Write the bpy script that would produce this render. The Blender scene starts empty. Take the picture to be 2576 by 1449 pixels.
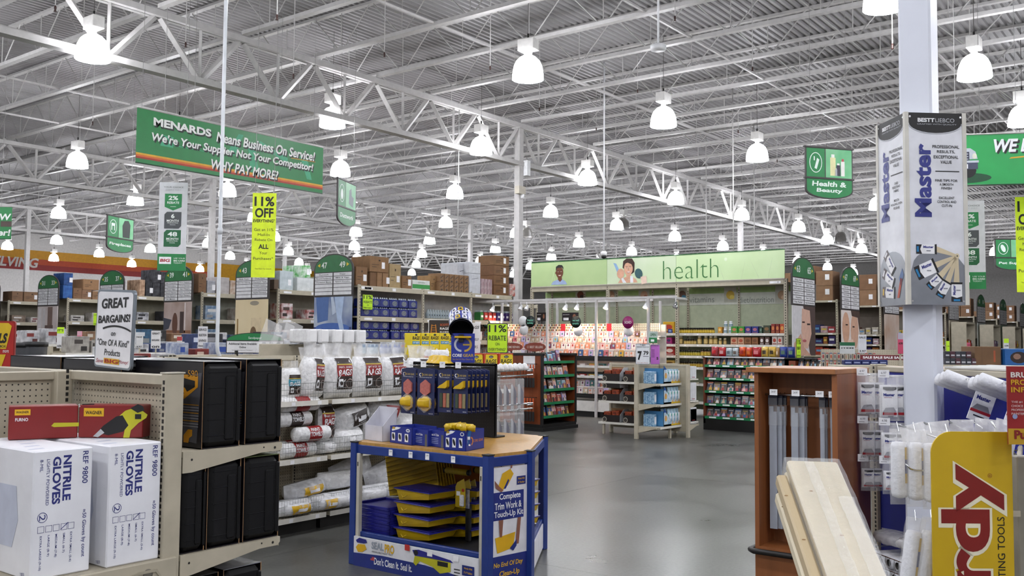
import bpy, bmesh, math, random
from math import sin, cos, pi, radians as R, atan2, hypot, sqrt
from mathutils import Vector, Matrix
random.seed(7)
S = bpy.context.scene
COL = S.collection
# ------------------------------------------------------------------ camera
FPX, PIT, ROLL, YAW, EYE = 2363.96, R(3.253), R(.4608), R(37.469), 1.6
sY, cY = sin(YAW), cos(YAW)
_r0 = Vector((sY, -cY, 0)); _f0 = Vector((cY, sY, 0)); _u = Vector((0, 0, 1))
_fw = _f0*cos(PIT) + _u*sin(PIT); _up = _u*cos(PIT) - _f0*sin(PIT)
_cx = _r0*cos(ROLL) + _up*sin(ROLL); _cy = _up*cos(ROLL) - _r0*sin(ROLL)
cam = bpy.data.cameras.new('camera'); co = bpy.data.objects.new('camera', cam); COL.objects.link(co)
cam.sensor_width = 36; cam.lens = FPX/2576*36; cam.clip_end = 300; cam.clip_start = .05
mw = Matrix((_cx, _cy, -_fw)).transposed().to_4x4(); mw.translation = (0, 0, EYE); co.matrix_world = mw
S.camera = co
# world: dim neutral light for the part of the hall behind the camera
w = bpy.data.worlds.new('world'); S.world = w; w.use_nodes = True
w.node_tree.nodes['Background'].inputs[0].default_value = (.95, .96, 1, 1)
w.node_tree.nodes['Background'].inputs[1].default_value = .35
S.view_settings.view_transform = 'Standard'; S.view_settings.look = 'None'
S.view_settings.gamma = 1; S.view_settings.use_curve_mapping = False
S.view_settings.exposure = 0.65
LAMP_E = 30.0
# pixel of the 2576x1449 photograph + a real distance / height / plane -> point in the hall
def ray(px, py): return _fw + _cx*((px-1288)/FPX) - _cy*((py-724.5)/FPX)
def atd(px, py, d):
    v = ray(px, py); return v*(d/(v.x*cY+v.y*sY)) + Vector((0, 0, EYE))
def atz(px, py, z):
    v = ray(px, py); return v*((z-EYE)/v.z) + Vector((0, 0, EYE))
def atx(px, py, x):
    v = ray(px, py); return v*(x/v.x) + Vector((0, 0, EYE))
def aty(px, py, y):
    v = ray(px, py); return v*(y/v.y) + Vector((0, 0, EYE))
def pix(p):
    q = Vector(p)-Vector((0, 0, EYE)); d = q.dot(_fw); return 1288+FPX*q.dot(_cx)/d, 724.5-FPX*q.dot(_cy)/d, d
# ------------------------------------------------------------------ materials
_M = {}
def lin(h):
    c = [int(h[i:i+2], 16)/255 for i in (0, 2, 4)]
    return [x/12.92 if x <= .04045 else ((x+.055)/1.055)**2.4 for x in c] + [1]
def mat(h, r=.55, m=0, var=.06, sc=9, bump=0, e=0, kind='', a=1, h2=None, spec=.5):
    k = (h, r, m, var, sc, bump, e, kind, a, h2, spec)
    if k in _M: return _M[k]
    M = bpy.data.materials.new(f'm_{h}_{kind or "plain"}'); M.use_nodes = True; _M[k] = M
    nt = M.node_tree; n = nt.nodes; L = nt.links; b = n['Principled BSDF']
    b.inputs['Roughness'].default_value = r; b.inputs['Metallic'].default_value = m
    b.inputs['Specular IOR Level'].default_value = spec
    c = lin(h)
    if e:
        b.inputs['Base Color'].default_value = c
        b.inputs['Emission Color'].default_value = c; b.inputs['Emission Strength'].default_value = e
        return M
    tc = n.new('ShaderNodeTexCoord'); no = n.new('ShaderNodeTexNoise')
    no.inputs['Scale'].default_value = sc; no.inputs['Detail'].default_value = 3
    mp = n.new('ShaderNodeMapping'); L.new(tc.outputs['Object'], mp.inputs['Vector']); L.new(mp.outputs[0], no.inputs['Vector'])
    cr = n.new('ShaderNodeValToRGB'); d = lin(h2) if h2 else [x*(1-2*var) for x in c[:3]]+[1]
    u = c if h2 else [min(1, x*(1+var)) for x in c[:3]]+[1]
    cr.color_ramp.elements[0].position = .3; cr.color_ramp.elements[1].position = .7
    cr.color_ramp.elements[0].color = d; cr.color_ramp.elements[1].color = u
    L.new(no.outputs['Fac'], cr.inputs[0]); out = cr.outputs[0]
    if kind == 'wood':
        mp.inputs['Scale'].default_value = (1, 1, .06); no.inputs['Scale'].default_value = sc; no.inputs['Distortion'].default_value = 1.2
    if kind == 'peg':      # punched holes 25 mm apart
        sp = n.new('ShaderNodeSeparateXYZ'); L.new(tc.outputs['Object'], sp.inputs[0]); acc = None
        for ax in (0, 2):
            f = n.new('ShaderNodeMath'); f.operation = 'PINGPONG'; f.inputs[1].default_value = .0127
            L.new(sp.outputs[ax], f.inputs[0]); p = n.new('ShaderNodeMath'); p.operation = 'POWER'; p.inputs[1].default_value = 2
            L.new(f.outputs[0], p.inputs[0])
            if acc is None: acc = p
            else:
                s = n.new('ShaderNodeMath'); s.operation = 'ADD'; L.new(acc.outputs[0], s.inputs[0]); L.new(p.outputs[0], s.inputs[1]); acc = s
        lt = n.new('ShaderNodeMath'); lt.operation = 'LESS_THAN'; lt.inputs[1].default_value = .0036**2; L.new(acc.outputs[0], lt.inputs[0])
        mx = n.new('ShaderNodeMixRGB'); L.new(lt.outputs[0], mx.inputs[0]); L.new(out, mx.inputs[1]); mx.inputs[2].default_value = (.02, .018, .015, 1); out = mx.outputs[0]
    L.new(out, b.inputs['Base Color'])
    if bump:
        bp = n.new('ShaderNodeBump'); bp.inputs['Strength'].default_value = bump; bp.inputs['Distance'].default_value = .01
        L.new(no.outputs['Fac'], bp.inputs['Height']); L.new(bp.outputs[0], b.inputs['Normal'])
    if a < 1:      # clear or milky plastic film
        b.inputs['Alpha'].default_value = a
    return M
def film(a=.28, h='ffffff', r=.12): return mat(h, r, a=a, var=.1, sc=30, bump=.6)
# ------------------------------------------------------------------ mesh builder
_glyph = {}
def glyphs(s, bold=0., res=3):
    k = (s, bold, res)
    if k not in _glyph:
        cu = bpy.data.curves.new('t', 'FONT'); cu.body = s; cu.size = 1; cu.offset = bold; cu.resolution_u = res; cu.space_line = .95
        cu.align_x = 'CENTER'
        o = bpy.data.objects.new('t', cu); me = bpy.data.meshes.new_from_object(o)
        V = [(v.co.x, v.co.y) for v in me.vertices]; Fs = [tuple(p.vertices) for p in me.polygons]
        bpy.data.objects.remove(o); bpy.data.meshes.remove(me); bpy.data.curves.remove(cu)
        xs = [v[0] for v in V] or [0, 1]; ys = [v[1] for v in V] or [0, 1]
        x0, y0, dx, dy = min(xs), min(ys), max(xs)-min(xs) or 1, max(ys)-min(ys) or 1
        _glyph[k] = ([((x-x0)/dx-.5, (y-y0)/dy-.5) for x, y in V], Fs, dx/dy)
    return _glyph[k]
def bulge(x0, x1, z0, z1, t, y=0, wob=.004, pw=4, sd=1):
    def f(a, c):
        u = max(-1, min(1, 2*(a-x0)/(x1-x0)-1)); v = max(-1, min(1, 2*(c-z0)/(z1-z0)-1)); e = max(0, (1-abs(u)**pw)*(1-abs(v)**pw))**.5
        return y-t/2*e-wob*e*sin(a*61+sd*2.3)*cos(c*47+sd)
    return f
class G:
    """collects boxes, rods, turned shapes, print ... into ONE mesh"""
    def __init__(s): s.v = []; s.f = []; s.mi = []; s.ms = []; s.sm = []
    def m(s, M):
        if M not in s.ms: s.ms.append(M)
        return s.ms.index(M)
    def add(s, V, Fs, M, smooth=False):
        o = len(s.v); i = s.m(M); s.v += [tuple(v) for v in V]
        for f in Fs: s.f.append(tuple(o+k for k in f)); s.mi.append(i); s.sm.append(smooth)
        return s
    def box(s, x0, x1, y0, y1, z0, z1, M, T=None):
        V = [Vector((x, y, z)) for z in (z0, z1) for y in (y0, y1) for x in (x0, x1)]
        if T: V = [T @ v for v in V]
        return s.add(V, [(0, 2, 3, 1), (4, 5, 7, 6), (0, 1, 5, 4), (2, 6, 7, 3), (0, 4, 6, 2), (1, 3, 7, 5)], M)
    def cbox(s, x0, x1, y0, y1, z0, z1, M, c=.006, T=None):   # box with small chamfers
        b = bmesh.new(); V = [b.verts.new((x, y, z)) for z in (z0, z1) for y in (y0, y1) for x in (x0, x1)]
        for f in [(0, 2, 3, 1), (4, 5, 7, 6), (0, 1, 5, 4), (2, 6, 7, 3), (0, 4, 6, 2), (1, 3, 7, 5)]: b.faces.new([V[i] for i in f])
        bmesh.ops.bevel(b, geom=b.edges[:], offset=c, segments=1, affect='EDGES'); b.verts.index_update()
        W = [T @ v.co if T else v.co.copy() for v in b.verts]; s.add(W, [[v.index for v in f.verts] for f in b.faces], M); b.free(); return s
    def rod(s, p, q, r, M, n=6, cap=True, r2=None):
        p, q = Vector(p), Vector(q); d = (q-p).normalized(); a = d.orthogonal().normalized(); b = d.cross(a); r2 = r if r2 is None else r2
        V = [c+(a*cos(t)+b*sin(t))*k for c, k in ((p, r), (q, r2)) for t in [2*pi*i/n+pi/4 for i in range(n)]]
        F = [(i, (i+1) % n, n+(i+1) % n, n+i) for i in range(n)]
        if cap: F += [tuple(range(n))[::-1], tuple(range(n, 2*n))]
        return s.add(V, F, M, n > 4)
    def bar(s, p, q, wd, M): return s.rod(p, q, wd*.7071, M, 4)
    def tube(s, P, r, M, n=6):
        P = [Vector(p) for p in P]; V = []; F = []; a = None
        for i, p in enumerate(P):
            d = (P[min(i+1, len(P)-1)]-P[max(i-1, 0)]).normalized()
            a = d.orthogonal().normalized() if a is None else (a-d*a.dot(d)).normalized(); b = d.cross(a)
            V += [p+(a*cos(2*pi*k/n)+b*sin(2*pi*k/n))*r for k in range(n)]
        for i in range(len(P)-1): F += [(i*n+k, i*n+(k+1) % n, i*n+n+(k+1) % n, i*n+n+k) for k in range(n)]
        F += [tuple(range(n))[::-1], tuple(range(len(V)-n, len(V)))]
        return s.add(V, F, M, True)
    def lathe(s, prof, M, n=14, c=(0, 0, 0), T=None, capb=True, capt=True):
        V = []; F = []; c = Vector(c)
        for r, z in prof: V += [Vector((r*cos(2*pi*k/n), r*sin(2*pi*k/n), z))+c for k in range(n)]
        if T: V = [T @ v for v in V]
        for i in range(len(prof)-1): F += [(i*n+k, i*n+(k+1) % n, i*n+n+(k+1) % n, i*n+n+k) for k in range(n)]
        if capb: F.append(tuple(range(n))[::-1])
        if capt: F.append(tuple(range(len(V)-n, len(V))))
        return s.add(V, F, M, True)
    def prism(s, P, t0, t1, M, ax='y'):     # polygon in xz (ax y), yz (ax x) or xy (ax z), thickness t0..t1
        f = {'y': lambda a, b, t: (a, t, b), 'x': lambda a, b, t: (t, a, b), 'z': lambda a, b, t: (a, b, t)}[ax]
        n = len(P); V = [f(a, b, t0) for a, b in P]+[f(a, b, t1) for a, b in P]
        return s.add(V, [tuple(range(n)), tuple(range(n, 2*n))[::-1]]+[(i, n+i, n+(i+1) % n, (i+1) % n) for i in range(n)], M)
    def poly(s, P, M, y=0, T=None):         # flat print in the xz plane
        V = [Vector((a, y(a, b) if callable(y) else y, b)) for a, b in P]
        if T: V = [T @ v for v in V]
        return s.add(V, [tuple(range(len(P)))], M)
    def rect(s, x0, x1, z0, z1, M, y=0, T=None): return s.poly([(x0, z0), (x1, z0), (x1, z1), (x0, z1)], M, y, T)
    def ell(s, x, z, a, b, M, y=0, n=20, rot=0, T=None, t0=0, t1=2*pi):
        P = [(a*cos(t0+(t1-t0)*k/n), b*sin(t0+(t1-t0)*k/n)) for k in range(n+(t1-t0 < 6.28))]
        return s.poly([(x+p*cos(rot)-q*sin(rot), z+p*sin(rot)+q*cos(rot)) for p, q in P], M, y, T)
    def ring(s, x, z, a, b, t, M, y=0, n=24, t0=0, t1=2*pi, T=None):
        V = []; F = []
        for k in range(n+1):
            u = t0+(t1-t0)*k/n
            for q in (0, t):
                X, Z = x+(a-q)*cos(u), z+(b-q)*sin(u); V.append(Vector((X, y(X, Z) if callable(y) else y, Z)))
        if T: V = [T @ v for v in V]
        return s.add(V, [(2*k, 2*k+1, 2*k+3, 2*k+2) for k in range(n)], M)
    def text(s, t, x, z, M, h=None, w=None, y=0, bold=0., shear=0., rot=0., al='C', T=None, res=3):
        V, F, asp = glyphs(t, bold, res)
        if h is None: h = w/asp
        if w is None: w = h*asp
        off = {'C': 0, 'L': w/2, 'R': -w/2}[al]; W = []; cr, sr = cos(rot), sin(rot)
        for a, b in V:
            p = a*w+off+b*h*shear; q = b*h; X, Z = x+p*cr-q*sr, z+p*sr+q*cr; W.append(Vector((X, y(X, Z) if callable(y) else y, Z)))
        if T: W = [T @ v for v in W]
        return s.add(W, F, M)
    def patch(s, x0, x1, z0, z1, f, M, nx=6, nz=6, T=None, smooth=True):   # sheet y = f(x, z)
        V = [Vector((x0+(x1-x0)*i/nx, f(x0+(x1-x0)*i/nx, z0+(z1-z0)*j/nz), z0+(z1-z0)*j/nz)) for j in range(nz+1) for i in range(nx+1)]
        if T: V = [T @ v for v in V]
        return s.add(V, [(j*(nx+1)+i, j*(nx+1)+i+1, (j+1)*(nx+1)+i+1, (j+1)*(nx+1)+i) for j in range(nz) for i in range(nx)], M, smooth)
    def pillow(s, x0, x1, z0, z1, t, M, y=0, nx=7, nz=8, wob=.004, T=None, pw=4, sd=1):
        f = bulge(x0, x1, z0, z1, t, y, wob, pw, sd); b = lambda a, c: 2*y-f(a, c)
        s.patch(x0, x1, z0, z1, f, M, nx, nz, T); s.patch(x1, x0, z0, z1, b, M, nx, nz, T); return f
    def mesh(s, name):
        me = bpy.data.meshes.new(name); me.from_pydata(s.v, [], s.f)
        for M in s.ms: me.materials.append(M)
        me.polygons.foreach_set('material_index', s.mi); me.polygons.foreach_set('use_smooth', s.sm); me.update(); return me
    def obj(s, name, parent=None, label=None, cat=None, group=None, loc=None, rz=0, kind=None):
        return mk(name, s.mesh(name), parent, label, cat, group, loc, rz, kind)
def mk(name, me, parent=None, label=None, cat=None, group=None, loc=None, rz=0, kind=None):
    o = bpy.data.objects.new(name, me); COL.objects.link(o); o.parent = parent
    if loc is not None: o.location = loc
    o.rotation_euler = (0, 0, rz)
    if label: o['label'] = label
    if cat: o['category'] = cat
    if group: o['group'] = group
    if kind: o['kind'] = kind
    return o
def thing(name, label, cat, loc=(0, 0, 0), rz=0, group=None, kind=None): return mk(name, None, None, label, cat, group, loc, rz, kind)
def dup(root, loc=None, rz=None, label=None, group=None):
    r = root.copy(); COL.objects.link(r)
    if loc is not None: r.location = loc
    if rz is not None: r.rotation_euler = (0, 0, rz)
    if label: r['label'] = label
    if group: r['group'] = group
    for ch in root.children:
        c = ch.copy(); COL.objects.link(c); c.parent = r
        for g in ch.children:
            d = g.copy(); COL.objects.link(d); d.parent = c
    return r
def rzT(x, y, z, a=0, tilt=0, rx=0): return Matrix.Translation((x, y, z)) @ Matrix.Rotation(a, 4, 'Z') @ Matrix.Rotation(rx, 4, 'X') @ Matrix.Rotation(tilt, 4, 'Y')
FX, FY, FC = -pi/2, 0.0, YAW-pi/2     # facing -X, facing -Y, facing the camera
ORD = 'first second third fourth fifth sixth seventh eighth ninth tenth eleventh twelfth thirteenth fourteenth fifteenth sixteenth seventeenth eighteenth nineteenth twentieth'.split()
ORD += ['twenty-'+o for o in ORD[:9]] + ['thirtieth'] + ['thirty-'+o for o in ORD[:9]] + ['fortieth'] + ['forty-'+o for o in ORD[:9]]
def shade(h, k): return ''.join('%02x' % max(0, min(255, int(int(h[i:i+2], 16)*k))) for i in (0, 2, 4))
# recurring materials
BEIGE = mat('b3ab97', .5); BEIGED = mat('a49c88', .55); PEG = mat('b3aa96', .6, kind='peg'); DARK = mat('15130f', .6)
WHITE = mat('e9eaec', .5); SHELFW = mat('d6d3c9', .45); INK = mat('0c0c0e', .5); GREEN = mat('16793f', .45); GREEND = mat('0d5a32', .5)
FRAME = mat('35302f', .5); YEL = mat('d9f01c', .5); CARD = mat('93714d', .8, var=.08, sc=14); CARDD = mat('7a5a3a', .8); CARDL = mat('a88a62', .8)
CHROME = mat('c8cacc', .22, 1); WIRE = mat('8e9290', .35, .8); PAPER = mat('eeeef0', .7); BLUE = mat('182f8c', .4); NAVY = mat('1a2558', .45)
STEELW = mat('c9c6c3', .5)
# ------------------------------------------------------------------ floor, walls, roof
def concrete():
    M = bpy.data.materials.new('polished_concrete'); M.use_nodes = True; nt = M.node_tree; n = nt.nodes; L = nt.links; b = n['Principled BSDF']
    tc = n.new('ShaderNodeTexCoord'); a = n.new('ShaderNodeTexNoise'); a.inputs['Scale'].default_value = .9; a.inputs['Detail'].default_value = 6; a.inputs['Roughness'].default_value = .65
    f = n.new('ShaderNodeTexNoise'); f.inputs['Scale'].default_value = 38; f.inputs['Detail'].default_value = 4
    L.new(tc.outputs['Object'], a.inputs['Vector']); L.new(tc.outputs['Object'], f.inputs['Vector'])
    mx = n.new('ShaderNodeMath'); mx.operation = 'MULTIPLY_ADD'; mx.inputs[1].default_value = .35; L.new(f.outputs['Fac'], mx.inputs[0]); L.new(a.outputs['Fac'], mx.inputs[2])
    cr = n.new('ShaderNodeValToRGB'); e = cr.color_ramp.elements
    e[0].position = .5; e[0].color = lin('3f3f3d'); e[1].position = .82; e[1].color = lin('62625e')
    L.new(mx.outputs[0], cr.inputs[0]); L.new(cr.outputs[0], b.inputs['Base Color'])
    rr = n.new('ShaderNodeMapRange'); rr.inputs[3].default_value = .2; rr.inputs[4].default_value = .42; L.new(a.outputs['Fac'], rr.inputs[0]); L.new(rr.outputs[0], b.inputs['Roughness'])
    b.inputs['Specular IOR Level'].default_value = .35
    bp = n.new('ShaderNodeBump'); bp.inputs['Strength'].default_value = .05; bp.inputs['Distance'].default_value = .01; L.new(f.outputs['Fac'], bp.inputs['Height']); L.new(bp.outputs[0], b.inputs['Normal'])
    return M
CONC = concrete()
fl = thing('floor', 'grey polished concrete floor slabs with thin sawn joints', None, kind='structure'); del fl['label']
JX = [-12, -3, 1, 5.6, 10.2, 14.8, 19.4, 33, 70]; JY = [-18, -8, -2, 1.1, 5.7, 10.3, 20, 40, 60]
for i in range(8):
    for j in range(8):
        G().box(JX[i]+.0012, JX[i+1]-.0012, JY[j]+.0012, JY[j+1]-.0012, -.2, 0, CONC).obj('slab', fl)
G().box(-12, 70, -18, 60, -.25, -.012, mat('3c3b38', .8)).obj('joint_filler', fl)
# ---- far walls
WALLM = mat('d9d6d3', .8); GREYW = mat('8d8a88', .8)
wl = thing('wall_left', None, None, kind='structure')
G().box(-12, 70, 60, 60.3, 0, 8.3, WALLM).obj('wall_face', wl)
def stripe(x0, x1, z0, z1, h): G().box(x0, x1, 59.96, 60, z0, z1, mat(h, .6)).obj('painted_stripe', wl)
stripe(24, 56, 6.55, 7.1, 'c98f12'); stripe(24, 56, 6.2, 6.55, 'b5441a'); stripe(24, 56, 5.85, 6.2, '8c1f1c')
G().text('SHELVING', 27.0, 6.3, mat('cfcac4', .6), h=.62, y=59.94, bold=.03, shear=.2).obj('lettering', wl)
G().prism([(41, 7.2), (53, 7.2), (53, 4.3), (44.5, 4.3), (42.5, 5.2)], 59.6, 59.94, mat('c9951b', .6)).obj('yellow_sign_board', wl)
G().box(46.2, 48, 59.5, 59.58, 5.2, 5.5, WHITE).box(46.9, 47.3, 59.5, 59.58, 4.4, 5.2, WHITE).obj('letter', wl)
wf = thing('wall_back', None, None, kind='structure'); G().box(70, 70.3, -18, 60, 0, 8.3, GREYW).obj('wall_face', wf)
wr = thing('wall_right', None, None, kind='structure'); G().box(-12, 70, -18.3, -18, 0, 8.3, WALLM).obj('wall_face', wr)
# ---- roof: corrugated deck on open web joists on joist girders
DECK = mat('918f8f', .5, .0, var=.08, sc=.8); STEEL = mat('b6b4b2', .5, var=.05)
ce = thing('ceiling', None, None, kind='structure')
g = G(); V = []; x0, x1 = -12, 70; y = -18.0; P = []
while y < 60: P += [(y, 8.19), (y+.052, 8.19), (y+.075, 8.15), (y+.127, 8.15)]; y += .15
V = [(x, a, b) for x in (x0, x1) for a, b in P]; n = len(P)
g.add(V, [(i, i+1, n+i+1, n+i) for i in range(n-1)], DECK); g.box(x0, x1, -18, 60, 8.21, 8.3, DECK); g.obj('roof_deck', ce)
GY = [-12.05, 1.35, 14.75, 28.15, 41.55, 54.95]; JS = 1.75; X0 = 19.5
ZB, ZT = 7.36, 8.1
tc = G().box(-.055, .055, 0, 13.4, 8.1, 8.15, STEEL).mesh('top_chord')
bc = G().box(-.06, .06, .1, 13.3, 7.33, 7.40, STEEL).mesh('bottom_chord')
g = G(); npan = 8; L_ = 13.4/npan
for k in range(npan):
    a = k*L_; bm = a+L_/2
    g.rod((0, a+.06, ZT), (0, bm-.06, ZB), .014, STEEL, 4, False); g.rod((0, bm+.06, ZB), (0, a+L_-.06, ZT), .014, STEEL, 4, False); g.rod((0, bm, ZB), (0, bm, ZT), .011, STEEL, 4, False)
web = g.mesh('web_rods')
for j in range(len(GY)-1):
    for k in range(-9, 28):
        x = X0+k*JS
        if j == 0 and k > 18: continue
        jo = mk('roof_joist', tc, ce, loc=(x, GY[j], 0)); mk('bottom_chord', bc, jo); mk('web_rods', web, jo)
# bridging angles between the joists, running with the girders
for yy in [4.5, 8.0, 11.4, 18, 21.5, 25, 31.5, 35, 38.3]:
    G().box(3.7, 66, yy-.02, yy+.02, 7.36, 7.40, STEEL).obj('bridging_angle', ce)
# girders: top and bottom chords, diagonals and posts as single members
dg = {s: G().bar((-s*.82, 0, 7.20), (-s*.05, 0, 6.32), .085, STEEL).mesh('girder_diagonal') for s in (-1, 1)}
ps = G().bar((0, 0, 6.3), (0, 0, 7.2), .05, STEEL).mesh('girder_post')
for j, gy in enumerate(GY[1:5]):
    g = G().box(-12, 66, gy-.11, gy-.015, 7.2, 7.31, STEEL).box(-12, 66, gy+.015, gy+.11, 7.2, 7.31, STEEL)
    gi = g.obj('roof_girder', ce); G().box(-12, 66, gy-.10, gy+.10, 6.2, 6.31, STEEL).obj('bottom_chord', gi)
    for k in range(-7, 26):
        x = X0+(k+.5)*JS
        if x > 64: continue
        mk('girder_post', ps, gi, loc=(x, gy, 0))
        for s in (-1, 1): mk('girder_diagonal', dg[s], gi, loc=(x, gy, 0))
# columns
for cx, cy, lab in [(19.5, 14.75, 'white square steel column standing at the middle of the hall'), (19.5, 28.15, 'white square steel column seen behind the long green banner'),
                    (19.5, 41.55, 'white steel column at far left in front of the striped wall'), (33.5, 28.15, 'thin white column behind the carton stacks on the water rack'),
                    (33.5, 14.75, 'white column rising behind the right part of the light green banner'), (33.5, 41.55, 'distant white column between the yellow banner and the fan boxes'),
                    (33.5, 1.35, 'white column far right behind the aisle 69 sign')]:
    c = thing('column', lab, None, (cx, cy, 0), kind='structure')
    G().box(-.084, .084, -.084, .084, 0, 7.2, STEEL).obj('shaft', c); G().box(-.14, .14, -.14, .14, 7.18, 7.2, STEEL).box(-.16, .16, -.16, .16, 0, .02, STEEL).obj('plate', c)
    if cx == 19.5 and cy < 20:
        G().box(.1, .24, -.2, -.02, 5.95, 6.35, WHITE).obj('junction_box', c)
        G().box(-.3, -.02, -.24, -.1, 5.42, 5.62, mat('b9b3a4', .5)).lathe([(.05, 0), (.05, .1)], WHITE, 10, (-.1, -.2, 5.32)).obj('emergency_light', c)
# ------------------------------------------------------------------ high bay lamps
GLOW = mat('f8f9ff', .3, e=LAMP_E); LENS = mat('f8f9ff', .3, e=LAMP_E*2.4); BALL = mat('dcdad6', .45)
bell = G().lathe([(.272, 0), (.272, .015), (.268, .08), (.258, .16), (.238, .24), (.2, .32), (.14, .38), (.065, .42)], GLOW, 18, capb=False, capt=False).mesh('acrylic_bell')
lens = G().lathe([(.26, .008), (.18, -.012), (.06, -.022)], LENS, 18).mesh('lens')
nk = G().rod((0, 0, .41), (0, 0, .5), .05, BALL, 8).rod((.07, 0, .4), (.07, 0, .52), .01, BALL, 4).rod((-.07, 0, .4), (-.07, 0, .52), .01, BALL, 4).mesh('neck')
bal = G().cbox(-.16, .16, -.1, .1, .5, .7, BALL, .008).mesh('ballast_box')
cab = G().rod((0, 0, .7), (0, 0, .8), .018, DARK, 6).rod((0, 0, .8), (0, 0, 2.08), .006, mat('5a5654', .6), 4).mesh('hanging_cable')
OFFB = mat('6d6a66', .25, a=.75)
bello = G().lathe([(.272, 0), (.268, .08), (.258, .16), (.238, .24), (.2, .32), (.14, .38), (.065, .42)], OFFB, 18, capb=False, capt=False).mesh('acrylic_bell')
def lamp(x, y, lab, grp=None, off=False):
    t = thing('high_bay_lamp', lab, 'lamp', (x, y, 6.1), random.choice((0, .1, pi/2, pi/2+.12)), grp)
    if off: mk('acrylic_bell', bello, t)
    else: mk('acrylic_bell', bell, t); mk('lens', lens, t)
    mk('neck', nk, t); mk('ballast_box', bal, t); mk('hanging_cable', cab, t)
    return t
BIG = [(233, 150, 'big lit bell lamp at upper left, against the near girder'), (836, 319, 'lit bell lamp just right of the long green banner'), (1328, 200, 'big lit bell lamp at top centre of the ceiling'),
       (1210, 387, 'lit bell lamp left of the middle column, before the girder'), (1669, 318, 'lit bell lamp above and right of the middle column'), (2452, 197, 'big lit bell lamp right of the near pillar'),
       (1478, 464, 'lit bell lamp first to the right of the middle column'), (1905, 404, 'lit bell lamp left of the health and beauty sign'), (1385, 545, 'lit bell lamp low beside the middle column, over the man portrait'),
       (1144, 498, 'lit bell lamp beside the thin hanging power cord'), (856, 442, 'lit bell lamp under the right end of the long green banner'), (194, 421, 'lit bell lamp left of the long green banner'),
       (572, 493, 'lit bell lamp directly under the long green banner'), (340, 515, 'lit bell lamp left of the tall white rebate banner'), (1700, 513, 'lit bell lamp above the health lettering'),
       (2224, 22, 'lit bell lamp cut by the top edge beside the near pillar'), (1121, 571, 'lit bell lamp below the one by the power cord'), (1866, 552, 'lit bell lamp in front of the column behind the green banner'),
       (2009, 582, 'lit bell lamp below the health and beauty sign'), (147, 548, 'lit bell lamp at left, first above the fireplaces sign'), (895, 593, 'lit bell lamp right below the ductwork sign'),
       (2572, 315, 'lit bell lamp cut by the right edge above the truck banner')]
done = []
for px, py, lab in BIG:
    p = atz(px, py, 6.1); lamp(p.x, p.y, lab); done.append((p.x, p.y))
LX = [17.4+4.92*k for k in range(-6, 10)]; LY = [14.35+5.05*k for k in range(-6, 9)]
offs = {(27.24, 19.4), (51.84, 14.35)}
for j, yy in enumerate(LY):
    rown = 0
    for i, xx in enumerate(LX):
        if any(hypot(xx-a, yy-b) < 2.2 for a, b in done): rown += 1; continue
        inv = False
        if xx*cY+yy*sY > 2:
            q = pix((xx, yy, 6.1)); inv = -40 < q[0] < 2616 and -20 < q[1] < 700
        if inv:
            rown += 1
            lamp(xx, yy, f'small lit bell lamp, {ORD[rown-1]} from front in {ORD[j]} row from the right')
        elif abs(xx-8) < 20 and abs(yy-5) < 20:
            lamp(xx, yy, f'lit bell lamp outside the view, {ORD[i]} from front in {ORD[j]} row from the right', 'lamps outside the view')
for px, py, lab in [(1569, 573, 'unlit grey bell lamp above the woman with the hair dryer'), (2115, 607, 'unlit grey bell lamp between the aisle 65 sign and the pillar'), (1325, 596, 'unlit bell lamp half hidden behind the middle column'), (268, 683, 'unlit grey bell lamp above the aisle 35 sign')]:
    p = atz(px, py, 6.1); lamp(p.x, p.y, lab, off=True)
# ------------------------------------------------------------------ left foreground gondola with glove cartons and tool cases
def slots(g, x, y0, z0, z1, ax='x', w=.006, pitch=.0254, M=None):
    z = z0
    while z < z1:
        if ax == 'x': g.box(x-w, x+w, y0-.0015, y0+.001, z, z+.016, M or DARK)
        else: g.box(x-.0015, x+.001, y0-w, y0+w, z, z+.016, M or DARK)
        z += pitch
def bracket(g, L, h0, h1, th=.003, M=None, T=None, flip=1):
    # knife bracket in the xz plane: from x=0 (post) to x=L, top edge at z=0
    P = [(0, 0), (flip*L, 0), (flip*L, -h1*.6), (flip*L*.97, -h1), (flip*L*.78, -h1), (flip*.04, -h0), (0, -h0)]
    if flip < 0: P = P[::-1]
    n = len(P); V = [Vector((a, s, b)) for s in (-th, th) for a, b in P]
    if T: V = [T @ v for v in V]
    g.add(V, [tuple(range(n)), tuple(range(n, 2*n))[::-1]]+[(i, n+i, n+(i+1) % n, (i+1) % n) for i in range(n)], M or BEIGE)
    for a, b, r in ((L*.92, -h1*.55, .006), (L*.8, -h1*.4, .004), (L*.08, -h0*.4, .005)):
        W = [Vector((flip*a+r*cos(2*pi*k/8), -th-.001, b+r*sin(2*pi*k/8))) for k in range(8)]
        g.add([T @ v for v in W] if T else W, [tuple(range(8))], DARK)
YE = 3.33; PX = 2.12
t = thing('gondola_shelving', 'beige pegboard gondola at lower left carrying glove cartons and black tool cases', 'shelving', (PX, YE, 0))
g = G().cbox(0, .078, 0, .04, 0, 1.462, BEIGE, .004).box(-.002, .08, -.003, .045, 1.462, 1.467, mat('c9c3b2', .4))
slots(g, .0, .02, .2, 1.44, 'y'); g.obj('end_upright', t)
G().box(.075, .08, .04, 1.9, .1, 1.44, BEIGED).obj('back_panel', t)
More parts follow.
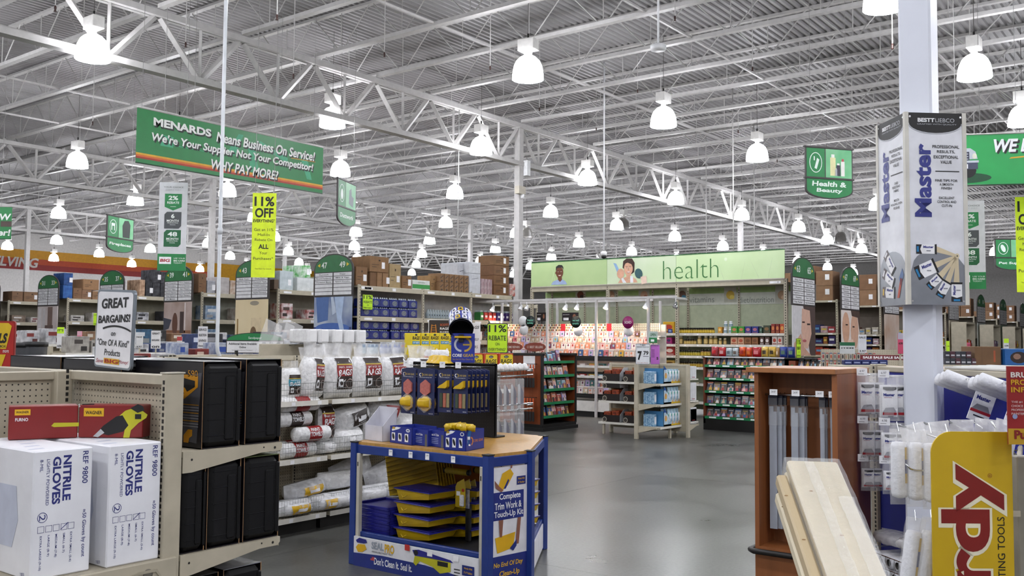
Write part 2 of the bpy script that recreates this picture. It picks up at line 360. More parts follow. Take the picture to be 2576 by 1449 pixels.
# pegboard panels in their own frames so that the holes follow the sheet
p = G().box(0, .80, 0, .006, .1, 1.42, PEG).obj('pegboard_panel', t, loc=(.07, .84, 0), rz=-pi/2)
p = G().box(-1.2, 0, 0, .006, .1, 1.42, PEG).obj('pegboard_panel', t, loc=(.02, .83, 0)); p['label'] = 'pegboard panel turned towards the camera'
G().cbox(-1.2, 0, .81, .88, 1.415, 1.452, BEIGE, .003).cbox(.02, .085, .04, .83, 1.415, 1.455, BEIGE, .003).cbox(.02, .085, .88, 1.9, 1.415, 1.455, BEIGE, .003).obj('top_rail', t)
g = G().cbox(-.04, .03, .78, .85, 0, 1.455, BEIGE, .004); slots(g, .005, .78, .2, 1.45); g.obj('corner_upright', t)
def shelf(L0, L1, z, flip, y1=1.9):
    s = G().box(min(L0, L1), max(L0, L1), .006, y1, z-.022, z, BEIGE).box(L1-.004 if flip > 0 else L1, L1 if flip > 0 else L1+.004, .006, y1, z-.04, z+.001, BEIGE).obj('shelf', t)
    g = G(); bracket(g, abs(L1-L0), .085, .035, T=rzT(L0, 0, z), flip=flip, M=BEIGE); g.obj('bracket', s)
shelf(.08, .57, 1.150, 1); shelf(.08, .57, .742, 1); shelf(.08, .57, .175, 1)
s = G().box(-.62, 0, .006, .8, .72, .745, BEIGE).obj('shelf', t)
g = G().cbox(-.62, .06, -.012, .006, .60, .745, BEIGE, .004)
for x, r in ((-.32, .017), (-.065, .02)): g.lathe([(r, 0), (r, .004)], DARK if x < -.3 else mat('6e695f', .5), 16, T=Matrix.Translation((x, -.011, .685 if x < -.3 else .70)) @ Matrix.Rotation(pi/2, 4, 'X'))
g.prism([(-.62, .615), (-.10, .715), (-.03, .715), (0, .67), (0, .66), (-.035, .705), (-.1, .705), (-.62, .603)], -.018, -.012, BEIGED); g.obj('shelf_edge', s)
# ---- glove cartons
CART = mat('e6e7ec', .45, var=.03); GINK = mat('252c74', .6); GPALE = mat('c3c9da', .5)
def carton(px0, px1, lab, y0):
    a = aty(px0, 1300, y0); b = aty(px1, 1300, y0); W = b.x-a.x; H = .452; D = .56
    t = thing('glove_carton', lab, 'carton', (a.x, y0, .746)); G().cbox(0, W, 0, D, 0, H, CART, .005).obj('carton_body', t)
    g = G(); U = lambda u: u*W; Vv = lambda v: H-v*H; rt = -pi/2
    def tx(s, u, v0, v1, h, bold=0, M=GINK): g.text(s, U(u), Vv((v0+v1)/2), M, w=(v1-v0)*H, h=h, y=-.0008, bold=bold, rot=rt)
    tx('NITRILE', .56, .05, .41, .030, .035); tx('GLOVES', .385, .055, .43, .030, .035); tx('REF 9800', .87, .03, .29, .021, .008); tx('≈50 Gloves by count', .87, .5, .88, .018, .008)
    tx('LIGHTLY POWDERED', .24, .07, .43, .011); tx('8-MIL', .13, .07, .165, .011); tx('2', .17, .50, .545, .022)
    g.ring(U(.17), Vv(.522), .018, .018, .002, GINK, -.0008)
    for u, s, l in ((.15, 'EXTRA LARGE (9-10)', .93), (.28, 'LARGE (8-9)', .83), (.405, 'MEDIUM (7-8)', .845), (.535, 'SMALL (6-7)', .82), (.655, 'EXTRA SMALL (5-6)', .9)):
        tx(s, u, .665, l, .0095, .006); x, z, q = U(u), Vv(.615), .0115
        for A in ((x-q, x+q, z+q-.0012, z+q), (x-q, x+q, z-q, z-q+.0012), (x-q, x-q+.0012, z-q, z+q), (x+q-.0012, x+q, z-q, z+q)): g.rect(*A, GINK, -.0008)
    x, z = U(.535), Vv(.615); g.poly([(x-.012, z-.01), (x+.016, z+.012), (x+.014, z+.014), (x-.013, z-.008)], GINK, -.001)
    g.obj('printed_end', t)
    g = G(); T = rzT(-.0008, 0, 0, -pi/2)
    g.prism([(-.40, .1), (-.14, .1), (-.10, .2), (-.12, .32), (-.40, .32)], -.0004, 0, GPALE); g2 = G(); g2.add([T @ Vector(v) for v in g.v], g.f, GPALE); g2.text('718210', -.055, .016, GINK, h=.012, w=.03, T=T, rot=.15); g2.obj('printed_side', t)
    g = G()
    for k in range(5):
        x, y = U(.2+.15*k), .06+.1*k; g.add([Vector((x-.03, y, H+.0006)), Vector((x+.03, y+.01, H+.0006)), Vector((x+.03, y+.03, H+.0006)), Vector((x-.03, y+.022, H+.0006))], [(0, 1, 2, 3)], GPALE)
    g.obj('top_print', t)
carton(80, 229, 'nearest white nitrile glove carton, left of the pair on the lower shelf', 3.37)
carton(270, 402, 'white nitrile glove carton beside the beige end upright, right of the pair', 3.345)
# ---- red tool boxes behind the cartons
REDB = mat('7d1717', .4, var=.04); YB = mat('d8a917', .45); TOOLY = mat('b7b320', .35)
def redbox(px0, y0, px1, y1, lab, gun, z0=1.2):
    a = aty(px0, 1050, y0); b = aty(px1, 1050, y1); W = hypot(b.x-a.x, b.y-a.y); rz = atan2(b.y-a.y, b.x-a.x); H = .13
    t = thing('tool_box', lab, 'box', (a.x, a.y, z0), rz); G().cbox(0, W, 0, .1, 0, H, REDB, .003).obj('carton_body', t); g = G()
    if gun:
        g.rect(.02, .10, .085, .118, YB, -.0008).text('WAGNER', .06, .1, INK, w=.066, h=.014, y=-.0012, bold=.02)
        g.poly([(.145, .04), (.16, .085), (.185, .108), (.215, .118), (.245, .115), (.275, .093), (.27, .08), (.24, .06), (.21, .03), (.205, 0), (.18, 0), (.185, .03)], TOOLY, -.001)
        g.poly([(.075, .02), (.1, .048), (.15, .085), (.175, .09), (.2, .05), (.18, .025), (.12, .01)], INK, -.0014); g.poly([(.06, .005), (.09, .035), (.105, .02), (.08, .002)], CHROME, -.0018)
        g.poly([(.205, .118), (.235, .135), (.255, .128), (.262, .11), (.235, .1)], INK, -.0014); g.rect(.225, .25, .075, .095, INK, -.0018)
    else:
        g.rect(.02, .075, .095, .118, YB, -.0008).text('WAGNER', .047, .107, INK, w=.045, h=.009, y=-.0012, bold=.02); g.text('FURNO', .045, .078, WHITE, w=.045, h=.013, y=-.001, bold=.02)
        g.text('S', .25, .128, WHITE, h=.012, y=-.001); g.rect(.26, .305, .122, .134, INK, -.001)
        g.poly([(.285, .02), (.285, .06), (.295, .085), (.305, .085), (.325, .06), (.325, .02)], INK, -.001).rect(.298, .312, .08, .105, WHITE, -.0014)
        g.poly([(.15, .05), (.16, .062), (.25, .06), (.25, .045), (.16, .045)], TOOLY, -.001)
    g.obj('printed_face', t)
redbox(22, 3.80, 196, 3.70, 'dark red tool box with small yellow sprayer, left one behind the cartons', False)
redbox(198, 3.70, 360, 3.50, 'dark red tool box picturing a yellow and black heat gun', True)
# ---- black tool cases in printed sleeves
SLV = mat('17141a', .3); CASE = mat('08080a', .5, var=.1, spec=.3); GREYP = mat('4a4b52', .4); ORG = mat('c98a14', .4)
def toolcase(x0, x1, y0, z0, H, lab, D=.5, printed=False, topm=None):
    W = x1-x0; t = thing('tool_case', lab, 'case', (x0, y0, z0)); th = .003
    G().box(0, th, 0, D, 0, H, SLV).box(W-th, W, 0, D, 0, H, SLV).box(0, W, 0, D, H-th, H, topm or SLV).box(0, W, 0, D, 0, th, SLV).box(0, W, D-th, D, 0, H, SLV).box(th-.001, .0045, -.0006, 0, 0, H, CARD).box(W-.004, W, -.0008, 0, 0, H, CARD).obj('cardboard_sleeve', t)
    c = G().cbox(.008, W-.008, -.012, D*.95, .006, H-.008, CASE, .02).obj('plastic_case', t)
    g = G().cbox(W*.55, W*.8, -.018, -.008, .03, H-.06, CASE, .006).cbox(W*.85, W*.95, -.02, -.008, .02, H-.03, CASE, .006)
    for k in range(5): g.cbox(.02, W-.03, -.0145, -.008, .05+k*.065, .052+k*.065, mat('121216', .5, spec=.3), .0008)
    g.obj('case_rib', c)
    if printed:
        T = rzT(-.0008, 0, 0, -pi/2); g = G()
        g.poly([(-.4, .05), (-.03, .02), (-.005, .31), (-.4, .26)], GREYP, 0, T).text('590', -.068, H-.05, ORG, w=.07, h=.026, T=T, y=-.0006)
        g.poly([(-.4, .26), (-.12, .3), (-.03, .295), (-.03, .25), (-.12, .2), (-.4, .15)], ORG, -.0006, T).poly([(-.4, .245), (-.13, .285), (-.05, .275), (-.05, .25), (-.14, .215), (-.4, .17)], INK, -.001, T).poly([(-.16, .25), (-.12, .245), (-.10, .225), (-.12, .22)], ORG, -.0014, T)
        for k in range(9): g.rect(-.13-.02*(k % 3), -.02, .175-k*.011, .178-k*.011, ORG if k % 3 == 0 else mat('9a9aa2', .5), -.001, T)
        g.poly([(-.12, .02), (-.12, .05), (-.09, .075), (-.06, .075), (-.06, .05), (-.08, .04), (-.085, .02)], ORG, -.001, T); g.obj('printed_side', t)
YC = 3.345
toolcase(2.292, 2.478, YC, 1.152, .355, 'black tool case with 590 print on its side, on the upper shelf', printed=True)
toolcase(2.51, 2.70, YC+.01, 1.152, .362, 'black tool case on upper shelf, right of the printed 590 case', printed=True)
for i, (x0, x1, l) in enumerate([(2.20, 2.318, 'black tool case against the beige post on the middle shelf'), (2.326, 2.49, 'black tool case in the middle of three on the middle shelf'), (2.504, 2.692, 'black tool case at right end of the middle shelf, green printed top')]):
    toolcase(x0, x1, YC, .744, .355 if i else .35, l, topm=mat('5d6a3c', .5) if i == 2 else None)
toolcase(2.22, 2.42, YC+.04, .177, .455, 'black tool case on the bottom shelf nearest the post', topm=mat('3a3836', .4)); toolcase(2.435, 2.63, YC+.03, .177, .46, 'black tool case at right end of the bottom shelf', topm=mat('4a4a4e', .4, h2='8a8a90'))
for i in range(2):
    for j in range(2): toolcase(2.24+.235*i, 2.46+.235*i, YC+.53+.53*j, 1.152, .352+.006*j, f'black glossy sleeve on upper shelf, {("second", "third")[j]} from front in the {("left", "right")[i]} row')
# ---- GREAT BARGAINS sign
SIGNF = mat('8b939b', .3, .6)
def placard(lab, loc, rz, W, H, draw, tilt=0, bg='e9e9ec', frame=SIGNF, pole=0, grp=None, name='placard', cat='sign', th=.012):
    t = thing(name, lab, cat, loc, rz, grp); T = Matrix.Rotation(tilt, 4, 'Y'); r = min(W, H)*.06
    def rr(w, h, r, n=4): return [(sx*(w/2-r)+r*cos(a), h/2+sz*(h/2-r)+r*sin(a)) for sx, sz, a0 in ((1, -1, -pi/2), (1, 1, 0), (-1, 1, pi/2), (-1, -1, pi)) for a in [a0+pi/2*k/n for k in range(n+1)]]
    g = G().prism(rr(W, H, r), 0, th, frame); g.obj('frame', t).rotation_euler = (0, tilt, 0)
    g = G().poly([(x, .012*H/.5+z*(1-.05)) for x, z in rr(W*.95, H*.995, r)], mat(bg, .5), -.001); draw(g, W, H); g.obj('printed_panel', t).rotation_euler = (0, tilt, 0)
    if pole: G().rod((0, th/2, -pole), (0, th/2, .01), .006, CHROME, 6).cbox(-.05, .05, -.02, .03, -pole, -pole+.012, CHROME, .002).obj('stand', t)
    return t
def great(g, W, H):
    f = -.003
    g.text('GREAT', 0, H*.83, INK, w=W*.72, h=H*.13, y=f, bold=.03, shear=.1, rot=.06).text('BARGAINS!', 0, H*.63, INK, w=W*.86, h=H*.1, y=f, bold=.03, shear=.1, rot=.06)
    g.ring(.02, H*.2, W*.75, H*.35, .008, INK, f, 12, pi*.32, pi*.66)
    g.text('on', 0, H*.435, INK, h=H*.045, w=W*.12, y=f, bold=.01, shear=.15).text('"One Of A Kind"', 0, H*.325, INK, w=W*.85, h=H*.085, y=f, shear=.12, bold=.006).text('Products', 0, H*.2, INK, w=W*.42, h=H*.08, y=f, shear=.1, bold=.006)
    g.rect(-.065, .06, H*.055, H*.125, mat('e0b020', .5), f).text('BIG', -.002, H*.09, mat('9c1c1c', .5), w=.11, h=H*.05, y=f-.001, bold=.03).text('Save', -W*.33, H*.085, mat('a02030', .5), w=W*.2, h=H*.05, y=f, shear=.4).text('Money!', W*.31, H*.09, mat('a02030', .5), w=W*.25, h=H*.055, y=f, shear=.4)
p = atd(281, 931, 4.12)
placard("large white GREAT BARGAINS placard in a metal frame", (p.x, p.y, 1.468), FX, .30, .345, great, tilt=.045)
# ------------------------------------------------------------------ rag gondola along the aisle
BAG = mat('dcdde0', .25, var=.12, sc=26, bump=.5); BAGW = mat('e4e4e4', .5, var=.1, sc=40, bump=.7); FILM = film(.35); REDL = mat('8e1a1c', .35); BRN = mat('2a1d18', .4)
GX = [4.13, 5.43, 6.73, 8.03]; GY0 = 6.1; GZ = (.15, .62, 1.09)
rg = thing('gondola_shelving', 'long beige gondola of rags and paint towels behind the blue display table', 'shelving', (0, GY0, 0))
for i, x in enumerate(GX):
    g = G().cbox(x-.02, x+.02, .44, .5, 0, 1.46, BEIGE, .003); slots(g, x, .44, .2, 1.45); g.obj('upright', rg)
for i in range(3):
    a, b = GX[i]+.022, GX[i+1]-.022
    G().box(0, b-a, 0, .006, .1, 1.42, PEG).obj('pegboard_panel', rg, loc=(a, .46, 0))
    G().box(a, b, .45, .49, 1.42, 1.46, BEIGE).obj('top_rail', rg)
    G().box(a, b, .12, .46, 0, .1, mat('1d1b18', .6)).obj('kick_plate', rg)
    for z in GZ:
        sh = G().box(a, b, 0, .45, z-.03, z, BEIGE).obj('shelf', rg)
        G().box(a, b, -.006, 0, z-.035, z+.006, SHELFW).obj('price_rail', sh)
        g = G()
        for q in (.18, .45, .72, .95): g.rect(a+q*1.2, a+q*1.2+.04, z-.03, z, PAPER, -.0072)
        g.obj('price_ticket', sh)
        g = G(); n = 44; top = z+.15
        for k in range(n+1):
            x = a+.02+(b-a-.04)*k/n; g.rod((x, .005, z+.003), (x, .005, top), .0012, WIRE, 3, False)
        for q in (z+.004, z+.06, z+.1, top): g.rod((a+.02, .003, q), (b-.02, .003, q), .002, WIRE, 4, False)
        g.obj('wire_basket_front', sh)
        for s in (a+.02, b-.02):
            g = G()
            for q in (z+.06, top): g.rod((s, .003, q), (s, .40, q), .002, WIRE, 4, False)
            g.obj('wire_basket_side', sh)
def ragbag(cx, y, z, W, H, lab, D=.2, film_top=.1, label=(-.6, .6, .05, .8), big='RAGS', rz=0., col=None, tilt=0, num='4', lc=None):
    t = thing('rag_bag', lab, 'bag', (cx, y, z), rz); Tt = Matrix.Rotation(tilt, 4, 'Y'); g = G()
    f = g.pillow(-W/2, W/2, 0, H, D, col or BAGW, sd=cx*9, wob=.008, T=Tt); g.obj('packed_rags', t)
    g = G(); zz = lambda a, b: -.006+.012*sin(a*90)
    g.patch(-W*.46, W*.46, H*.93, H+film_top, lambda a, b: (b-H*.95)*.5*sin(a*40)-.004, FILM, 8, 4, Tt); g.obj('clear_film_top', t)
    if label:
        x0, x1, z0, z1 = label[0]*W/2, label[1]*W/2, label[2]*H, label[3]*H; fo = lambda a, b: f(a, b)-.004; ft = lambda a, b: f(a, b)-.0065
        h = z1-z0; w = x1-x0; xc = (x0+x1)/2; g = G()
        g.patch(x0, x1, z0, z0+h*.42, fo, BRN, 5, 3, Tt).patch(x0, x1, z0+h*.42, z0+h*.8, fo, lc or REDL, 5, 3, Tt).patch(x0, x1, z0+h*.8, z1, fo, BRN, 5, 2, Tt).patch(x0, x1, z0+h*.78, z0+h*.82, ft, mat('b99a1c', .4), 5, 1, Tt)
        g.text(big, xc, z0+h*.54, WHITE, w=w*.84, h=h*.2, y=ft, bold=.03, T=Tt, shear=.05, rot=.04).text('PAINT & CLEANING', xc, z0+h*.71, WHITE, w=w*.8, h=h*.06, y=ft, T=Tt, bold=.01)
        if num: g.text(num, x1-w*.13, z0+h*.9, WHITE, h=h*.12, y=ft, bold=.02, T=Tt)
        g.patch(x0+w*.08, x0+w*.36, z0+h*.08, z0+h*.33, ft, WHITE, 3, 2, Tt).ring(x1-w*.2, z0+h*.18, w*.24, h*.16, w*.04, mat('9c8a82', .4), ft, T=Tt).ell(x0+w*.22, z0+h*.2, w*.08, h*.07, BRN, lambda a, b: f(a, b)-.009, 10, T=Tt)
        g.obj('printed_label', t)
    return t
def rx(px, y=6.22): return aty(px, 1000, y).x
z1 = GZ[2]+.004
ragbag(rx(735), 6.25, z1, .17, .27, 'small bag with turquoise print at left end of the top rag shelf', .13, .06, (-.7, .8, .2, .8), 'RAGS', lc=mat('2d8fa8', .4), num='')
for px0, px1, ztop, til, lab in [(758, 806, .36, .08, 'rag bag leaning left, first red label from left on top shelf'), (816, 884, .36, 0, 'upright rag bag with full red RAGS label, second on top shelf'), (888, 958, .36, 0, 'rag bag with number 4 on its label, third on top shelf'),
                                 (962, 1022, .36, -.06, 'rag bag fourth from left on top shelf, beside the tool cards'), (1026, 1086, .34, .02, 'rag bag partly hidden by the yellow sanding grips')]:
    a, b = rx(px0), rx(px1); ragbag((a+b)/2, 6.24, z1, b-a-.01, ztop, lab, .2, .12, (-.55 if til <= 0 else -.3, .62, .22, .97), tilt=til)
for k, (px, s) in enumerate([(790, .3), (850, .33), (925, .3), (990, .3), (1060, .3)]):
    x = rx(px, 6.43); ragbag(x, 6.44, z1, .3, s, f'clear bag of white rags in the back row of the top shelf, {ORD[k]} from left', .14, .14, None, col=BAG)
# middle shelf: rolls of towels and loose bags
def roll(px, z, L, lab, txt='TOWELS', flip=False, y=6.2, r=.062, rz=0., lcol=None):
    t = thing('towel_roll', lab, 'roll', (rx(px), y, z), rz); Tm = Matrix.Rotation(pi/2, 4, 'Y')
    G().lathe([(r*.3, -L/2), (r*.9, -L/2+.004), (r, -L/2+.02), (r, L/2-.02), (r*.9, L/2-.004), (r*.3, L/2)], BAGW, 14, T=Tm).obj('towels', t)
    G().lathe([(r+.003, -L*.17), (r+.003, L*.2)], lcol or REDL, 14, T=Tm, capb=False, capt=False).obj('paper_band', t)
    f = lambda a, b: -sqrt(max(0, (r+.005)**2-b*b)); g = G(); ro = pi if flip else .0
    g.text(txt, .005, 0, WHITE, w=L*.34, h=r*.6, y=f, bold=.03, rot=ro)
    if txt == 'TOWELS' and not flip: g.text('PAINT', .0, r*.62, WHITE, w=L*.26, h=r*.42, y=f, bold=.02)
    g.obj('lettering', t); return t
z1 = GZ[1]+.004
roll(745, z1+.063, .36, 'towel roll at bottom left of the middle shelf', 'TOWELS', rz=.05); roll(775, z1+.19, .36, 'towel roll with upright PAINT TOWELS band on the middle shelf', y=6.17)
roll(742, z1+.315, .34, 'towel roll second from top of the pile, dark band', 'TOWELS', y=6.24, lcol=BRN); roll(752, z1+.44, .38, 'topmost towel roll with upside-down TOWELS band', flip=True, y=6.22)
roll(760, z1+.063, .36, 'towel roll lying behind the pile on the middle shelf', y=6.36)
a = rx(826); ragbag(a, 6.26, z1+.1, .17, .3, 'rag bag with red label standing beside the towel rolls', .14, .04, (-.9, .9, .1, 1.0), rz=.1); ragbag(a-.02, 6.25, z1, .2, .1, 'flattened white bag under the red labelled rag bag', .2, .01, None)
def pill(px, y, z, W, H, D, lab, tilt=0, col=None, rz=0, label=None, name='stuffed_bag'):
    t = thing(name, lab, 'bag', (rx(px, y), y, z), rz); g = G(); T = Matrix.Rotation(tilt, 4, 'Y'); f = g.pillow(-W/2, W/2, 0, H, D, col or BAGW, sd=px*.37, wob=.012, T=T, pw=2.6, nx=9, nz=9); g.obj('packed_rags', t)
    g = G(); g.patch(-W*.5, W*.5, H*.25, H*.75, lambda a, b: f(a, b)-.004+.006*sin(a*50), FILM, 6, 4, T); g.obj('clear_film', t)
    if label:
        fo = lambda a, b: f(a, b)-.008; g = G(); g.patch(-W*.22, W*.26, H*.2, H*.75, fo, label, 4, 4, T).patch(-W*.1, W*.15, H*.35, H*.55, lambda a, b: f(a, b)-.011, WHITE, 3, 2, T); g.obj('printed_label', t)
    return t
pill(868, 6.25, z1, .34, .2, .3, 'white stuffed bag low on the middle shelf, right of the red label'); pill(885, 6.3, z1+.19, .38, .22, .3, 'big white stuffed bag on top, right half of the middle shelf', -.25, label=BRN)
pill(948, 6.26, z1, .34, .24, .3, 'white stuffed bag behind the blank white display box, lower'); pill(960, 6.3, z1+.23, .36, .2, .28, 'white stuffed bag above, behind the blank white display box', .1, label=REDL); pill(1010, 6.27, z1, .3, .3, .26, 'white stuffed bag at the right on the middle shelf')
z1 = GZ[0]+.004; YP = mat('d0a51c', .35)
pill(735, 6.22, z1, .4, .13, .3, 'flat yellow printed bag at left front of the bottom shelf', 0, BAG, label=YP); pill(770, 6.3, z1+.12, .42, .13, .26, 'yellow printed bag on top at left of the bottom shelf', -.1, BAG, label=YP); pill(815, 6.2, z1, .3, .14, .26, 'white bag with yellow print at right end of the left basket', 0, BAG, label=YP)
pill(855, 6.2, z1, .4, .14, .3, 'low white pad bag, first in the right bottom basket', 0, BAG); pill(925, 6.2, z1, .42, .15, .3, 'low white pad bag, second in the right bottom basket', 0, BAG); pill(985, 6.2, z1, .36, .15, .3, 'low white pad bag, third in the right bottom basket', 0, BAG)
pill(850, 6.3, z1+.14, .44, .16, .26, 'white rag pad lying on top in the bottom shelf', 0, BAGW); pill(890, 6.42, z1+.16, .5, .22, .2, 'large clear bag leaning at the back of the bottom shelf', -.25, BAG); pill(975, 6.32, z1+.13, .52, .2, .22, 'large clear bag leaning right beside the blue post', -.3, BAG); pill(1060, 6.25, z1, .4, .24, .3, 'clear bag seen through the blue table frame', 0, BAG)
# upper shelf at the right with boxed rags
us = G().box(6.66, 8.1, .1, .52, 1.30, 1.325, BEIGE).obj('top_shelf', rg)
YBX = mat('d9c21a', .45); RBX = mat('b83a14', .45); OVAL = mat('14252e', .4)
def ragbox(px0, px1, pyt, y, z, lab, D=.1, red=False):
    a, b = aty(px0, 900, y).x, aty(px1, 900, y).x; W = b-a; H = aty((px0+px1)/2, pyt, y).z-z
    t = thing('rag_box', lab, 'box', (a, y, z)); G().cbox(0, W, 0, D, 0, H, RBX if red else YBX, .003).obj('carton_body', t); g = G()
    if red:
        g.poly([(W*.1, .005), (W*.97, .005), (W*.97, H*.82), (W*.9, H*.92), (W*.14, H*.92)], YBX, -.001).ell(W*.52, H*.75, W*.16, H*.1, OVAL, -.0016).text('RAGS', W*.53, H*.42, INK, w=W*.74, h=H*.3, y=-.0016, bold=.03, shear=.15).rect(W*.5, W*.97, .006, .02, RBX, -.0014)
        g.text('Scott', W*.52, H*.75, WHITE, w=W*.2, h=H*.1, y=-.002, shear=.3)
    else:
        g.text('RAGS', W*.5, H*.86, INK, w=W*.8, h=H*.1, y=-.0016, bold=.03, shear=.15).ell(W*.5, H*.95, W*.14, H*.03, OVAL, -.0016, 12).rect(W*.08, W*.9, H*.68, H*.77, mat('2a7fa4', .4), -.0016)
        g.text('SOFT SHEETS', W*.5, H*.725, WHITE, w=W*.7, h=H*.05, y=-.002, bold=.01)
        for k in range(3): g.rect(W*.1, W*.4, H*(.5-.09*k), H*(.515-.09*k), INK, -.0016)
        g.ell(W*.72, H*.48, W*.14, H*.08, WHITE, -.0016, 10).ell(W*.7, H*.25, W*.14, H*.08, WHITE, -.0016, 10)
    g.obj('printed_face', t)
for i, (a, b) in enumerate([(1035, 1057), (1059, 1080), (1081, 1105), (1106, 1131)]): ragbox(a, b, 838, 6.5, 1.325, f'tall yellow box of rags, {ORD[i]} from left behind the paint can sign')
ragbox(1128, 1140, 842, 6.52, 1.325, 'tall yellow box mostly hidden by the paint can')
for i, (a, b) in enumerate([(1180, 1215), (1217, 1252), (1254, 1291)]): ragbox(a, b, 889, 6.24, 1.325, f'red and yellow box of rags, {("left one beside the blue sign", "middle one under the rebate sign", "right one beside the beige upright")[i]}', .1, True)
for i, px in enumerate((1085, 1112)):
    t = thing('rag_roll', f'white rag roll with yellow and red label, {("left", "right")[i]} one under the tall yellow boxes', 'roll', (aty(px, 900, 6.28).x, 6.28, 1.325)); G().lathe([(.06, 0), (.07, .01), (.07, .17), (.055, .185)], BAGW, 14).obj('towels', t)
    G().lathe([(.072, .02), (.072, .11)], YBX, 14, capb=False, capt=False).lathe([(.073, .11), (.073, .125)], RBX, 14, capb=False, capt=False).obj('paper_band', t)
# goods hanging above the gondola top: roller packs on hooks and clear bags
hk = thing('hook_rail', 'beige rail with chrome hooks rising from the gondola top at left', 'rail', (0, 6.9, 0)); hx = [aty(p, 850, 6.9).x for p in (735, 765, 800, 830, 860)]
G().cbox(hx[0]-.35, hx[-1]+.2, 0, .03, 1.3, 1.56, BEIGE, .004).box(hx[0]-.3, hx[0]-.26, 0, .03, 0, 1.3, BEIGE).box(hx[-1], hx[-1]+.04, 0, .03, 0, 1.3, BEIGE).obj('back_rail', hk)
for i, x in enumerate(hx):
    G().rod((x-.03, 0, 1.55), (x-.03, -.3, 1.57), .005, CHROME).rod((x+.03, 0, 1.55), (x+.03, -.3, 1.57), .005, CHROME).obj('hook', hk)
    t = thing('roller_pack', f'white foam roller pack, {ORD[i]} from left in the row above the rag bags', 'pack', (x, 6.62, 1.572)); g = G().cbox(-.065, .065, 0, .25, 0, .125, mat('dddddd', .6, bump=.3), .012); g.obj('foam', t)
    G().cbox(-.066, -.02, -.002, .2, .0, .127, FILM, .008).obj('plastic_wrap', t)
    t2 = thing('roller_pack', f'white roller sleeve hanging below the hook, {ORD[i]} from left above the rag bags', 'pack', (x+.03, 6.66, 1.30)); G().cbox(-.03, .03, 0, .05, 0, .26, BAG, .012).obj('foam', t2)
for i, px in enumerate((668, 700, 722)):
    t = thing('clear_bag', f'clear plastic bag poking up behind the sandpaper sign, {ORD[i]} from left', 'bag', (aty(px, 840, 7.0).x, 7.02, 1.45)); g = G(); g.pillow(-.1, .1, 0, .33, .1, film(.2), sd=i+3, wob=.02, T=Matrix.Rotation(.35, 4, 'Y')); g.obj('film', t)
# small packs seen over the bags
for i in range(6):
    t = thing('sponge_pack', f'light blue pack above the rag bags, {ORD[i]} from left', 'pack', (aty(893+i*11, 870, 7.05).x, 7.05, 1.46)); G().cbox(-.022, .022, 0, .03, 0, .1, mat('5a9cc8', .35, h2='cfe0ea', sc=30), .005).obj('pack_body', t); G().rect(-.02, .02, .07, .098, mat('2a6ea6', .4), -.001).obj('header_card', t)
for i in range(5):
    t = thing('bottle', f'blue bottle standing behind the rag bags, {ORD[i]} from left', 'bottle', (aty(960+i*11, 870, 7.05).x, 7.05, 1.46)); G().lathe([(.02, 0), (.022, .01), (.022, .07), (.009, .085), (.009, .1)], mat('1c4f9a', .3), 10).obj('bottle_body', t)
for i in range(6):
    t = thing('bottle', f'bottle with orange cap behind the rag bags, {ORD[i]} from left', 'bottle', (aty(1012+i*5.2, 870, 7.2).x, 7.2, 1.46)); G().lathe([(.011, 0), (.011, .06), (.006, .07)], mat('27303a', .3), 8).obj('bottle_body', t); G().lathe([(.008, .07), (.006, .09)], mat('d0502a', .4), 8).obj('cap', t)
G().cbox(5.55, 8.05, .9, 1.15, 1.43, 1.46, BEIGE, .004).cbox(5.6, 5.64, 1, 1.04, 0, 1.43, BEIGE, .004).cbox(8, 8.04, 1, 1.04, 0, 1.43, BEIGE, .004).obj('rear_top_shelf', rg)
def on_sign(px, py0, py1, y, w, draw, lab, bg, frame=None, zb=None, **k):
    p = aty(px, py1, y); q = aty(px, py0, y); return placard(lab, (p.x, p.y, p.z), k.pop('rz', FC), w, q.z-p.z, draw, bg=bg, frame=frame or WHITE, pole=p.z-zb if zb else 0, **k)
def rebate(g, W, H):
    g.text('11%', 0, H*.82, INK, w=W*.86, h=H*.24, y=-.003, bold=.02).text('REBATE', 0, H*.5, INK, w=W*.84, h=H*.16, y=-.003, bold=.01).text('ON', 0, H*.3, INK, w=W*.2, h=H*.09, y=-.003).text('EVERYTHING*', 0, H*.12, INK, w=W*.84, h=H*.1, y=-.003)
on_sign(1251, 813, 888, 6.30, .222, rebate, 'yellow 11% rebate placard above the red boxes of rags', 'b9e61f', mat('2c2c2c'), 1.325)
def diy(g, W, H):
    g.text('RAGS', .02, H*.85, INK, w=W*.6, h=H*.1, y=-.003, shear=.2, bold=.02).text('YOURSELF', .0, H*.45, INK, w=W*.8, h=H*.08, y=-.003).text('FLOORS', 0, H*.2, INK, w=W*.7, h=H*.09, y=-.003)
on_sign(1188, 812, 888, 6.55, .17, diy, 'white lettered placard half hidden by the paint can', 'dcdcdc', None, 1.325)
def scott(g, W, H):
    g.text('SCOTT', W*.16, H*.68, mat('b8501c', .5), w=W*.36, h=H*.14, y=-.003, bold=.02).text('RAGS', W*.16, H*.45, WHITE, w=W*.36, h=H*.14, y=-.003, bold=.02).text('IN A BOX', W*.16, H*.24, WHITE, w=W*.36, h=H*.1, y=-.003, bold=.02)
    o = mat('c07a1e', .5)
    for s in (-1, 1): g.poly([(-W*.28+s*W*.14, H*.05), (-W*.28+s*W*.10, H*.05), (-W*.28+s*W*.06, H*.7), (-W*.28+s*W*.09, H*.7)], o, -.003)
    for k in range(4): g.rect(-W*.38, -W*.18, H*(.2+.14*k), H*(.23+.14*k), o, -.0034)
on_sign(1108, 804, 845, 6.7, .26, scott, 'black poster with orange ladder behind the tall yellow boxes', '2a211c', WHITE, 1.325)
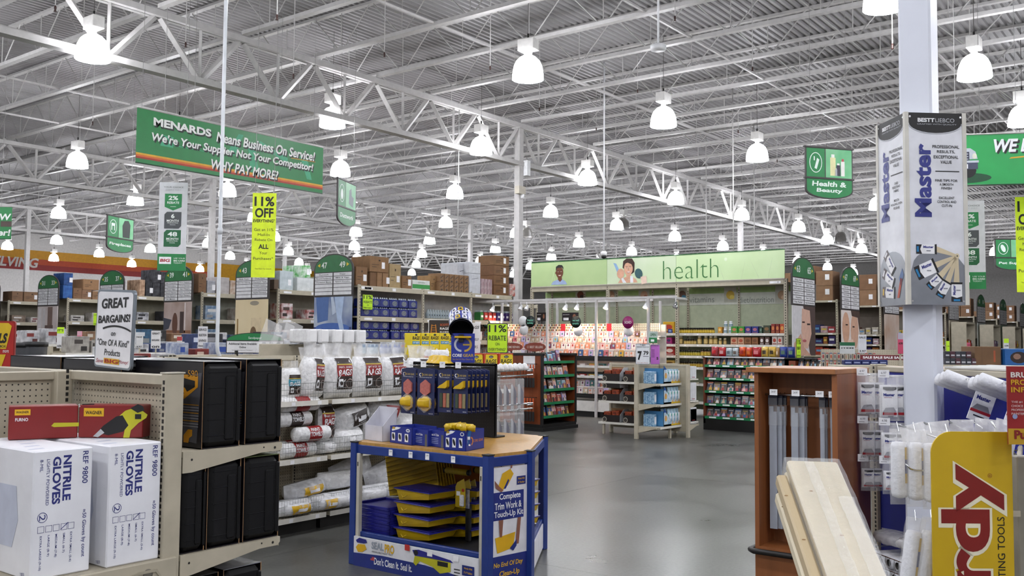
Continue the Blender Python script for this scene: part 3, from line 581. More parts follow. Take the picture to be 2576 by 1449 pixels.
# sandpaper category sign and the electrical conduit that comes down from the roof
def arch(lab, loc, rz, W, H, title, draw, hh=.38, frame=FRAME, grp=None):
    t = thing('category_sign', lab, 'sign', loc, rz, grp); A = lambda s, o=0: [(-W/2-o, H*(1-hh)), (-W/2-o, 0-o), (W/2+o, 0-o), (W/2+o, H*(1-hh))]+[(W/2*cos(pi*k/12)*(1+2*o/W), H*(1-hh)+H*hh*sin(pi*k/12)+o) for k in range(1, 12)]
    G().prism(A(0, .008), 0, .015, frame).obj('frame', t)
    g = G().rect(-W/2, W/2, 0, H*(1-hh)-.006, mat('dcdcde', .5), -.001).poly([(W/2*cos(pi*k/12), H*(1-hh)+.004+H*hh*.97*sin(pi*k/12)) for k in range(13)], GREEN, -.001).text(title, 0, H*(1-hh)+H*hh*.36, mat('cfe0d4', .5), w=W*.24, h=H*.15, y=-.002, bold=.01); draw(g, W, H); g.obj('printed_panel', t); return t
def sand(g, W, H):
    g.text('Additional Items Available', -W*.22, H*.46, INK, w=W*.5, h=H*.12, y=-.002, bold=.02).text('Online', -W*.22, H*.28, INK, w=W*.12, h=H*.11, y=-.002, bold=.02).text('Search Using Keyword "Sandpaper"', -W*.22, H*.12, INK, w=W*.38, h=H*.06, y=-.002)
    for k in range(3): g.ring(W*(.16+.13*k), H*.28, W*.032, H*.115, W*.01, mat('1b3566', .5), -.002, 14).rect(W*(.125+.13*k), W*(.195+.13*k), H*.48, H*.5, INK, -.002).rect(W*(.13+.13*k), W*(.19+.13*k), H*.53, H*.55, INK, -.002)
    g.ell(W*.42, H*.28, W*.02, H*.06, mat('1b5c9a', .5), -.0024, 10).text('CHECK BARCODE', W*.29, H*.07, INK, w=W*.1, h=H*.05, y=-.002, bold=.02)
p = aty(641, 887, 7.3); q = aty(641, 839, 7.3); arch('arched green and white sandpaper sign on the gondola behind', (p.x, p.y, p.z), FC+.02, .525, q.z-p.z, 'Sandpaper', sand)
bg_ = thing('gondola_shelving', 'beige sandpaper gondola whose top rail shows behind the rag gondola', 'shelving', (0, 7.28, 0)); a, b = aty(430, 900, 7.3).x, 8.0
G().cbox(a, b, 0, .05, 1.38, 1.46, BEIGE, .004).obj('top_rail', bg_); G().box(0, b-a, 0, .01, .1, 1.38, PEG).obj('pegboard_panel', bg_, loc=(a, .02, 0))
for x in (a, (a+b)/2, b-.04): G().cbox(x, x+.04, 0, .06, 0, 1.46, BEIGE, .003).obj('upright', bg_)
G().cbox(p.x-.22, p.x-.2, 0, .03, 1.4, p.z+.02, DARK, .002).cbox(p.x+.2, p.x+.22, 0, .03, 1.4, p.z+.02, DARK, .002).obj('sign_bracket', bg_)
x0, zb = aty(548, 800, 7.25).x, aty(640, 925, 7.25).z+.01
xt = aty(557, 0, 7.25).x
t = thing('conduit', 'white conduit dropping from the roof and bending along the gondola top', 'pipe', (x0, 7.25, zb))
G().tube([(0, 0, 8.2-zb)]+[(0, 0, .3)]+[(.2-.2*cos(a), 0, .2-.2*sin(a)) for a in [pi/2*k/6 for k in range(7)]]+[(1.2, 0, 0)], .017, mat('d4d8dc', .35), 10).obj('pipe', t); G().lathe([(.022, 0), (.022, .06)], mat('c8ccd0', .35), 10, (0, 0, 1.2)).lathe([(.022, 0), (.022, .06)], mat('c8ccd0', .35), 10, (0, 0, 3.4)).obj('coupling', t)
# ------------------------------------------------------------------ blue display table with wooden top
BLU = mat('17337c', .38, var=.05); CREAM = mat('bdb8aa', .5); OAK = mat('b58a45', .35, var=.1, kind='wood', sc=22); TY = mat('c5a311', .32); TB = mat('1e1f7c', .32); CGB = mat('1c2c78', .4); CGY = mat('b99a3a', .4)
A, B, C, D, E = Vector((4.75, 5.05, 0)), Vector((4.76, 3.83, 0)), Vector((5.13, 3.77, 0)), Vector((6.0, 4.28, 0)), Vector((5.95, 5.45, 0)); TZ = .87
dt = thing('display_table', 'blue steel display table with wooden top full of paint trays', 'table', (0, 0, 0))
def inset(P, d):
    n = len(P); c = sum(P, Vector())/n; return [p+(c-p).normalized()*d for p in P]
pts = [A, B, C, D, E]
G().prism([(p.x, p.y) for p in pts], TZ-.022, TZ, OAK, 'z').obj('table_top', dt)
G().prism([(p.x, p.y) for p in inset(pts, .03)], .17, .19, mat('14151c', .6), 'z').obj('lower_deck', dt)
def edge(P, Q, z0, z1, th, M, o=0, name='rail', lab=None):
    d = (Q-P); L = d.length; rz = atan2(d.y, d.x); x = G().cbox(0, L, o, o+th, z0, z1, M, .003).obj(name, dt, loc=(P.x, P.y, 0), rz=rz); return x, L
for P, Q in ((A, B), (B, C), (C, D), (D, E), (E, A)):
    r, L = edge(P, Q, TZ-.082, TZ-.02, .03, BLU, -.012, 'top_rail'); edge(P, Q, .2, .235, .03, BLU, .0, 'bottom_rail')
for P, nm in ((A, 0), (B, 1), (C, 2), (D, 3), (E, 4)):
    g = G().cbox(-.028, .028, -.028, .028, 0, TZ-.005, BLU, .004).box(-.03, .03, -.03, .03, TZ-.006, TZ+.002, DARK); lg = g.obj('post', dt, loc=(P.x, P.y, 0), rz=(0, -.1, .25, 0, 0)[nm])
    if nm < 2:
        s = -1 if nm == 0 else 1; G().cbox(-.02, .016, s*.03, s*.06, .02, TZ-.08, CREAM, .003).box(-.022, -.0205, s*.042, s*.05, .70, .73, DARK).obj('cream_flange', lg)
# printed skirt between the left posts (faces -X)
T0 = thing; L = (A-B).length
sk = G().box(.03, L-.05, -.012, .004, .0, .205, mat('e0e0e4', .4)).obj('printed_skirt', dt, loc=(A.x-.02, A.y, 0), rz=FX+.008)
g = G(); y = -.0135; w = L
SP = lambda u: .03+(w-.08)*u
g.poly([(SP(0), .09), (SP(.25), .105), (SP(.6), .10), (SP(1), .06), (SP(1), .0), (SP(0), .0)], CGB, y)
g.text('SEAL', SP(.21), .165, mat('9aa3ad', .4), w=.12, h=.05, y=y-.001, bold=.03).text('PRO', SP(.31), .16, YB, w=.09, h=.06, y=y-.001, bold=.03).text('RESEALABLE PAINT TRAY', SP(.25), .122, INK, w=.2, h=.012, y=y-.001)
g.text("Don't Clean It. Seal It.", SP(.34), .06, WHITE, w=.36, h=.05, y=y-.001, bold=.02)
g.poly([(SP(.02), .18), (SP(.05), .2), (SP(.11), .195), (SP(.12), .175), (SP(.09), .165), (SP(.03), .165)], TB, y-.001).poly([(SP(.02), .13), (SP(.04), .155), (SP(.1), .16), (SP(.115), .13), (SP(.08), .105), (SP(.04), .1)], YB, y-.001)
g.poly([(SP(.5), .185), (SP(.55), .195), (SP(.8), .165), (SP(.82), .15), (SP(.52), .15)], TB, y-.002).poly([(SP(.52), .15), (SP(.66), .155), (SP(.8), .15), (SP(.8), .09), (SP(.72), .065), (SP(.66), .1), (SP(.56), .12), (SP(.53), .085), (SP(.51), .1)], TOOLY, y-.002).ell(SP(.53), .172, .02, .018, INK, y-.003, 12)
g.rect(SP(.7), SP(.78), .115, .145, INK, y-.003).rect(SP(.885), SP(.975), .085, .15, CGB, y-.001).text('Works With', SP(.93), .132, YB, w=.07, h=.012, y=y-.002, bold=.02).text("3''-4'' Rollers", SP(.93), .105, YB, w=.07, h=.014, y=y-.002, bold=.02)
for k in range(4): g.rect(SP(.825), SP(.87), .05+.02*k, .056+.02*k, INK, y-.001)
g.rect(SP(.15), SP(.185), .06, .085, mat('b04048', .5), y-.001).rect(SP(.15), SP(.163), .073, .085, CGB, y-.0015)
g.obj('skirt_print', sk); G().rect(SP(.44), SP(.48), .175, .215, mat('c03028', .5), y-.004).rect(SP(.62), SP(.66), .165, .2, PAPER, y-.004).rect(SP(.82), SP(.86), .165, .2, PAPER, y-.004).obj('price_ticket', sk)
G().box(.02, (C-D).length-.02, -.006, .006, .02, .2, mat('dcdce0', .4)).obj('printed_skirt', dt, loc=(C.x, C.y, 0), rz=atan2((D-C).y, (D-C).x))
# tall printed panel on the narrow face
d = (C-B); L = d.length; pn = G().box(.0, L-.02, -.004, .004, .03, TZ-.09, mat('e2e2e6', .4)).obj('printed_panel', dt, loc=(B.x, B.y, 0), rz=atan2(d.y, d.x)); g = G(); y = -.006
SK = mat('8a5a48', .5)
g.rect(0, L-.02, .03, .21, CGB, y).rect(0, L-.06, .44, .62, CGB, y).text('Complete', .19, .585, WHITE, w=.19, h=.05, y=y-.001, bold=.02).text('Trim Work &', .175, .53, WHITE, w=.24, h=.045, y=y-.001, bold=.02).text('Touch-Up Kit', .18, .472, WHITE, w=.26, h=.05, y=y-.001, bold=.02)
g.text('No End Of Day', .18, .15, YB, w=.26, h=.04, y=y-.001, bold=.02, shear=.1).text('Clean-Up', .19, .09, YB, w=.18, h=.045, y=y-.001, bold=.02, shear=.1)
g.poly([(.08, .65), (.12, .74), (.19, .765), (.22, .73), (.17, .66), (.11, .625)], YB, y-.001).poly([(.05, .7), (.09, .66), (.13, .63), (.11, .62), (.06, .65)], SK, y-.002).poly([(.19, .765), (.2, .82), (.215, .82), (.205, .77)], SK, y-.002).poly([(.13, .64), (.17, .7), (.18, .69), (.15, .64)], CGB, y-.002)
g.rect(.25, .33, .655, .71, CGB, y-.001).text('Works With', .29, .694, YB, w=.06, h=.012, y=y-.002, bold=.02).text("4'' Roller", .29, .67, YB, w=.06, h=.012, y=y-.002, bold=.02)
g.poly([(.06, .33), (.24, .35), (.22, .25), (.08, .23)], YB, y-.001).poly([(.1, .33), (.12, .33), (.13, .44), (.09, .44)], SK, y-.002).poly([(.24, .27), (.27, .27), (.29, .44), (.26, .44)], SK, y-.002).poly([(.19, .25), (.25, .3), (.25, .26), (.22, .23)], CGB, y-.003)
g.obj('panel_print', pn)
for i, px in enumerate((986, 1036, 1078, 1143)):
    p = atx(px, 1125+8*i, 4.735); G().rect(-.018, .018, -.02, .022, PAPER, 0).text(('1.99', '1.99', '5.99', '2.99')[i], 0, .008, INK, w=.02, h=.01, y=-.001).obj('price_ticket', dt, loc=(A.x-.0175-.01, p.y, TZ-.05), rz=FX)
# ---- goods inside the table: stacks of lidded trays, lids and liners
def tray(px, py, x, z, W, Dp, lab, rz=0, lid=True, n=1):
    p = atx(px, py, x); t = thing('paint_tray', lab, 'tray', (x, p.y, z), FX+rz); g = G()
    P0 = [(-W/2, -Dp/2), (W/2, -Dp/2), (W/2, Dp/2), (-W/2, Dp/2)]
    V = []
    for s, zz in ((.84, 0), (.93, .072), (1, .076), (1, .08)):
        V += [(a*s, b*s, zz + (.035 if (zz == 0 and a > 0) else 0)) for a, b in P0]
    Fs = [(0, 3, 2, 1)]+[(4*i+k, 4*i+(k+1) % 4, 4*i+4+(k+1) % 4, 4*i+4+k) for i in range(3) for k in range(4)]+[(12, 13, 14, 15)]
    g.add(V, Fs, TY); g.rod((-W*.28, -Dp/2-.004, .048), (-W*.2, -Dp/2-.012, .03), .004, TY).rod((-W*.2, -Dp/2-.012, .03), (-W*.12, -Dp/2-.004, .048), .004, TY); g.obj('tray_pan', t)
    G().cbox(-W/2-.006, W/2+.006, -Dp/2-.006, Dp/2+.006, .08, .088, TB, .003).cbox(-W/2+.03, W/2-.03, -Dp/2+.03, Dp/2-.03, .088, .091, TB, .001).obj('lid', t); return t
for i in range(4): tray(1072, 1300, 4.99, .192+.092*i, .37, .28, f'yellow lidded paint tray in the front stack, {ORD[i]} from the bottom', rz=(-.08, -.1, -.06, -.1, -.07)[i])
for i in range(4): tray(1190, 1320, 5.3, .192+.092*i, .3, .34, f'yellow lidded paint tray in the right stack behind the post, {ORD[i]} from the bottom', rz=.05*i-.06)
for i in range(4): tray(1311, 1300, 5.78, .192+.092*i, .2, .2, f'yellow lidded tray at the table right end, {ORD[i]} from the bottom', rz=.04*i)
p = atx(968, 1330, 4.98)
for i in range(9):
    t = thing('blue_tray', f'dark blue shallow tray in the stack at left inside the table, {ORD[i]} from the bottom', 'lid', (5.0, p.y, .192+.0245*i), FX+.02*sin(i*3)); w, q = .19, .17
    g = G().cbox(-w, w, -q, q, 0, .006, TB, .002)
    for a in ((-w, w, -q, -q+.02), (-w, w, q-.02, q), (-w, -w+.02, -q, q), (w-.02, w, -q, q)): g.cbox(*a, .004, .024, TB, .003)
    g.obj('lid_shell', t)
for i in range(7):
    p = atx(1062, 1200, 5.32); t = thing('tray_liner', f'yellow ribbed tray liner in the leaning pile at the back, {ORD[i]} from the front', 'liner', (5.22+.03*i, p.y+.02, .62-.002*i), FX+.18); t.rotation_euler = (0, -.16-.01*i, FX+.18); g = G(); n = 8
    for k in range(n): g.poly([(-.22, -.16+.035*k), (.22, -.16+.035*k+.05), (.22, -.16+.035*k+.08), (-.22, -.16+.035*k+.03)], TY, 0).add([(-.22, 0, -.13+.035*k), (.22, 0, -.08+.035*k), (.22, -.02, -.076+.035*k), (-.22, -.02, -.126+.035*k)], [(0, 1, 2, 3)], TY)
    g.cbox(-.225, .225, .0, .01, -.17, .16, TY, .004); g.obj('ribbed_sheet', t)
G().cbox(-.0, .8, 0, .012, .2, TZ-.1, mat('b06a1c', .5), .002).obj('back_panel', dt, loc=(5.6, 5.35, 0), rz=FX)
for i, (px, py, xx) in enumerate(((1150, 1186, 5.1), (1225, 1186, 5.25))):
    p = atx(px, py, xx); t = thing('mini_roller', f'yellow mini roller with black ends hanging inside the table, {("left", "right")[i]}', 'roller', (xx, p.y, p.z), FX)
    G().rod((-.1, 0, 0), (.1, 0, 0), .022, mat('b59a1d', .6, bump=.5, sc=40), 10).obj('sleeve', t); G().rod((-.115, 0, 0), (-.1, 0, 0), .02, INK, 10).rod((.1, 0, 0), (.115, 0, 0), .02, INK, 10).obj('end_cap', t); G().tube([(.11, 0, 0), (.13, 0, .05), (.0, .02, .09), (0, .3, .1)], .004, INK).obj('wire_arm', t)
for i in range(3):
    px = 1158+14*i; p = atx(px, 1240, 5.06+.1*i); t = thing('roller_refill_card', f'yellow carded roller refill hanging inside the table, {ORD[i]} from the front', 'card', (5.06+.1*i, p.y, p.z-.1), FX)
    G().prism([(-.045, 0), (.045, 0), (.045, .14), (.03, .2), (-.03, .17), (-.045, .14)], 0, .004, mat('bfa21b', .4)).obj('card', t); G().cbox(.0, .04, -.015, 0, .01, .09, BAGW, .006).obj('blister', t); G().rect(-.035, .0, .08, .11, WHITE, -.001).ell(.025, .12, .012, .012, mat('b8321c', .4), -.001, 10).obj('card_print', t)
    t = thing('paint_roller', f'paint roller grip with blue and white label below the yellow cards, {ORD[i]} from the front', 'handle', (5.1+.1*i, p.y-.03+.05*i, .2), FX); G().cbox(-.02, .02, 0, .03, 0, .26, INK, .006).obj('grip', t); G().cbox(-.022, .022, -.003, .0, .23, .36, mat('2a3a86', .4, h2='d8d8dc', sc=20), .001).obj('printed_sleeve', t)
# ---- counter boxes on the table
def counterbox(pxl, pyl, pxr, pyr, Hh, D, lab, draw, base=None, hb=None):
    p, q = atz(pxl, pyl, TZ), atz(pxr, pyr, TZ); W = (q-p).length; rz = atan2((q-p).y, (q-p).x); t = thing('counter_box', lab, 'box', (p.x, p.y, TZ+.001), rz); M = base or mat('1b2b86', .42); th = .004; hb = hb or Hh
    g = G().box(0, W, 0, th, 0, Hh, M).box(0, W, D-th, D, 0, hb, M).prism([(0, 0), (D, 0), (D, hb), (0, Hh)], 0, th, M, 'x').prism([(0, 0), (D, 0), (D, hb), (0, Hh)], W-th, W, M, 'x').box(0, W, 0, D, 0, th, M); g.obj('carton_body', t)
    g = G(); draw(g, W, Hh, D); g.obj('printed_face', t) if g.v else 0; return t
def tube_print(g, W, H, D):
    g.text('Seal-A-Tube', W*.4, H*.72, WHITE, w=W*.5, h=H*.14, y=-.001, bold=.01)
    for k in range(4): g.rect(W*.08, W*.62, H*(.5-.1*k), H*(.54-.1*k), mat('8f9ac8', .5), -.001)
    g.rect(W*.8, W*.93, 0, H*.75, mat('5c5c58', .5), -.001).rect(W*.08, W*.18, H*.06, H*.15, mat('b04048', .5), -.001)
def cg_print(g, W, H, D):
    for k in range(3): g.rect(W*(.08+.3*k), W*(.24+.3*k), H*.15, H*.62, WHITE, -.001).ell(W*(.16+.3*k), H*.4, W*.05, H*.18, INK, -.0016, 10, .3)
    g.ring(W*.82, H*.82, W*.09, H*.1, W*.03, WHITE, -.001, 14); g.poly([(W*.1, H*.7), (W*.4, H*.85), (W*.5, H*.95), (W*.3, H*.97), (W*.08, H*.8)], WHITE, -.001).poly([(W*.1, H*.82), (W*.25, H*.84), (W*.22, H*.96), (W*.12, H*.95)], CGY, -.0016)
def cg_side(g, W, H, D):
    cg_print(g, W, H, D); T = rzT(W+.0008, 0, 0, pi/2)
    g.ring(D*.2, H*.45, .03, .03, .011, WHITE, 0, 18, pi*.5, pi*1.6, T).ring(D*.26, H*.45, .03, .03, .011, mat('c87a2c', .4), 0, 18, -pi*.4, pi*.5, T).text('CORE GEAR', D*.66, H*.45, mat('c87a2c', .4), w=D*.55, h=H*.13, T=T, bold=.01)
nb = counterbox(918, 1106, 962, 1112, .11, .16, 'blank white display box standing at the left end of the table', lambda g, W, H, D: 0, mat('c9c9d2', .6), .24)
nb.scale = (1, .8, 1)
counterbox(981, 1113, 1036, 1121, .12, .22, 'blue carton with tool pictures, left on the table front edge', cg_print)
counterbox(1037, 1119, 1077, 1124, .11, .2, 'blue Seal-A-Tube carton, left of the two', tube_print); counterbox(1078, 1122, 1118, 1128, .115, .2, 'blue Seal-A-Tube carton, right of the two', tube_print)
bx = counterbox(1117, 1132, 1172, 1136, .135, .24, 'blue carton holding crumpled yellow holders, right on the table', cg_side)
for i in range(5):
    t = thing('holder', f'crumpled yellow plastic holder in the blue carton, {ORD[i]} from the left', 'holder', bx.matrix_local @ Vector((.03+.035*i, .06+.03*(i % 3), .12)) if False else Vector(bx.location)+Vector((.05+.03*(i % 3), -.02-.028*i, .125)), .4*i)
    g = G(); g.pillow(-.07, .07, 0, .045+.01*(i % 2), .06, TY, sd=i+.5, wob=.02, nx=5, nz=4, pw=3); g.cbox(-.05, .06, -.03, .03, .01, .05, mat('c5a80c', .3), .012); g.obj('shell', t)
t = thing('tag', 'blue and white hang tag leaning on the blue carton', 'tag', Vector(bx.location)+Vector((.06, -.16, .045)), FX+.9); G().prism([(-.02, 0), (.0, -.008), (.02, .085), (0, .093)], -.012, -.010, mat('1d5c9c', .4)).box(-.012, .01, -.013, -.0118, .03, .05, WHITE).obj('card', t)
# ---- black peg panel with carded sanders
PB = mat('0d0d12', .5); pbx = 5.6
pb = thing('peg_display', 'black pegboard rack of carded hand sanders standing on the table', 'display', (pbx, 5.3, TZ+.001), FX); PW = .86
G().box(0, PW, 0, .008, .012, .55, mat('101014', .55, kind='peg')).obj('peg_panel', pb); G().cbox(0, PW, .008, .12, 0, .012, PB, .002).cbox(0, .012, 0, .02, 0, .56, PB, .002).cbox(PW-.012, PW, 0, .02, 0, .56, PB, .002).cbox(0, PW, 0, .02, .54, .56, PB, .002).obj('frame', pb)
PINK = mat('b5655c', .5, var=.1, sc=60); SY = mat('d2ac12', .35)
def cgcard(y_off, xl, z, lab, kind, rz=0):
    loc = (pbx-y_off, 5.3-xl, TZ+z); t = thing('sander_card', lab, 'card', loc, FX+rz); w, h = (.17, .34) if kind else (.135, .31)
    G().prism([(-w/2, 0), (w/2, 0), (w/2, h), (.02, h+.012), (-.02, h+.012), (-w/2, h)], 0, .003, mat('1a2450', .4)).obj('card', t); g = G()
    g.ring(-w*.3, h*.89, .016, .014, .006, WHITE, -.001, 12, pi*.5, pi*1.5).ring(-w*.26, h*.89, .016, .014, .006, CGY, -.001, 12, -pi*.4, pi*.5).text('CORE GEAR', w*.12, h*.89, mat('b9a25a', .4), w=w*.55, h=.014, y=-.001, bold=.01).text('Multi-Surface Sanding Tool', -w*.02, h*.83, WHITE, w=w*.7, h=.008, y=-.001)
    g.text('MADE IN USA', w*.3, .012, WHITE, w=w*.25, h=.008, y=-.001); g.obj('card_print', t)
    if kind:
        c = (0, h*.60); G().prism([(c[0]+.058*cos(pi/6+pi/3*k)*.95, c[1]+.062*sin(pi/6+pi/3*k)) for k in range(6)], -.012, 0, PINK).obj('sanding_pad', t)
        g = G().lathe([(.06, 0), (.055, .012), (.03, .016)], SY, 10, T=Matrix.Translation((0, 0, h*.25)) @ Matrix.Rotation(pi/2, 4, 'X')); g.pillow(-.055, .05, h*.17, h*.37, .07, SY, y=-.02, sd=2); g.obj('hand_grip', t)
        G().prism([(.066*cos(pi/6+pi/3*k), h*.26+.07*sin(pi/6+pi/3*k)) for k in range(6)], -.02, -.0005, film(.2)).obj('blister', t)
    else:
        g = G().prism([(-.05, h*.58), (-.03, h*.64), (.0, h*.68), (.045, h*.77), (.045, h*.62), (.03, h*.58)], -.03, 0, SY); g.obj('hand_grip', t)
        for k, c in enumerate(('3c4a3a', 'a8624e', '8a7f5a')): G().cbox(-.046+.034*k, -.018+.034*k, -.008, 0, h*.12, h*.46, mat(c, .8, sc=70), .002).obj('sanding_strip', t)
HZ = .53
def hook(xl, L=.3):
    G().rod((xl, 0, HZ), (xl, -L, HZ+.012), .003, CHROME, 6).rod((xl, -L, HZ+.012), (xl, -L, HZ+.03), .003, CHROME).obj('hook', pb); G().box(xl-.026, xl+.026, -L-.004, -L-.001, HZ+.0, HZ+.045, PAPER).text('5.99', xl, HZ+.03, INK, w=.02, h=.011, y=-L-.0045).obj('price_ticket', pb)
for xl, L, kind, n, nm in ((.25, .34, 1, 2, 'leftmost hook'), (.45, .36, 1, 2, 'second hook from left'), (.64, .36, 0, 2, 'third hook from left'), (.795, .36, 0, 6, 'right hook')):
    hook(xl, L)
    for k in range(n): cgcard(L-.02-.05*k-.008, xl+.0, HZ-(.36 if kind else .33), (f'front card of a {"pink hexagon pad and yellow grip" if kind else "yellow grip with three sanding strips"} on the {nm}' if k == 0 else f'navy tool card, {ORD[k]} behind the front card on the {nm}'), kind, (-.12 if xl < .3 else .03 if kind else 0))
for i in range(3):
    p = atx(1085+17*i, 922, pbx-.1-.02*i); t = thing('sanding_grip', f'yellow moulded sanding grip lying on top of the peg rack, {ORD[i]} from left', 'grip', (pbx-.06-.05*i, p.y, TZ+.562-.005), FX+.3*i); G().lathe([(.085, 0), (.07, .008), (.05, .03), (.048, .05), (.02, .062)], SY, 12).obj('shell', t)
# sign with paint can on the rack
sg = thing('header_sign', 'blue header sign with silver and gold ring emblem on the peg rack', 'sign', (pbx+.03, atx(1158, 900, pbx).y, TZ+.56), FC); W, H = .185, .23
G().cbox(-W/2, W/2, 0, .012, 0, H, mat('1d2f96', .4), .002).obj('panel', sg); g = G()
g.ring(-.012, H*.62, .058, .058, .016, mat('c6cbd6', .3, .5), -.001, 24, pi*.5, pi*1.5).ring(.012, H*.62, .058, .058, .016, CGY, -.001, 24, -pi*.5, pi*.42).rect(.0, .066, H*.585, H*.64, CGY, -.0014).text('CORE', -.045, H*.25, WHITE, w=.075, h=.024, y=-.001, bold=.03).text('GEAR', .043, H*.25, CGY, w=.085, h=.024, y=-.001, bold=.03).text('No End Of Day Clean-Up', 0, H*.11, CGY, w=.16, h=.014, y=-.001, shear=.2)
g.obj('printed_face', sg); G().cbox(-.03, .03, .0, .02, -.03, 0, PB, .002).obj('foot', sg)
q = atx(1160, 828, pbx); can = thing('paint_can', 'blue printed paint can tipped over, dark open end towards the front', 'can', (q.x, q.y, q.z), FC)
Tm = Matrix.Rotation(-.16, 4, 'Y') @ Matrix.Rotation(-1.0, 4, 'X'); r = .092
g = G().lathe([(r, 0), (r, .2)], mat('1c2a86', .3), 24, T=Tm, capb=False, capt=True).lathe([(r-.004, .0), (r-.004, .196)], mat('0c0c10', .6), 24, T=Tm, capb=False, capt=True); g.obj('can_body', can)
G().lathe([(r+.006, -.004), (r+.006, .012), (r-.01, .012), (r-.01, -.004)], mat('2a2a30', .4), 24, T=Tm, capb=False, capt=False).obj('rim', can)
g = G()
for k, (a0, z0, c) in enumerate([(-2.3, .05, 'e8e8ec'), (-1.7, .05, 'c8a818'), (-1.1, .05, 'e8e8ec'), (-.5, .05, 'e8e8ec'), (-2.3, .11, 'e8e8ec'), (-1.7, .11, 'e8e8ec'), (-1.1, .11, 'e8e8ec'), (-2.0, .165, 'e8e8ec'), (-1.4, .165, 'c8a818'), (-.8, .165, 'e8e8ec'), (-2.8, .12, 'e8e8ec')]):
    V = [Vector(((r+.0012)*cos(a0+da), (r+.0012)*sin(a0+da), z0+dz)) for da, dz in ((-.22, -.025), (-.08, -.028), (.08, -.026), (.24, -.02), (.2, .02), (.06, .028), (-.08, .022), (-.2, .02))]; g.add([Tm @ v for v in V], [tuple(range(8))], mat(c, .35))
    W2 = [Vector(((r+.002)*cos(a0+da), (r+.002)*sin(a0+da), z0+dz)) for da, dz in ((-.12, -.015), (.12, -.012), (.05, .015), (-.1, .01))]; g.add([Tm @ v for v in W2], [tuple(range(4))], mat('1c2444', .35))
g.obj('label_print', can); G().cbox(-.05, .08, -.03, .04, -.07, -.055, SY, .004).cbox(-.02, .02, .0, .03, -.1, -.04, PB, .002).obj('cradle', can)
# wire arms with clear blister packs on the right side of the rack
wr_ = thing('wire_rack', 'chrome wire arms with clear brush packs on the rag gondola end beside the display', 'rack', (0, 0, 0)); k = 0
for row, (py, zz) in enumerate(((936, 0), (1022, 0))):
    a = atd(1232, py, 7.6); b = atd(1326, py-3, 7.9); g = G()
    for o in (0, .045): g.rod(a+Vector((0, 0, -o)), b+Vector((0, 0, -o+.01)), .006, CHROME).rod(a+Vector((.12, .03, -o)), b+Vector((.12, .03, -o+.01)), .006, CHROME)
    g.rod(b, b+Vector((.12, .03, 0)), .006, CHROME).rod(a, a+Vector((.12, .03, 0)), .006, CHROME); g.obj('wire_arm', wr_)
    for i in range(5):
        c = a+(b-a)*(.06+.19*i); h = (.30, .31)[row]
        t = thing('brush_pack', f'clear blister pack of a navy brush, {ORD[i]} from left on the {("upper", "lower")[row]} wire arm', 'pack', (c.x, c.y, c.z-h-.06), FC+.25)
        G().cbox(-.03, .03, -.012, .012, 0, h, film(.22), .006).obj('blister', t); G().prism([(-.022, h*.1), (.0, h*.1), (.0, h*.75), (-.012, h*.85), (-.022, h*.8)], -.004, .006, mat('c4c8cc', .4)).obj('handle', t); G().prism([(0, h*.3), (.024, h*.3), (.024, h*.62), (0, h*.8)], -.006, .008, mat('20264e', .5)).obj('bristles', t); G().rod((0, 0, h), (0, 0, h+.06), .002, CHROME, 4).obj('hanger', t)
    if row == 0:
        for i in range(7):
            c = a+(b-a)*(.05+.13*i); t = thing('foam_tip', f'white foam tip standing on the upper wire arm, {ORD[i]} from left', 'foam', (c.x+.05, c.y, c.z+.008), .5*i); G().lathe([(.03, 0), (.034, .02), (.02, .05), (.006, .06)], BAGW, 8).obj('foam', t)
G().box(a.x+.0, a.x+.04, a.y+.05, a.y+.08, 0, a.z+.15, BEIGE).obj('upright', wr_)
# ------------------------------------------------------------------ middle distance: book kiosk, card rack, pinwheel gondola, health wall, disc case
WOODR = mat('7e3d1d', .4, var=.1, kind='wood', sc=14); WOODD = mat('6a3219', .45, kind='wood', sc=14); GRN = mat('1c7a4a', .4); BLK = mat('0e0d0d', .5)
PAL = ['c8b59a', 'd8c7c0', 'b25a66', '3a5a8c', 'c9a13a', 'e0dcd6', '7a3f5c', '4a7a78', 'd98a6a', '8ab0c4', 'b8a8d0', '5c3a2c', 'e3b9b5', 'a33a34']
NAMES = ['tan', 'pale pink', 'rose', 'blue', 'mustard', 'white', 'plum', 'teal', 'salmon', 'light blue', 'lilac', 'brown', 'pink', 'red']
rnd = random.Random(3)
def cover(g, w, h, k, y=-.001):
    r = random.Random(k); c = lambda: mat(PAL[r.randrange(14)], .4); D2 = mat(shade(PAL[r.randrange(14)], .45), .4)
    g.rect(-w/2, w/2, 0, h*r.uniform(.25, .5), c() if k % 2 else D2, y); g.rect(-w/2, w/2, h*r.uniform(.8, .86), h, D2 if k % 2 else c(), y)
    x = r.uniform(-.15, .15)*w; g.ell(x, h*.5, w*.16, h*.14, mat('b98c74', .5), y-.0006, 10).poly([(x-w*.3, h*.05), (x+w*.3, h*.05), (x+w*.18, h*.38), (x-w*.18, h*.38)], c(), y-.0004); g.rect(-w*.38, w*.38, h*.72, h*.78, WHITE if k % 3 else mat('d8b23a', .5), y-.0006)
def media(name, lab, cat, loc, rz, w, h, d, k, lean=.2, base='2a2c34'):
    t = thing(name, lab, cat, loc, rz); M = Matrix.Rotation(-lean, 4, 'X'); G().cbox(-w/2, w/2, 0, d, 0, h, mat(base, .35), .002, M).obj('cover_case' if cat == 'disc case' else 'book_block', t)
    g = G(); cover(g, w*.94, h*.97, k); g2 = G()
    for i, M_ in enumerate(g.ms): pass
    g.v = [tuple(M @ Vector(v)) for v in g.v]; g.obj('front_cover', t); return t
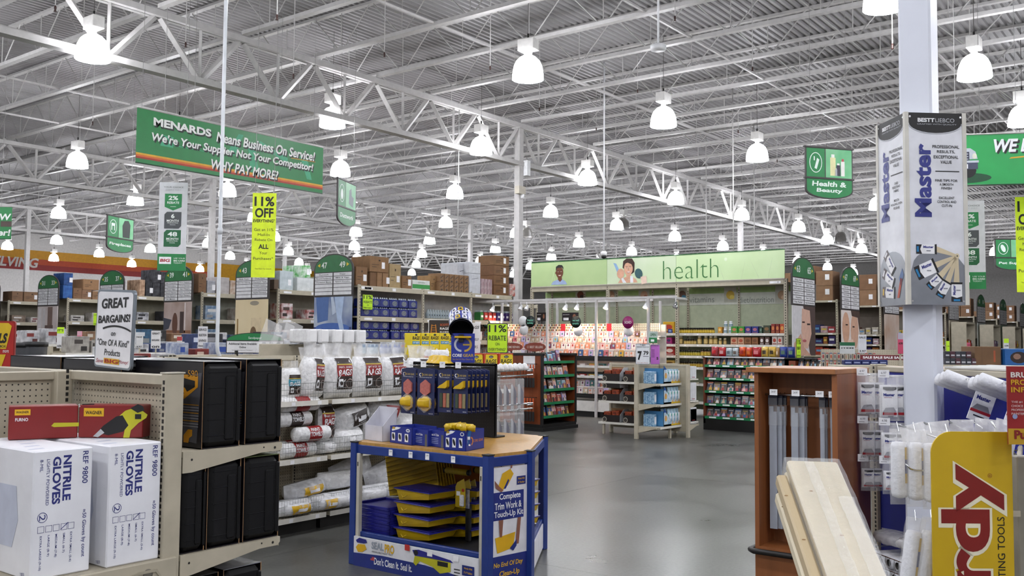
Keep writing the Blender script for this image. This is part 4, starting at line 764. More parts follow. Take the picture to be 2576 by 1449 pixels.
# ---- book kiosk
bx0, by0, bw, bd, bh = 13.72, 9.82, 1.08, .95, 1.37
bk = thing('book_kiosk', 'brown and black book kiosk with green shelf edges', 'bookcase', (bx0, by0, 0))
G().box(0, .04, 0, bd, .12, bh, WOODR).obj('side_panel', bk); G().box(bw-.04, bw, 0, bd, .12, bh, WOODR).obj('side_panel', bk); G().box(.04, bw-.04, .40, .44, .12, bh-.1, BLK).obj('back_panel', bk)
G().cbox(-.015, .03, -.02, .03, .1, bh, BLK, .004).obj('corner_post', bk); G().cbox(bw-.03, bw+.015, -.02, .03, .1, bh, BLK, .004).obj('corner_post', bk)
G().box(-.03, bw+.03, -.04, bd+.02, 0, .06, BLK).box(-.01, bw+.01, -.01, bd, .06, .12, BLK).obj('plinth', bk); G().box(-.02, .06, -.02, bd, bh-.02, bh+.02, BLK).box(bw-.18, bw+.02, -.02, bd, bh-.02, bh+.02, BLK).box(.06, bw-.18, .25, bd, bh-.02, bh+.02, BLK).obj('cap', bk)
for j, z in enumerate((1.24, .99, .74, .50, .26)):
    s = G().box(.04, bw-.04, .02, .42, z-.02, z, BLK).obj('shelf', bk); G().box(.04, bw-.05, -.004, .02, z-.035, z+.012, GRN).obj('green_edge', s)
    n = 6 if j else 4; x = .12
    for i in range(n):
        w = rnd.uniform(.10, .15); k = rnd.randrange(999); x += w+rnd.uniform(.005, .05) if i else w/2
        if x > bw-.12: break
        media('book', f'book, {ORD[i]} from left on the {ORD[j]} shelf from the top of the kiosk', 'book', (bx0+x, by0+.06, z+.004), 0, w, rnd.uniform(.17, .215), .025, k, .22, PAL[k % 14])
G().box(bx0-.004, bx0-.001, by0+.16, by0+.42, 1.12, 1.34, PAPER).obj('notice', None, 'white paper notice on the left side of the book kiosk', 'notice')
for row, z in enumerate((.78, .18)):
    G().rod((bx0-.1, by0+.1, z+.42), (bx0-.1, by0+.55, z+.42), .006, DARK).rod((bx0, by0+.12, z+.42), (bx0-.1, by0+.12, z+.42), .006, DARK).rod((bx0, by0+.53, z+.42), (bx0-.1, by0+.53, z+.42), .006, DARK).obj('hang_rail', bk, loc=(-bx0, -by0, 0))
    for i in range(7):
        t = thing('paint_pad', f'orange and black handled pad, {ORD[i]} from right in the {("upper", "lower")[row]} row on the kiosk side', 'pad', (bx0-.13, by0+.11+.063*i, z), FX); G().cbox(-.024, .024, 0, .02, 0, .17, mat('1d1a1a', .5), .003).obj('pad', t); G().cbox(-.022, .022, .002, .018, .17, .29, WOODR, .003).obj('sleeve', t); G().cbox(-.014, .014, .002, .018, .29, .41, mat('c4562c', .4), .003).obj('handle', t)
def oval(px, py, y, w, h, s, lab):
    p = aty(px, py, y); t = thing('oval_sign', lab, 'sign', (p.x, p.y, bh+.02), FC); H = p.z-bh-.02; G().prism([(w/2*cos(2*pi*k/28), H+h/2*sin(2*pi*k/28)) for k in range(28)], 0, .015, mat('7a3019', .45)).obj('panel', t); G().text(s, w*.06, H, mat('cfc0b4', .5), w=w*.6, h=h*.26, y=-.002, bold=.01).ring(-w*.33, H, .016, .02, .004, mat('cfc0b4', .5), -.002, 10).obj('lettering', t); G().box(-.012, .012, .002, .012, 0, H-h*.4, DARK).obj('stand', t)
oval(1346, 873, by0+.4, .40, .165, 'BEST SELLERS', 'brown oval BEST SELLERS sign on the book kiosk'); oval(1287, 873, by0+.9, .42, .16, 'HOME REPAIRS', 'brown oval HOME REPAIRS sign left of the best sellers sign')
for i in range(7):
    t = thing('magazine', f'magazine lying on the kiosk top under the oval signs, {ORD[i]} from left', 'magazine', (bx0+.05+.06*i if i < 3 else bx0+.09*i-.1, by0+.62+.03*(i % 2), bh+.021), FC+.3*i); G().box(-.07, .07, -.04, .04, 0, .05, mat(PAL[(i*5) % 14], .4, h2='e6e2de', sc=40)).obj('pages', t)
# ---- greeting card rack with lighting track
cx, cy0, cy1 = 17.08, 9.45, 14.3; CL = cy1-cy0
cr = thing('card_rack', 'long white and black greeting card rack under a track of spotlights', 'rack', (cx, cy1, 0), FX); WP = mat('dedbd6', .45)
G().box(0, CL, .04, .6, 0, .12, BLK).obj('kick_plate', cr); G().box(0, CL, 0, .6, .12, .34, WP).obj('base', cr); G().box(0, CL, .56, .6, .34, 1.98, mat('cfc9c0', .5)).obj('back_panel', cr)
def tiers(z0, y0, n, nm):
    for k in range(n+1):
        y = y0+.075*k; z = z0+.125*k+(.03 if k else 0); s = G().box(0, CL, y, y+.07, z-.008, z, WP).box(0, CL, y-.003, y, z-.012, z+.03, BLK if k == 0 else mat('e6ddd6', .4)).obj('tier', cr)
tiers(1.27, .06, 3, 'upper'); tiers(.46, .06, 2, 'lower')
G().box(0, CL, .0, .2, 1.20, 1.262, BLK).obj('black_ledge', cr); G().box(0, CL, .02, .5, 1.06, 1.08, WP).box(0, CL, .0, .02, 1.05, 1.10, WP).obj('shelf', cr); G().box(0, CL, .0, .2, .40, .452, BLK).obj('black_ledge', cr); G().box(0, CL, .1, .5, .93, .95, BLK).obj('shelf', cr); G().box(0, CL, .02, .5, .84, .86, WP).box(0, CL, .0, .02, .83, .88, WP).obj('shelf', cr)
# patterned header strip
g = G().box(0, CL, .33, .36, 1.83, 2.0, mat('d8cdb8', .5)); x = 0; k = 0; split = CL-1.35
cols = ['2a2018', 'b3422c', 'c79a4a', 'e8e0d0', '6a4a30']
while x < split:
    for j in range(3): z = 1.83+.057*j; g.poly([(x, z+.0283), (x+.02, z), (x+.04, z+.0283), (x+.02, z+.0566)], mat(cols[(k*2+j*3) % 5], .5), .329)
    x += .04; k += 1
while x < CL-.04:
    [g.ring(x+.02, zq, .02, .026, .01, mat('241f2a', .5), .329, 6) for zq in (1.86, 1.915, 1.97)]; x += .045
for xx in (2.35, 3.55): g.rect(xx, xx+.12, 1.83, 2.0, mat('b02430', .4), .328)
g.obj('patterned_header', cr)
cmesh = {}
def card(i, j, x, y, z, h, sec, k, row):
    if k not in cmesh:
        g = G().box(-.056, .056, 0, .004, 0, .165, mat(PAL[k], .5)); q = random.Random(k); g.ell(q.uniform(-.02, .02), .1, .022, .026, mat(PAL[(k*3+5) % 14], .5), -.0006, 9).rect(-.03, .03, .03, .045, mat(PAL[(k+7) % 14], .5), -.0006).rect(-.05, .05, .14, .148, mat(PAL[(k*5+2) % 14], .5), -.0006); cmesh[k] = g.mesh('greeting_card')
    o = mk('greeting_card', cmesh[k], None, f'{NAMES[k]} greeting card, {ORD[i]} from left, {ORD[row]} row up in the {sec} tiers', 'card', 'greeting cards on the rack', (cx+y, cy1-x, z), FX); o.rotation_euler = (-.12, 0, FX); return o
for sec, z0, nt in (('upper', 1.272, 4), ('lower', .462, 3)):
    for row in range(nt):
        for i in range(int(CL/.128)-1):
            x = .1+.128*i
            if sec == 'lower' and x < 1.6: continue
            card(i, row, x+rnd.uniform(-.004, .004), .064+.075*row, z0+.125*row+(.03 if row else 0), .165, sec, (5, 0, 12, 1, 5, 8, 1, 10, 5, 0, 1, 12, rnd.randrange(14), rnd.randrange(14))[rnd.randrange(14)], row)
for i in range(12):
    x = 1.9+.24*i; t = thing('gift_box', f'small coloured boxed item on the middle card shelf, {ORD[i]} from left', 'box', (cx+.06, cy1-x, 1.082), FX); G().cbox(-.07, .07, 0, .1, 0, .06, mat(PAL[(i*3) % 14], .4), .004).obj('body', t); G().rect(-.05, .05, .015, .04, mat(PAL[(i*3+4) % 14], .4), -.001).obj('label', t)
    t = thing('album', f'small album on the lower card shelf, {ORD[i]} from left', 'album', (cx+.06, cy1-x, .862), FX); G().cbox(-.08, .08, 0, .06, 0, .05, mat(PAL[(i*5+2) % 14], .4), .004).obj('body', t); G().rect(-.05, .05, .01, .035, WHITE, -.001).obj('label', t)
for i in range(16):
    x = .3+.26*i; t = thing('gift_bag', f'small gift item on top shelf above the cards, {ORD[i]} from left', 'gift', (cx+.4, cy1-x, 1.74), FX); G().cbox(-.06, .06, 0, .06, 0, .12, mat(PAL[(i*7+3) % 14], .4), .004).obj('body', t); G().ell(0, .06, .03, .03, mat(PAL[(i*7+6) % 14], .4), -.001, 8).obj('label', t)
G().box(0, CL, .36, .56, 1.72, 1.738, WP).obj('shelf', cr)
# track
TKM = mat('c9c7c6', .4)
tk = thing('light_track', 'white overhead frame of spotlight track above the card rack', 'track', (0, 0, 0)); TZ_ = 2.5
pA, pB, pC = atz(1077, 770, TZ_), atz(1694, 749, TZ_), atz(1748, 754, TZ_)
for y0_, y1_, x_ in ((pB.y-.0, 18.2, 17.05), (10.0, 18.2, 18.1)): G().cbox(x_-.02, x_+.02, y0_, y1_, TZ_, TZ_+.05, TKM, .004).obj('rail', tk)
for y_ in (9.2, 10.6, 12.1, 14.0, 16.0, 18.15): G().cbox(17.05, 18.12, y_-.02, y_+.02, TZ_, TZ_+.04, TKM, .004).obj('cross_bar', tk)
G().cbox(17.05, pC.x, 9.1, 9.14, TZ_, TZ_+.045, TKM, .004).obj('rail', tk)
for px, xx in ((1377, 17.05), (1402, 18.1), (1500, 17.05), (1528, 18.1), (1631, 17.05), (1661, 18.1), (1263, 17.3), (1290, 18.1), (1206, 17.6)):
    y_ = atx(px, 800, xx).y; G().cbox(xx-.025, xx+.025, y_-.025, y_+.025, 0, TZ_, TKM, .004).obj('post', tk)
WARM = mat('ffd9b0', .3, e=14)
for i, (px, py, on) in enumerate([(1128, 792, 1), (1240, 778, 1), (1310, 780, 0), (1325, 776, 0), (1423, 781, 1), (1452, 770, 1), (1525, 778, 1), (1625, 779, 1), (1700, 768, 0)]):
    p = atx(px, py, 17.05); t = thing('track_spotlight', f'small white track spotlight above the cards, {ORD[i]} from left', 'spotlight', (17.05, p.y, TZ_-.005), FX); T = Matrix.Translation((0, 0, -.13)) @ Matrix.Rotation(-.5, 4, 'X')
    G().lathe([(.055, -.06), (.05, -.03), (.025, .06)], CHROME if i == 8 else WHITE, 12, T=T, capb=False).obj('shade', t); G().lathe([(.052, -.055), (.03, -.06)], WARM if on else WHITE, 12, T=T).obj('bulb', t); G().rod((0, 0, 0), (0, 0, -.08), .01, WHITE).obj('stem', t)
    if on:
        l = bpy.data.lights.new('spot', 'SPOT'); l.energy = 22; l.color = (1, .78, .6); l.spot_size = 2.0; l.spot_blend = .6; l.shadow_soft_size = .05; lo = mk('bulb_light', l, t, loc=(0, .04, -.21)); lo.rotation_euler = (.42, 0, 0)
def disc(px, py, r, col, s, lab, x=17.02, tc='7fd0b4'):
    p = atx(px, py, x); t = thing('round_sign', lab, 'sign', (x, p.y, p.z), FX); G().lathe([(r, 0), (r, .012)], mat(col, .4), 24, T=Matrix.Rotation(pi/2, 4, 'X')).obj('panel', t); g = G()
    for i, q in enumerate(s.split('|')): g.text(q, 0, r*.22-i*r*.5+(r*.0 if '|' in s else -r*.22), mat(tc, .5), w=r*1.3, h=r*.42, y=-.014, bold=.02)
    g.obj('lettering', t); G().rod((0, .02, -r), (0, .3, -r-.1), .008, WHITE, 6).obj('stem', t)
disc(1225, 815, .105, '10221f', 'best|wishes', 'black round sign leftmost above the cards'); disc(1335, 809, .13, '0f1d1b', 'happy|birthday', 'black round sign second from left above the cards'); disc(1449, 810, .13, '0f1d1b', 'get well|sympathy', 'black round sign with get well sympathy lettering'); disc(1580, 811, .13, '86105c', 'XOXO', 'magenta round XOXO sign', tc='f0e4ea')
for i, (px, py) in enumerate(((1316, 808), (1318, 830), (1455, 832), (1582, 832))):
    p = atx(px, py, 17.1); t = thing('round_sign', f'blank white disc behind the black round signs, {ORD[i]} from left', 'sign', (17.1, p.y, p.z), FX); G().lathe([(.12, 0), (.12, .01)], WHITE, 20, T=Matrix.Rotation(pi/2, 4, 'X')).obj('panel', t); G().rod((0, .01, -.05), (0, .28, -.12), .008, WHITE, 6).obj('stem', t)
for px0, px1, lab in ((1350, 1374, 'black poster behind the card rack, left one'), (1414, 1455, 'black poster with a face behind the card rack, right one')):
    a, b = atx(px0, 808, 17.7), atx(px1, 786, 17.7); t = thing('poster', lab, 'poster', (17.7, a.y, a.z), FX); W, H = a.y-b.y, b.z-a.z; G().box(0, W, 0, .01, 0, H, mat('1c1416', .4)).obj('board', t); G().text('JUDGE GRANTS', W*.25, H*.75, WHITE, w=W*.4, h=H*.12, y=-.001, bold=.01).rect(W*.08, W*.4, H*.1, H*.4, WHITE, -.001).ell(W*.75, H*.55, W*.1, H*.28, mat('8a5a40', .5), -.001, 12).obj('print', t); G().rod((W/2, .02, 0), (W/2, .02, -a.z+1.98), .01, DARK).obj('stand', t)
# ---- pinwheel gondola with stacked boxes and light packs
Cx, Cy = 14.5, 7.9; pw = thing('pinwheel_gondola', 'low beige four-way gondola standing free on the floor', 'shelving', (Cx, Cy, 0)); GH = 1.235
def panel(L, rz, nm):
    r = mk('pegboard_panel', G().box(0, L, -.02, .02, .1, GH-.04, mat('aca48f', .6, kind='peg')).mesh('pegboard_panel'), pw, rz=rz); G().cbox(L-.02, L+.03, -.035, .035, 0, GH, BEIGE, .004).obj('upright', r); G().cbox(-.03, L, -.025, .025, GH-.04, GH, BEIGE, .003).obj('top_rail', r); return r
for rz, L in ((pi, .76), (-pi/2, .55), (0, .6), (pi/2, .95)): panel(L, rz, '')
SZ = (.92, .58, .215)
for z in SZ:
    s = G().box(-.42, 0, .05, .96, z-.02, z, SHELFW).box(-.425, -.42, .05, .96, z-.035, z+.004, SHELFW).obj('shelf', pw)
    s = G().box(-.76, .06, -.44, 0, z-.02, z, SHELFW).box(-.76, .06, -.445, -.44, z-.035, z+.004, SHELFW).obj('shelf', pw); g = G(); bracket(g, .44, .11, .035, T=rzT(-.765, 0, z, -pi/2)); g.obj('bracket', s)
    s = G().box(0, .4, -.5, 0, z-.02, z, SHELFW).obj('shelf', pw); g = G(); bracket(g, .4, .11, .035, T=rzT(.02, -.55, z, 0)); g.obj('bracket', s)
G().cbox(-.39, -.35, .86, .9, 0, .2, BEIGE, .003).obj('foot', pw); G().cbox(-.3, -.26, -.38, -.34, 0, .2, BEIGE, .003).obj('foot', pw)
ORB = mat('a3421a', .4, h2='4a1a10', sc=30)
def tapebox(x, y, z, h, lab):
    t = thing('tape_display_box', lab, 'box', (x, y, z), FX); W, D = .34, .3
    G().box(0, W, 0, .005, 0, h*.55, mat('1b1312', .4)).box(0, W, D-.005, D, 0, h, CARD).box(0, .005, 0, D, 0, h*.7, mat('1b1312', .4)).prism([(0, 0), (D, 0), (D, h), (D*.5, h), (0, h*.5)], W-.005, W, mat('b9bdc2', .5), 'x').box(0, W, 0, D, 0, .004, CARD).obj('tray', t)
    for i in range(2): c = G().cbox(.015+.165*i, .155+.165*i, .01, D-.03, .006, h*(.9 if i else .8), ORB, .006).obj('inner_box', t); G().text('TAPE', .085+.165*i, h*.35, mat('d0632c', .4), w=.1, h=.03, y=.008, bold=.02).rect(.03+.165*i, .14+.165*i, .01, .03, WHITE, .008).obj('lettering', c)
    G().ell(.04, h*.2, .045, .045, mat('3a3330', .5), -.002, 14).ring(.04, h*.2, .045, .045, .012, mat('a09a8a', .5), -.003, 14).obj('roll_print', t)
for i, z in enumerate(SZ):
    tapebox(Cx-.41, Cy+.88, z+.002, .24 if i == 0 else .22, f'orange and black display box, left on the {("top", "middle", "bottom")[i]} shelf of the low gondola'); tapebox(Cx-.41, Cy+.46, z+.002, .24 if i != 1 else .22, f'orange and black display box, right on the {("top", "middle", "bottom")[i]} shelf of the low gondola')
tapebox(Cx-.41, Cy+.88, SZ[1]+.225, .18, 'orange and black display box stacked on another at left of the middle shelf')
PKB = mat('5f97b8', .35, h2='cfe2ea', sc=22)
pkm = None
for i, z in enumerate(SZ):
    t = thing('display_tray', f'blue and white tray of carded night lights on the {("top", "middle", "bottom")[i]} right shelf', 'tray', (Cx-.60, Cy-.42, z+.002)); h = .25
    G().prism([(0, 0), (.26, 0), (.26, .06), (.05, h), (0, h)], 0, .006, mat('7ba6c4', .4, h2='d8e2e8', sc=10)).box(0, .66, 0, .006, 0, .03, mat('c8a51e', .4)).box(0, .006, 0, .36, 0, h, mat('3a78a8', .4)).box(0, .66, 0, .36, 0, .004, CARD).obj('tray', t); G().ell(.07, .13, .04, .05, mat('c8935a', .5), -.001, 12).ell(.075, .11, .02, .02, mat('d8b02a', .5), -.002, 10).prism([(0, h-.02), (.1, h-.02), (.0, h+.05)], -.002, 0, mat('1d4f94', .4)).rect(.14, .145, .06, .16, INK, -.001).obj('printed_side', t)
    for j in range(4):
        for q in range(2):
            p = thing('light_pack', f'carded night light, {ORD[j]} from left in the {("front", "back")[q]} row of the {("top", "middle", "bottom")[i]} tray', 'pack', (Cx-.36+.105*j, Cy-.405+.12*q, z+.008)); p.rotation_euler = (-.1, 0, 0); G().box(-.047, .047, 0, .003, 0, .27 if i else .23, PKB).obj('card', p); G().rod((-.01, -.012, .06), (.015, -.012, .2), .014, WHITE, 8).obj('night_light', p); G().ell(-.005, .04, .035, .035, mat('d8d4cc', .4), -.001, 12).ell(.0, .03, .018, .02, mat('c08a5c', .4), -.002, 10).ell(-.02, .17, .012, .02, mat('3fae7a', .4), -.001, 8).obj('card_print', p)
for i in range(3): 
    t = thing('bottle_pack', f'blue tool pack at the left end of the {("top", "middle", "bottom")[i]} right shelf', 'pack', (Cx-.72, Cy-.3, SZ[i]+.002)); G().cbox(0, .1, 0, .2, 0, .2, mat('2c6a98', .35, h2='a8c4d4', sc=40), .01).obj('body', t); G().cbox(.02, .08, -.006, 0, .04, .16, WHITE, .004).obj('label', t)
for i, (z0, z1) in enumerate(((.99, 1.2), (.62, .92), (.26, .5), (-.06, .2))):
    t = thing('white_carton', f'white carton at the right end of the low gondola, {ORD[i]} from the top', 'carton', (Cx+.09, Cy-.56, max(.0, z0) if i < 3 else .217), 0); h = (z1-max(z0, 0)) if i < 3 else .26; G().cbox(0, .22, 0, .3, 0, h, mat('d2d4d6', .5), .004).obj('carton_body', t); g = G()
    g.rect(.05, .054, .02, h*.9, mat('4a3c44', .5), -.001).rect(.05, .16, .02, .03, mat('8a2c34', .5), -.001); g.obj('printed_face', t)
for z in (.985, .615, .255): s = G().box(.06, .36, -.57, -.2, z-.02, z, SHELFW).obj('shelf', pw)
def price(g, W, H):
    g.text('T-REX', 0, H*.93, INK, w=W*.4, h=H*.06, y=-.003, bold=.02).text('PERMANENT STRONG TAPE', 0, H*.84, INK, w=W*.86, h=H*.035, y=-.003, bold=.02).text('7', -W*.22, H*.42, INK, w=W*.3, h=H*.44, y=-.003, bold=.05).text('79', W*.22, H*.55, INK, w=W*.36, h=H*.2, y=-.003, bold=.03).rect(W*.02, W*.42, H*.38, H*.4, INK, -.003).text('Save BIG Money', 0, H*.07, mat('b0501c', .5), w=W*.8, h=H*.05, y=-.003, shear=.2)
p = atd(1617, 912, 15.7); placard('white T-REX price placard reading 7 79 on the low gondola', (p.x, p.y, GH), FC, .235, .345, price, bg='dfe2e6')
def pink(g, W, H):
    g.text('IN THE BAG DEAL', 0, H*.93, INK, w=W*.8, h=H*.04, y=-.003, bold=.02).text('5', W*.25, H*.3, INK, w=W*.2, h=H*.14, y=-.003, bold=.04)
    for k in range(6): g.rect(-W*.4, -W*.05, H*(.72-.07*k), H*(.735-.07*k), INK, -.003)
p = atd(1648, 912, 15.75); placard('pink price placard beside the white 7 79 placard', (p.x, p.y, GH), FC, .155, .335, pink, bg='b866bf')
p = atd(1611, 860, 16.2); t = thing('shelf_talker', 'small green and white sign above the 7 79 placard', 'sign', (Cx-.02, Cy+.1, GH), FC); G().box(-.07, .07, 0, .006, .36, .45, GREEN).box(-.08, .08, 0, .006, .45, .56, mat('b8c8c0', .5)).box(-.006, .006, .001, .006, 0, .36, DARK).obj('panel', t); G().text('OPEN', 0, .5, GREEND, w=.1, h=.05, y=-.002, bold=.02).rect(-.04, .02, .38, .42, WHITE, -.002).obj('lettering', t)
# ---- health wall
hx, hy0, hy1 = 19.0, 7.38, 13.95; HL = hy1-hy0; hw = thing('health_gondola', 'tall beige gondola under the light green health banner', 'shelving', (hx, hy1, 0), FX); GP = mat('a8b096', .6, var=.05); GP2 = mat('8fa86a', .6, var=.08)
ups = [0, HL-(11.72-hy0), HL-(9.9-hy0), HL]
for x in ups:
    g = G().cbox(x-.035, x+.035, 0, .07, 0, 2.96, BEIGE, .004); z = .3
    while z < 2.9: g.box(x-.008, x+.008, -.002, 0, z, z+.03, DARK); z += .055
    g.obj('upright', hw)
bu = [HL-(atx(p, 780, hx+.62).y-hy0) for p in (1390, 1472, 1553, 1643, 1732, 1860, 1975)]
for x in bu:
    g = G().cbox(x-.025, x+.025, .59, .62, 0, 2.86, BEIGE, .004); z = 1.0
    while z < 2.8: g.box(x-.008, x+.008, .588, .59, z, z+.03, DARK); z += .055
    g.obj('rear_upright', hw)
G().box(0, HL, .62, .66, .1, 2.86, GP).obj('back_panel', hw); G().box(0, HL, .612, .62, 2.72, 2.84, GP2).obj('green_band', hw)
G().box(0, HL, .606, .618, 2.46, 2.72, mat('b9bdb2', .5)).obj('grey_band', hw)
for i in range(3):
    a, b = ups[i]+.035, ups[i+1]-.035
    G().cbox(a, b, .0, .05, 2.84, 2.93, BEIGE, .004).box(a, b, -.004, 0, 2.93, 2.95, CREAM).obj('beam', hw); G().box(a, b, .05, .62, 2.86, 2.9, BEIGED).obj('top_deck', hw)
    pn_ = G().box(a-.03, b+.03, -.02, .0, 2.97, 3.56, mat(('a9c489', 'c6dcae', 'c3dea6')[i], .45, var=.07, sc=1.2, h2=('b7d096', 'd6e4c6', 'd2e8b8')[i])).obj('banner_panel', hw)
    G().box(a-.03, b+.03, -.025, .005, 3.56, 3.58, mat('2c6a34', .5)).box(a-.03, b+.03, -.025, .005, 2.95, 2.97, CREAM).obj('banner_trim', hw)
g = G(); y = -.022; DKG = mat('3f7a3e', .5)
g.text('health', HL-(9.55-hy0), 3.24, DKG, w=1.36, h=.42, y=y-.001, bold=-.018)
for x0, q in ((.6, .12), (.75, -.1), (4.8, .2), (5.2, -.15), (5.6, .1), (6.0, -.2), (6.2, .1)): g.poly([(x0, 2.98), (x0+.012, 2.98), (x0+q+.008, 3.4), (x0+q, 3.4)], mat('c6dcae', .5), y-.0006)
g.ell(5.25, 3.42, .035, .04, mat('e0f0d0', .5), y-.001, 12)
# printed portraits (flat print on the banner)
def face(g, x, z, s, skin, hair, shirt, woman=False, y=y):
    Sk, Hr, Sh = mat(skin, .5), mat(hair, .5), mat(shirt, .5); W_ = mat('f4f0ea', .5); D_ = mat('2a1a14', .5)
    if woman: g.poly([(x-.95*s, z+.15*s), (x-.85*s, z+1.1*s), (x-.3*s, z+1.45*s), (x+.6*s, z+1.4*s), (x+1.0*s, z+.8*s), (x+.95*s, z-.5*s), (x+.5*s, z-.8*s), (x-.6*s, z-.1*s)], Hr, y-.002)
    g.poly([(x-.35*s, z-1.5*s), (x+.5*s, z-1.5*s), (x+.4*s, z-.5*s), (x-.3*s, z-.5*s)], Sk, y-.0025)
    g.poly([(x-1.7*s, z-2.0*s), (x-1.3*s, z-1.45*s), (x-.35*s, z-1.15*s), (x+.1*s, z-1.6*s), (x+.55*s, z-1.15*s), (x+1.2*s, z-1.5*s), (x+1.5*s, z-2.0*s)], Sh if not woman else Sk, y-.003)
    if woman: g.poly([(x-1.2*s, z-1.3*s), (x-.9*s, z-1.2*s), (x-.3*s, z-2*s), (x-.9*s, z-2*s)], Sh, y-.0034).poly([(x+.3*s, z-1.0*s), (x+.75*s, z-1.1*s), (x+.8*s, z-2*s), (x+.3*s, z-2*s)], Sh, y-.0034)
    g.poly([(x+.72*s*cos(a)*(1 if sin(a) > 0 else .9+.1*cos(a)**2), z+(.95*s*sin(a) if sin(a) > 0 else 1.0*s*sin(a))) for a in [2*pi*k/22 for k in range(22)]], Sk, y-.004)
    if woman: g.poly([(x-.72*s, z+.3*s), (x-.6*s, z+1.1*s), (x+.2*s, z+1.2*s), (x+.75*s, z+.9*s), (x+.75*s, z+.1*s), (x+.5*s, z+.6*s), (x-.1*s, z+.85*s), (x-.5*s, z+.75*s)], Hr, y-.0046)
    else: g.poly([(x-.74*s, z+.25*s), (x-.72*s, z+.95*s), (x-.2*s, z+1.25*s), (x+.45*s, z+1.2*s), (x+.74*s, z+.85*s), (x+.74*s, z+.45*s), (x+.5*s, z+.8*s), (x-.45*s, z+.75*s)], Hr, y-.0046).ell(x-.76*s, z-.05*s, .1*s, .22*s, Sk, y-.0042, 8)
    for q in (-.28, .3): g.ell(x+q*s, z+.12*s, .13*s, .055*s, W_, y-.005, 8).ell(x+q*s, z+.12*s, .06*s, .06*s, D_, y-.0054, 8).rect(x+q*s-.17*s, x+q*s+.17*s, z+.27*s, z+.32*s, Hr, y-.005)
    g.poly([(x-.04*s, z+.1*s), (x+.08*s, z+.1*s), (x+.14*s, z-.25*s), (x-.08*s, z-.25*s)], mat(shade(skin, .85), .5), y-.005).poly([(x-.32*s, z-.42*s), (x+.36*s, z-.38*s), (x+.2*s, z-.62*s), (x-.1*s, z-.64*s)], mat('9a4a40', .5), y-.005).poly([(x-.27*s, z-.45*s), (x+.31*s, z-.42*s), (x+.18*s, z-.55*s), (x-.08*s, z-.56*s)], W_, y-.0054)
def lx(px, py): p = atx(px, py, hx-.02); return HL-(p.y-hy0), p.z
x, z = lx(1408, 684); face(g, x, 3.30, .15, '6a3a22', '140c0a', '9fb4d8'); x, z = lx(1581, 668); face(g, x, 3.315, .165, 'd8a68a', '3a1d12', 'e8eaee', True)
x, z = lx(1607, 688); g.ell(x, z, .1, .12, mat('2f5a5e', .4), y-.006, 14, .4).poly([(x+.05, z-.08), (x+.2, z-.06), (x+.22, z-.22), (x+.08, z-.26)], mat('e3c9b6', .5), y-.0065); x, z = lx(1545, 672); g.poly([(x-.02, z+.1), (x+.06, z+.08), (x+.2, z-.18), (x+.12, z-.2)], mat('8ab0d4', .4), y-.006).ell(x+.18, z-.16, .1, .12, mat('d8a68a', .5), y-.0066, 12)
g.obj('banner_print', hw)
g = G(); y = .605; TXT = mat('7a7f78', .5)
def lz(px, py): p = atx(px, py, hx+.6); return HL-(p.y-hy0), p.z
for s, px, w in (('vitamins', 1765, .62), ('diet/nutrition', 1902, .8)):
    x, z = lz(px, 754); g.text(s, x, z, TXT, w=w, h=.13, y=y-.001)
for i, px in enumerate((1460, 1537, 1620, 1716, 1837, 1967)):
    x, z = lz(px, 742); g.rect(x-.15, x+.15, z-.17, z+.2, mat('a8a89a', .5), y-.001).ell(x, z, .1, .1, mat(('6a3020', 'b08a70', 'c09a80', '6a4a3a', 'b99a2c', 'a08060')[i], .5), y-.002, 10).ell(x+.04, z-.05, .06, .05, mat(('2a1410', 'd8b8a0', 'a05a40', '3a7a9a', 'd0b84a', 'c0a080')[i], .5), y-.003, 8)
g.obj('band_print', hw)
vz = (1.81, 1.565, 1.31, 1.06)
for i in range(3):
    a, b = ups[i]+.04, ups[i+1]-.04
    for z in vz+(.7, .3): s = G().box(a, b, .06, .6, z-.02, z, SHELFW).box(a, b, .055, .06, z-.05, z+.006, SHELFW).obj('shelf', hw); G().text('   '.join(['▪'] * 1) if False else 'I  I  I  I  I  I  I  I', (a+b)/2, z-.022, PAPER, w=(b-a)*.9, h=.03, y=.0545).obj('price_ticket', s)
x = lx(1976, 735)[0]; G().box(HL-.34, HL-.1, -.006, -.001, 2.86, 2.91, PAPER).text('57', HL-.15, 2.885, INK, h=.03, y=-.007, bold=.02).obj('price_ticket', hw)
BOT = {}
def bottle(px, z, r, h, cols, lab, y=.1, name='vitamin_bottle'):
    k = (r, h, cols)
    if k not in BOT:
        b, l, c = cols; BOT[k] = (G().lathe([(r*.92, 0), (r, .004), (r, h*.62), (r*.7, h*.74)], mat(b, .3), 10).mesh('bottle_body'), G().lathe([(r+.001, h*.1), (r+.001, h*.56)], mat(l, .4), 10, capb=False, capt=False).mesh('label'), G().lathe([(r*.78, h*.74), (r*.78, h*.98), (r*.7, h)], mat(c, .4), 10).mesh('cap'))
    p = atx(px, 850, hx+y); t = thing(name, lab, 'bottle', (hx+y, p.y, z+.002)); mk('bottle_body', BOT[k][0], t); mk('label', BOT[k][1], t); mk('cap', BOT[k][2], t)
YB1, YB2 = ('5a4a14', 'c9a92c', '1a1812'), ('5f4a1c', 'b59a52', '2a2216')
rows = [('top', vz[0], 1710, 1796, .036, .125, YB1), ('second', vz[1], 1724, 1752, .036, .12, YB2), ('third', vz[2], 1710, 1762, .036, .125, ('4d4a14', 'a8972c', '1a1812')), ('third', vz[2], 1767, 1790, .042, .15, ('6a4a1c', 'b59a32', '1a1812')), ('fourth', vz[3], 1710, 1768, .036, .125, ('4a3a14', 'b0902c', '1a1812'))]
n_ = {}
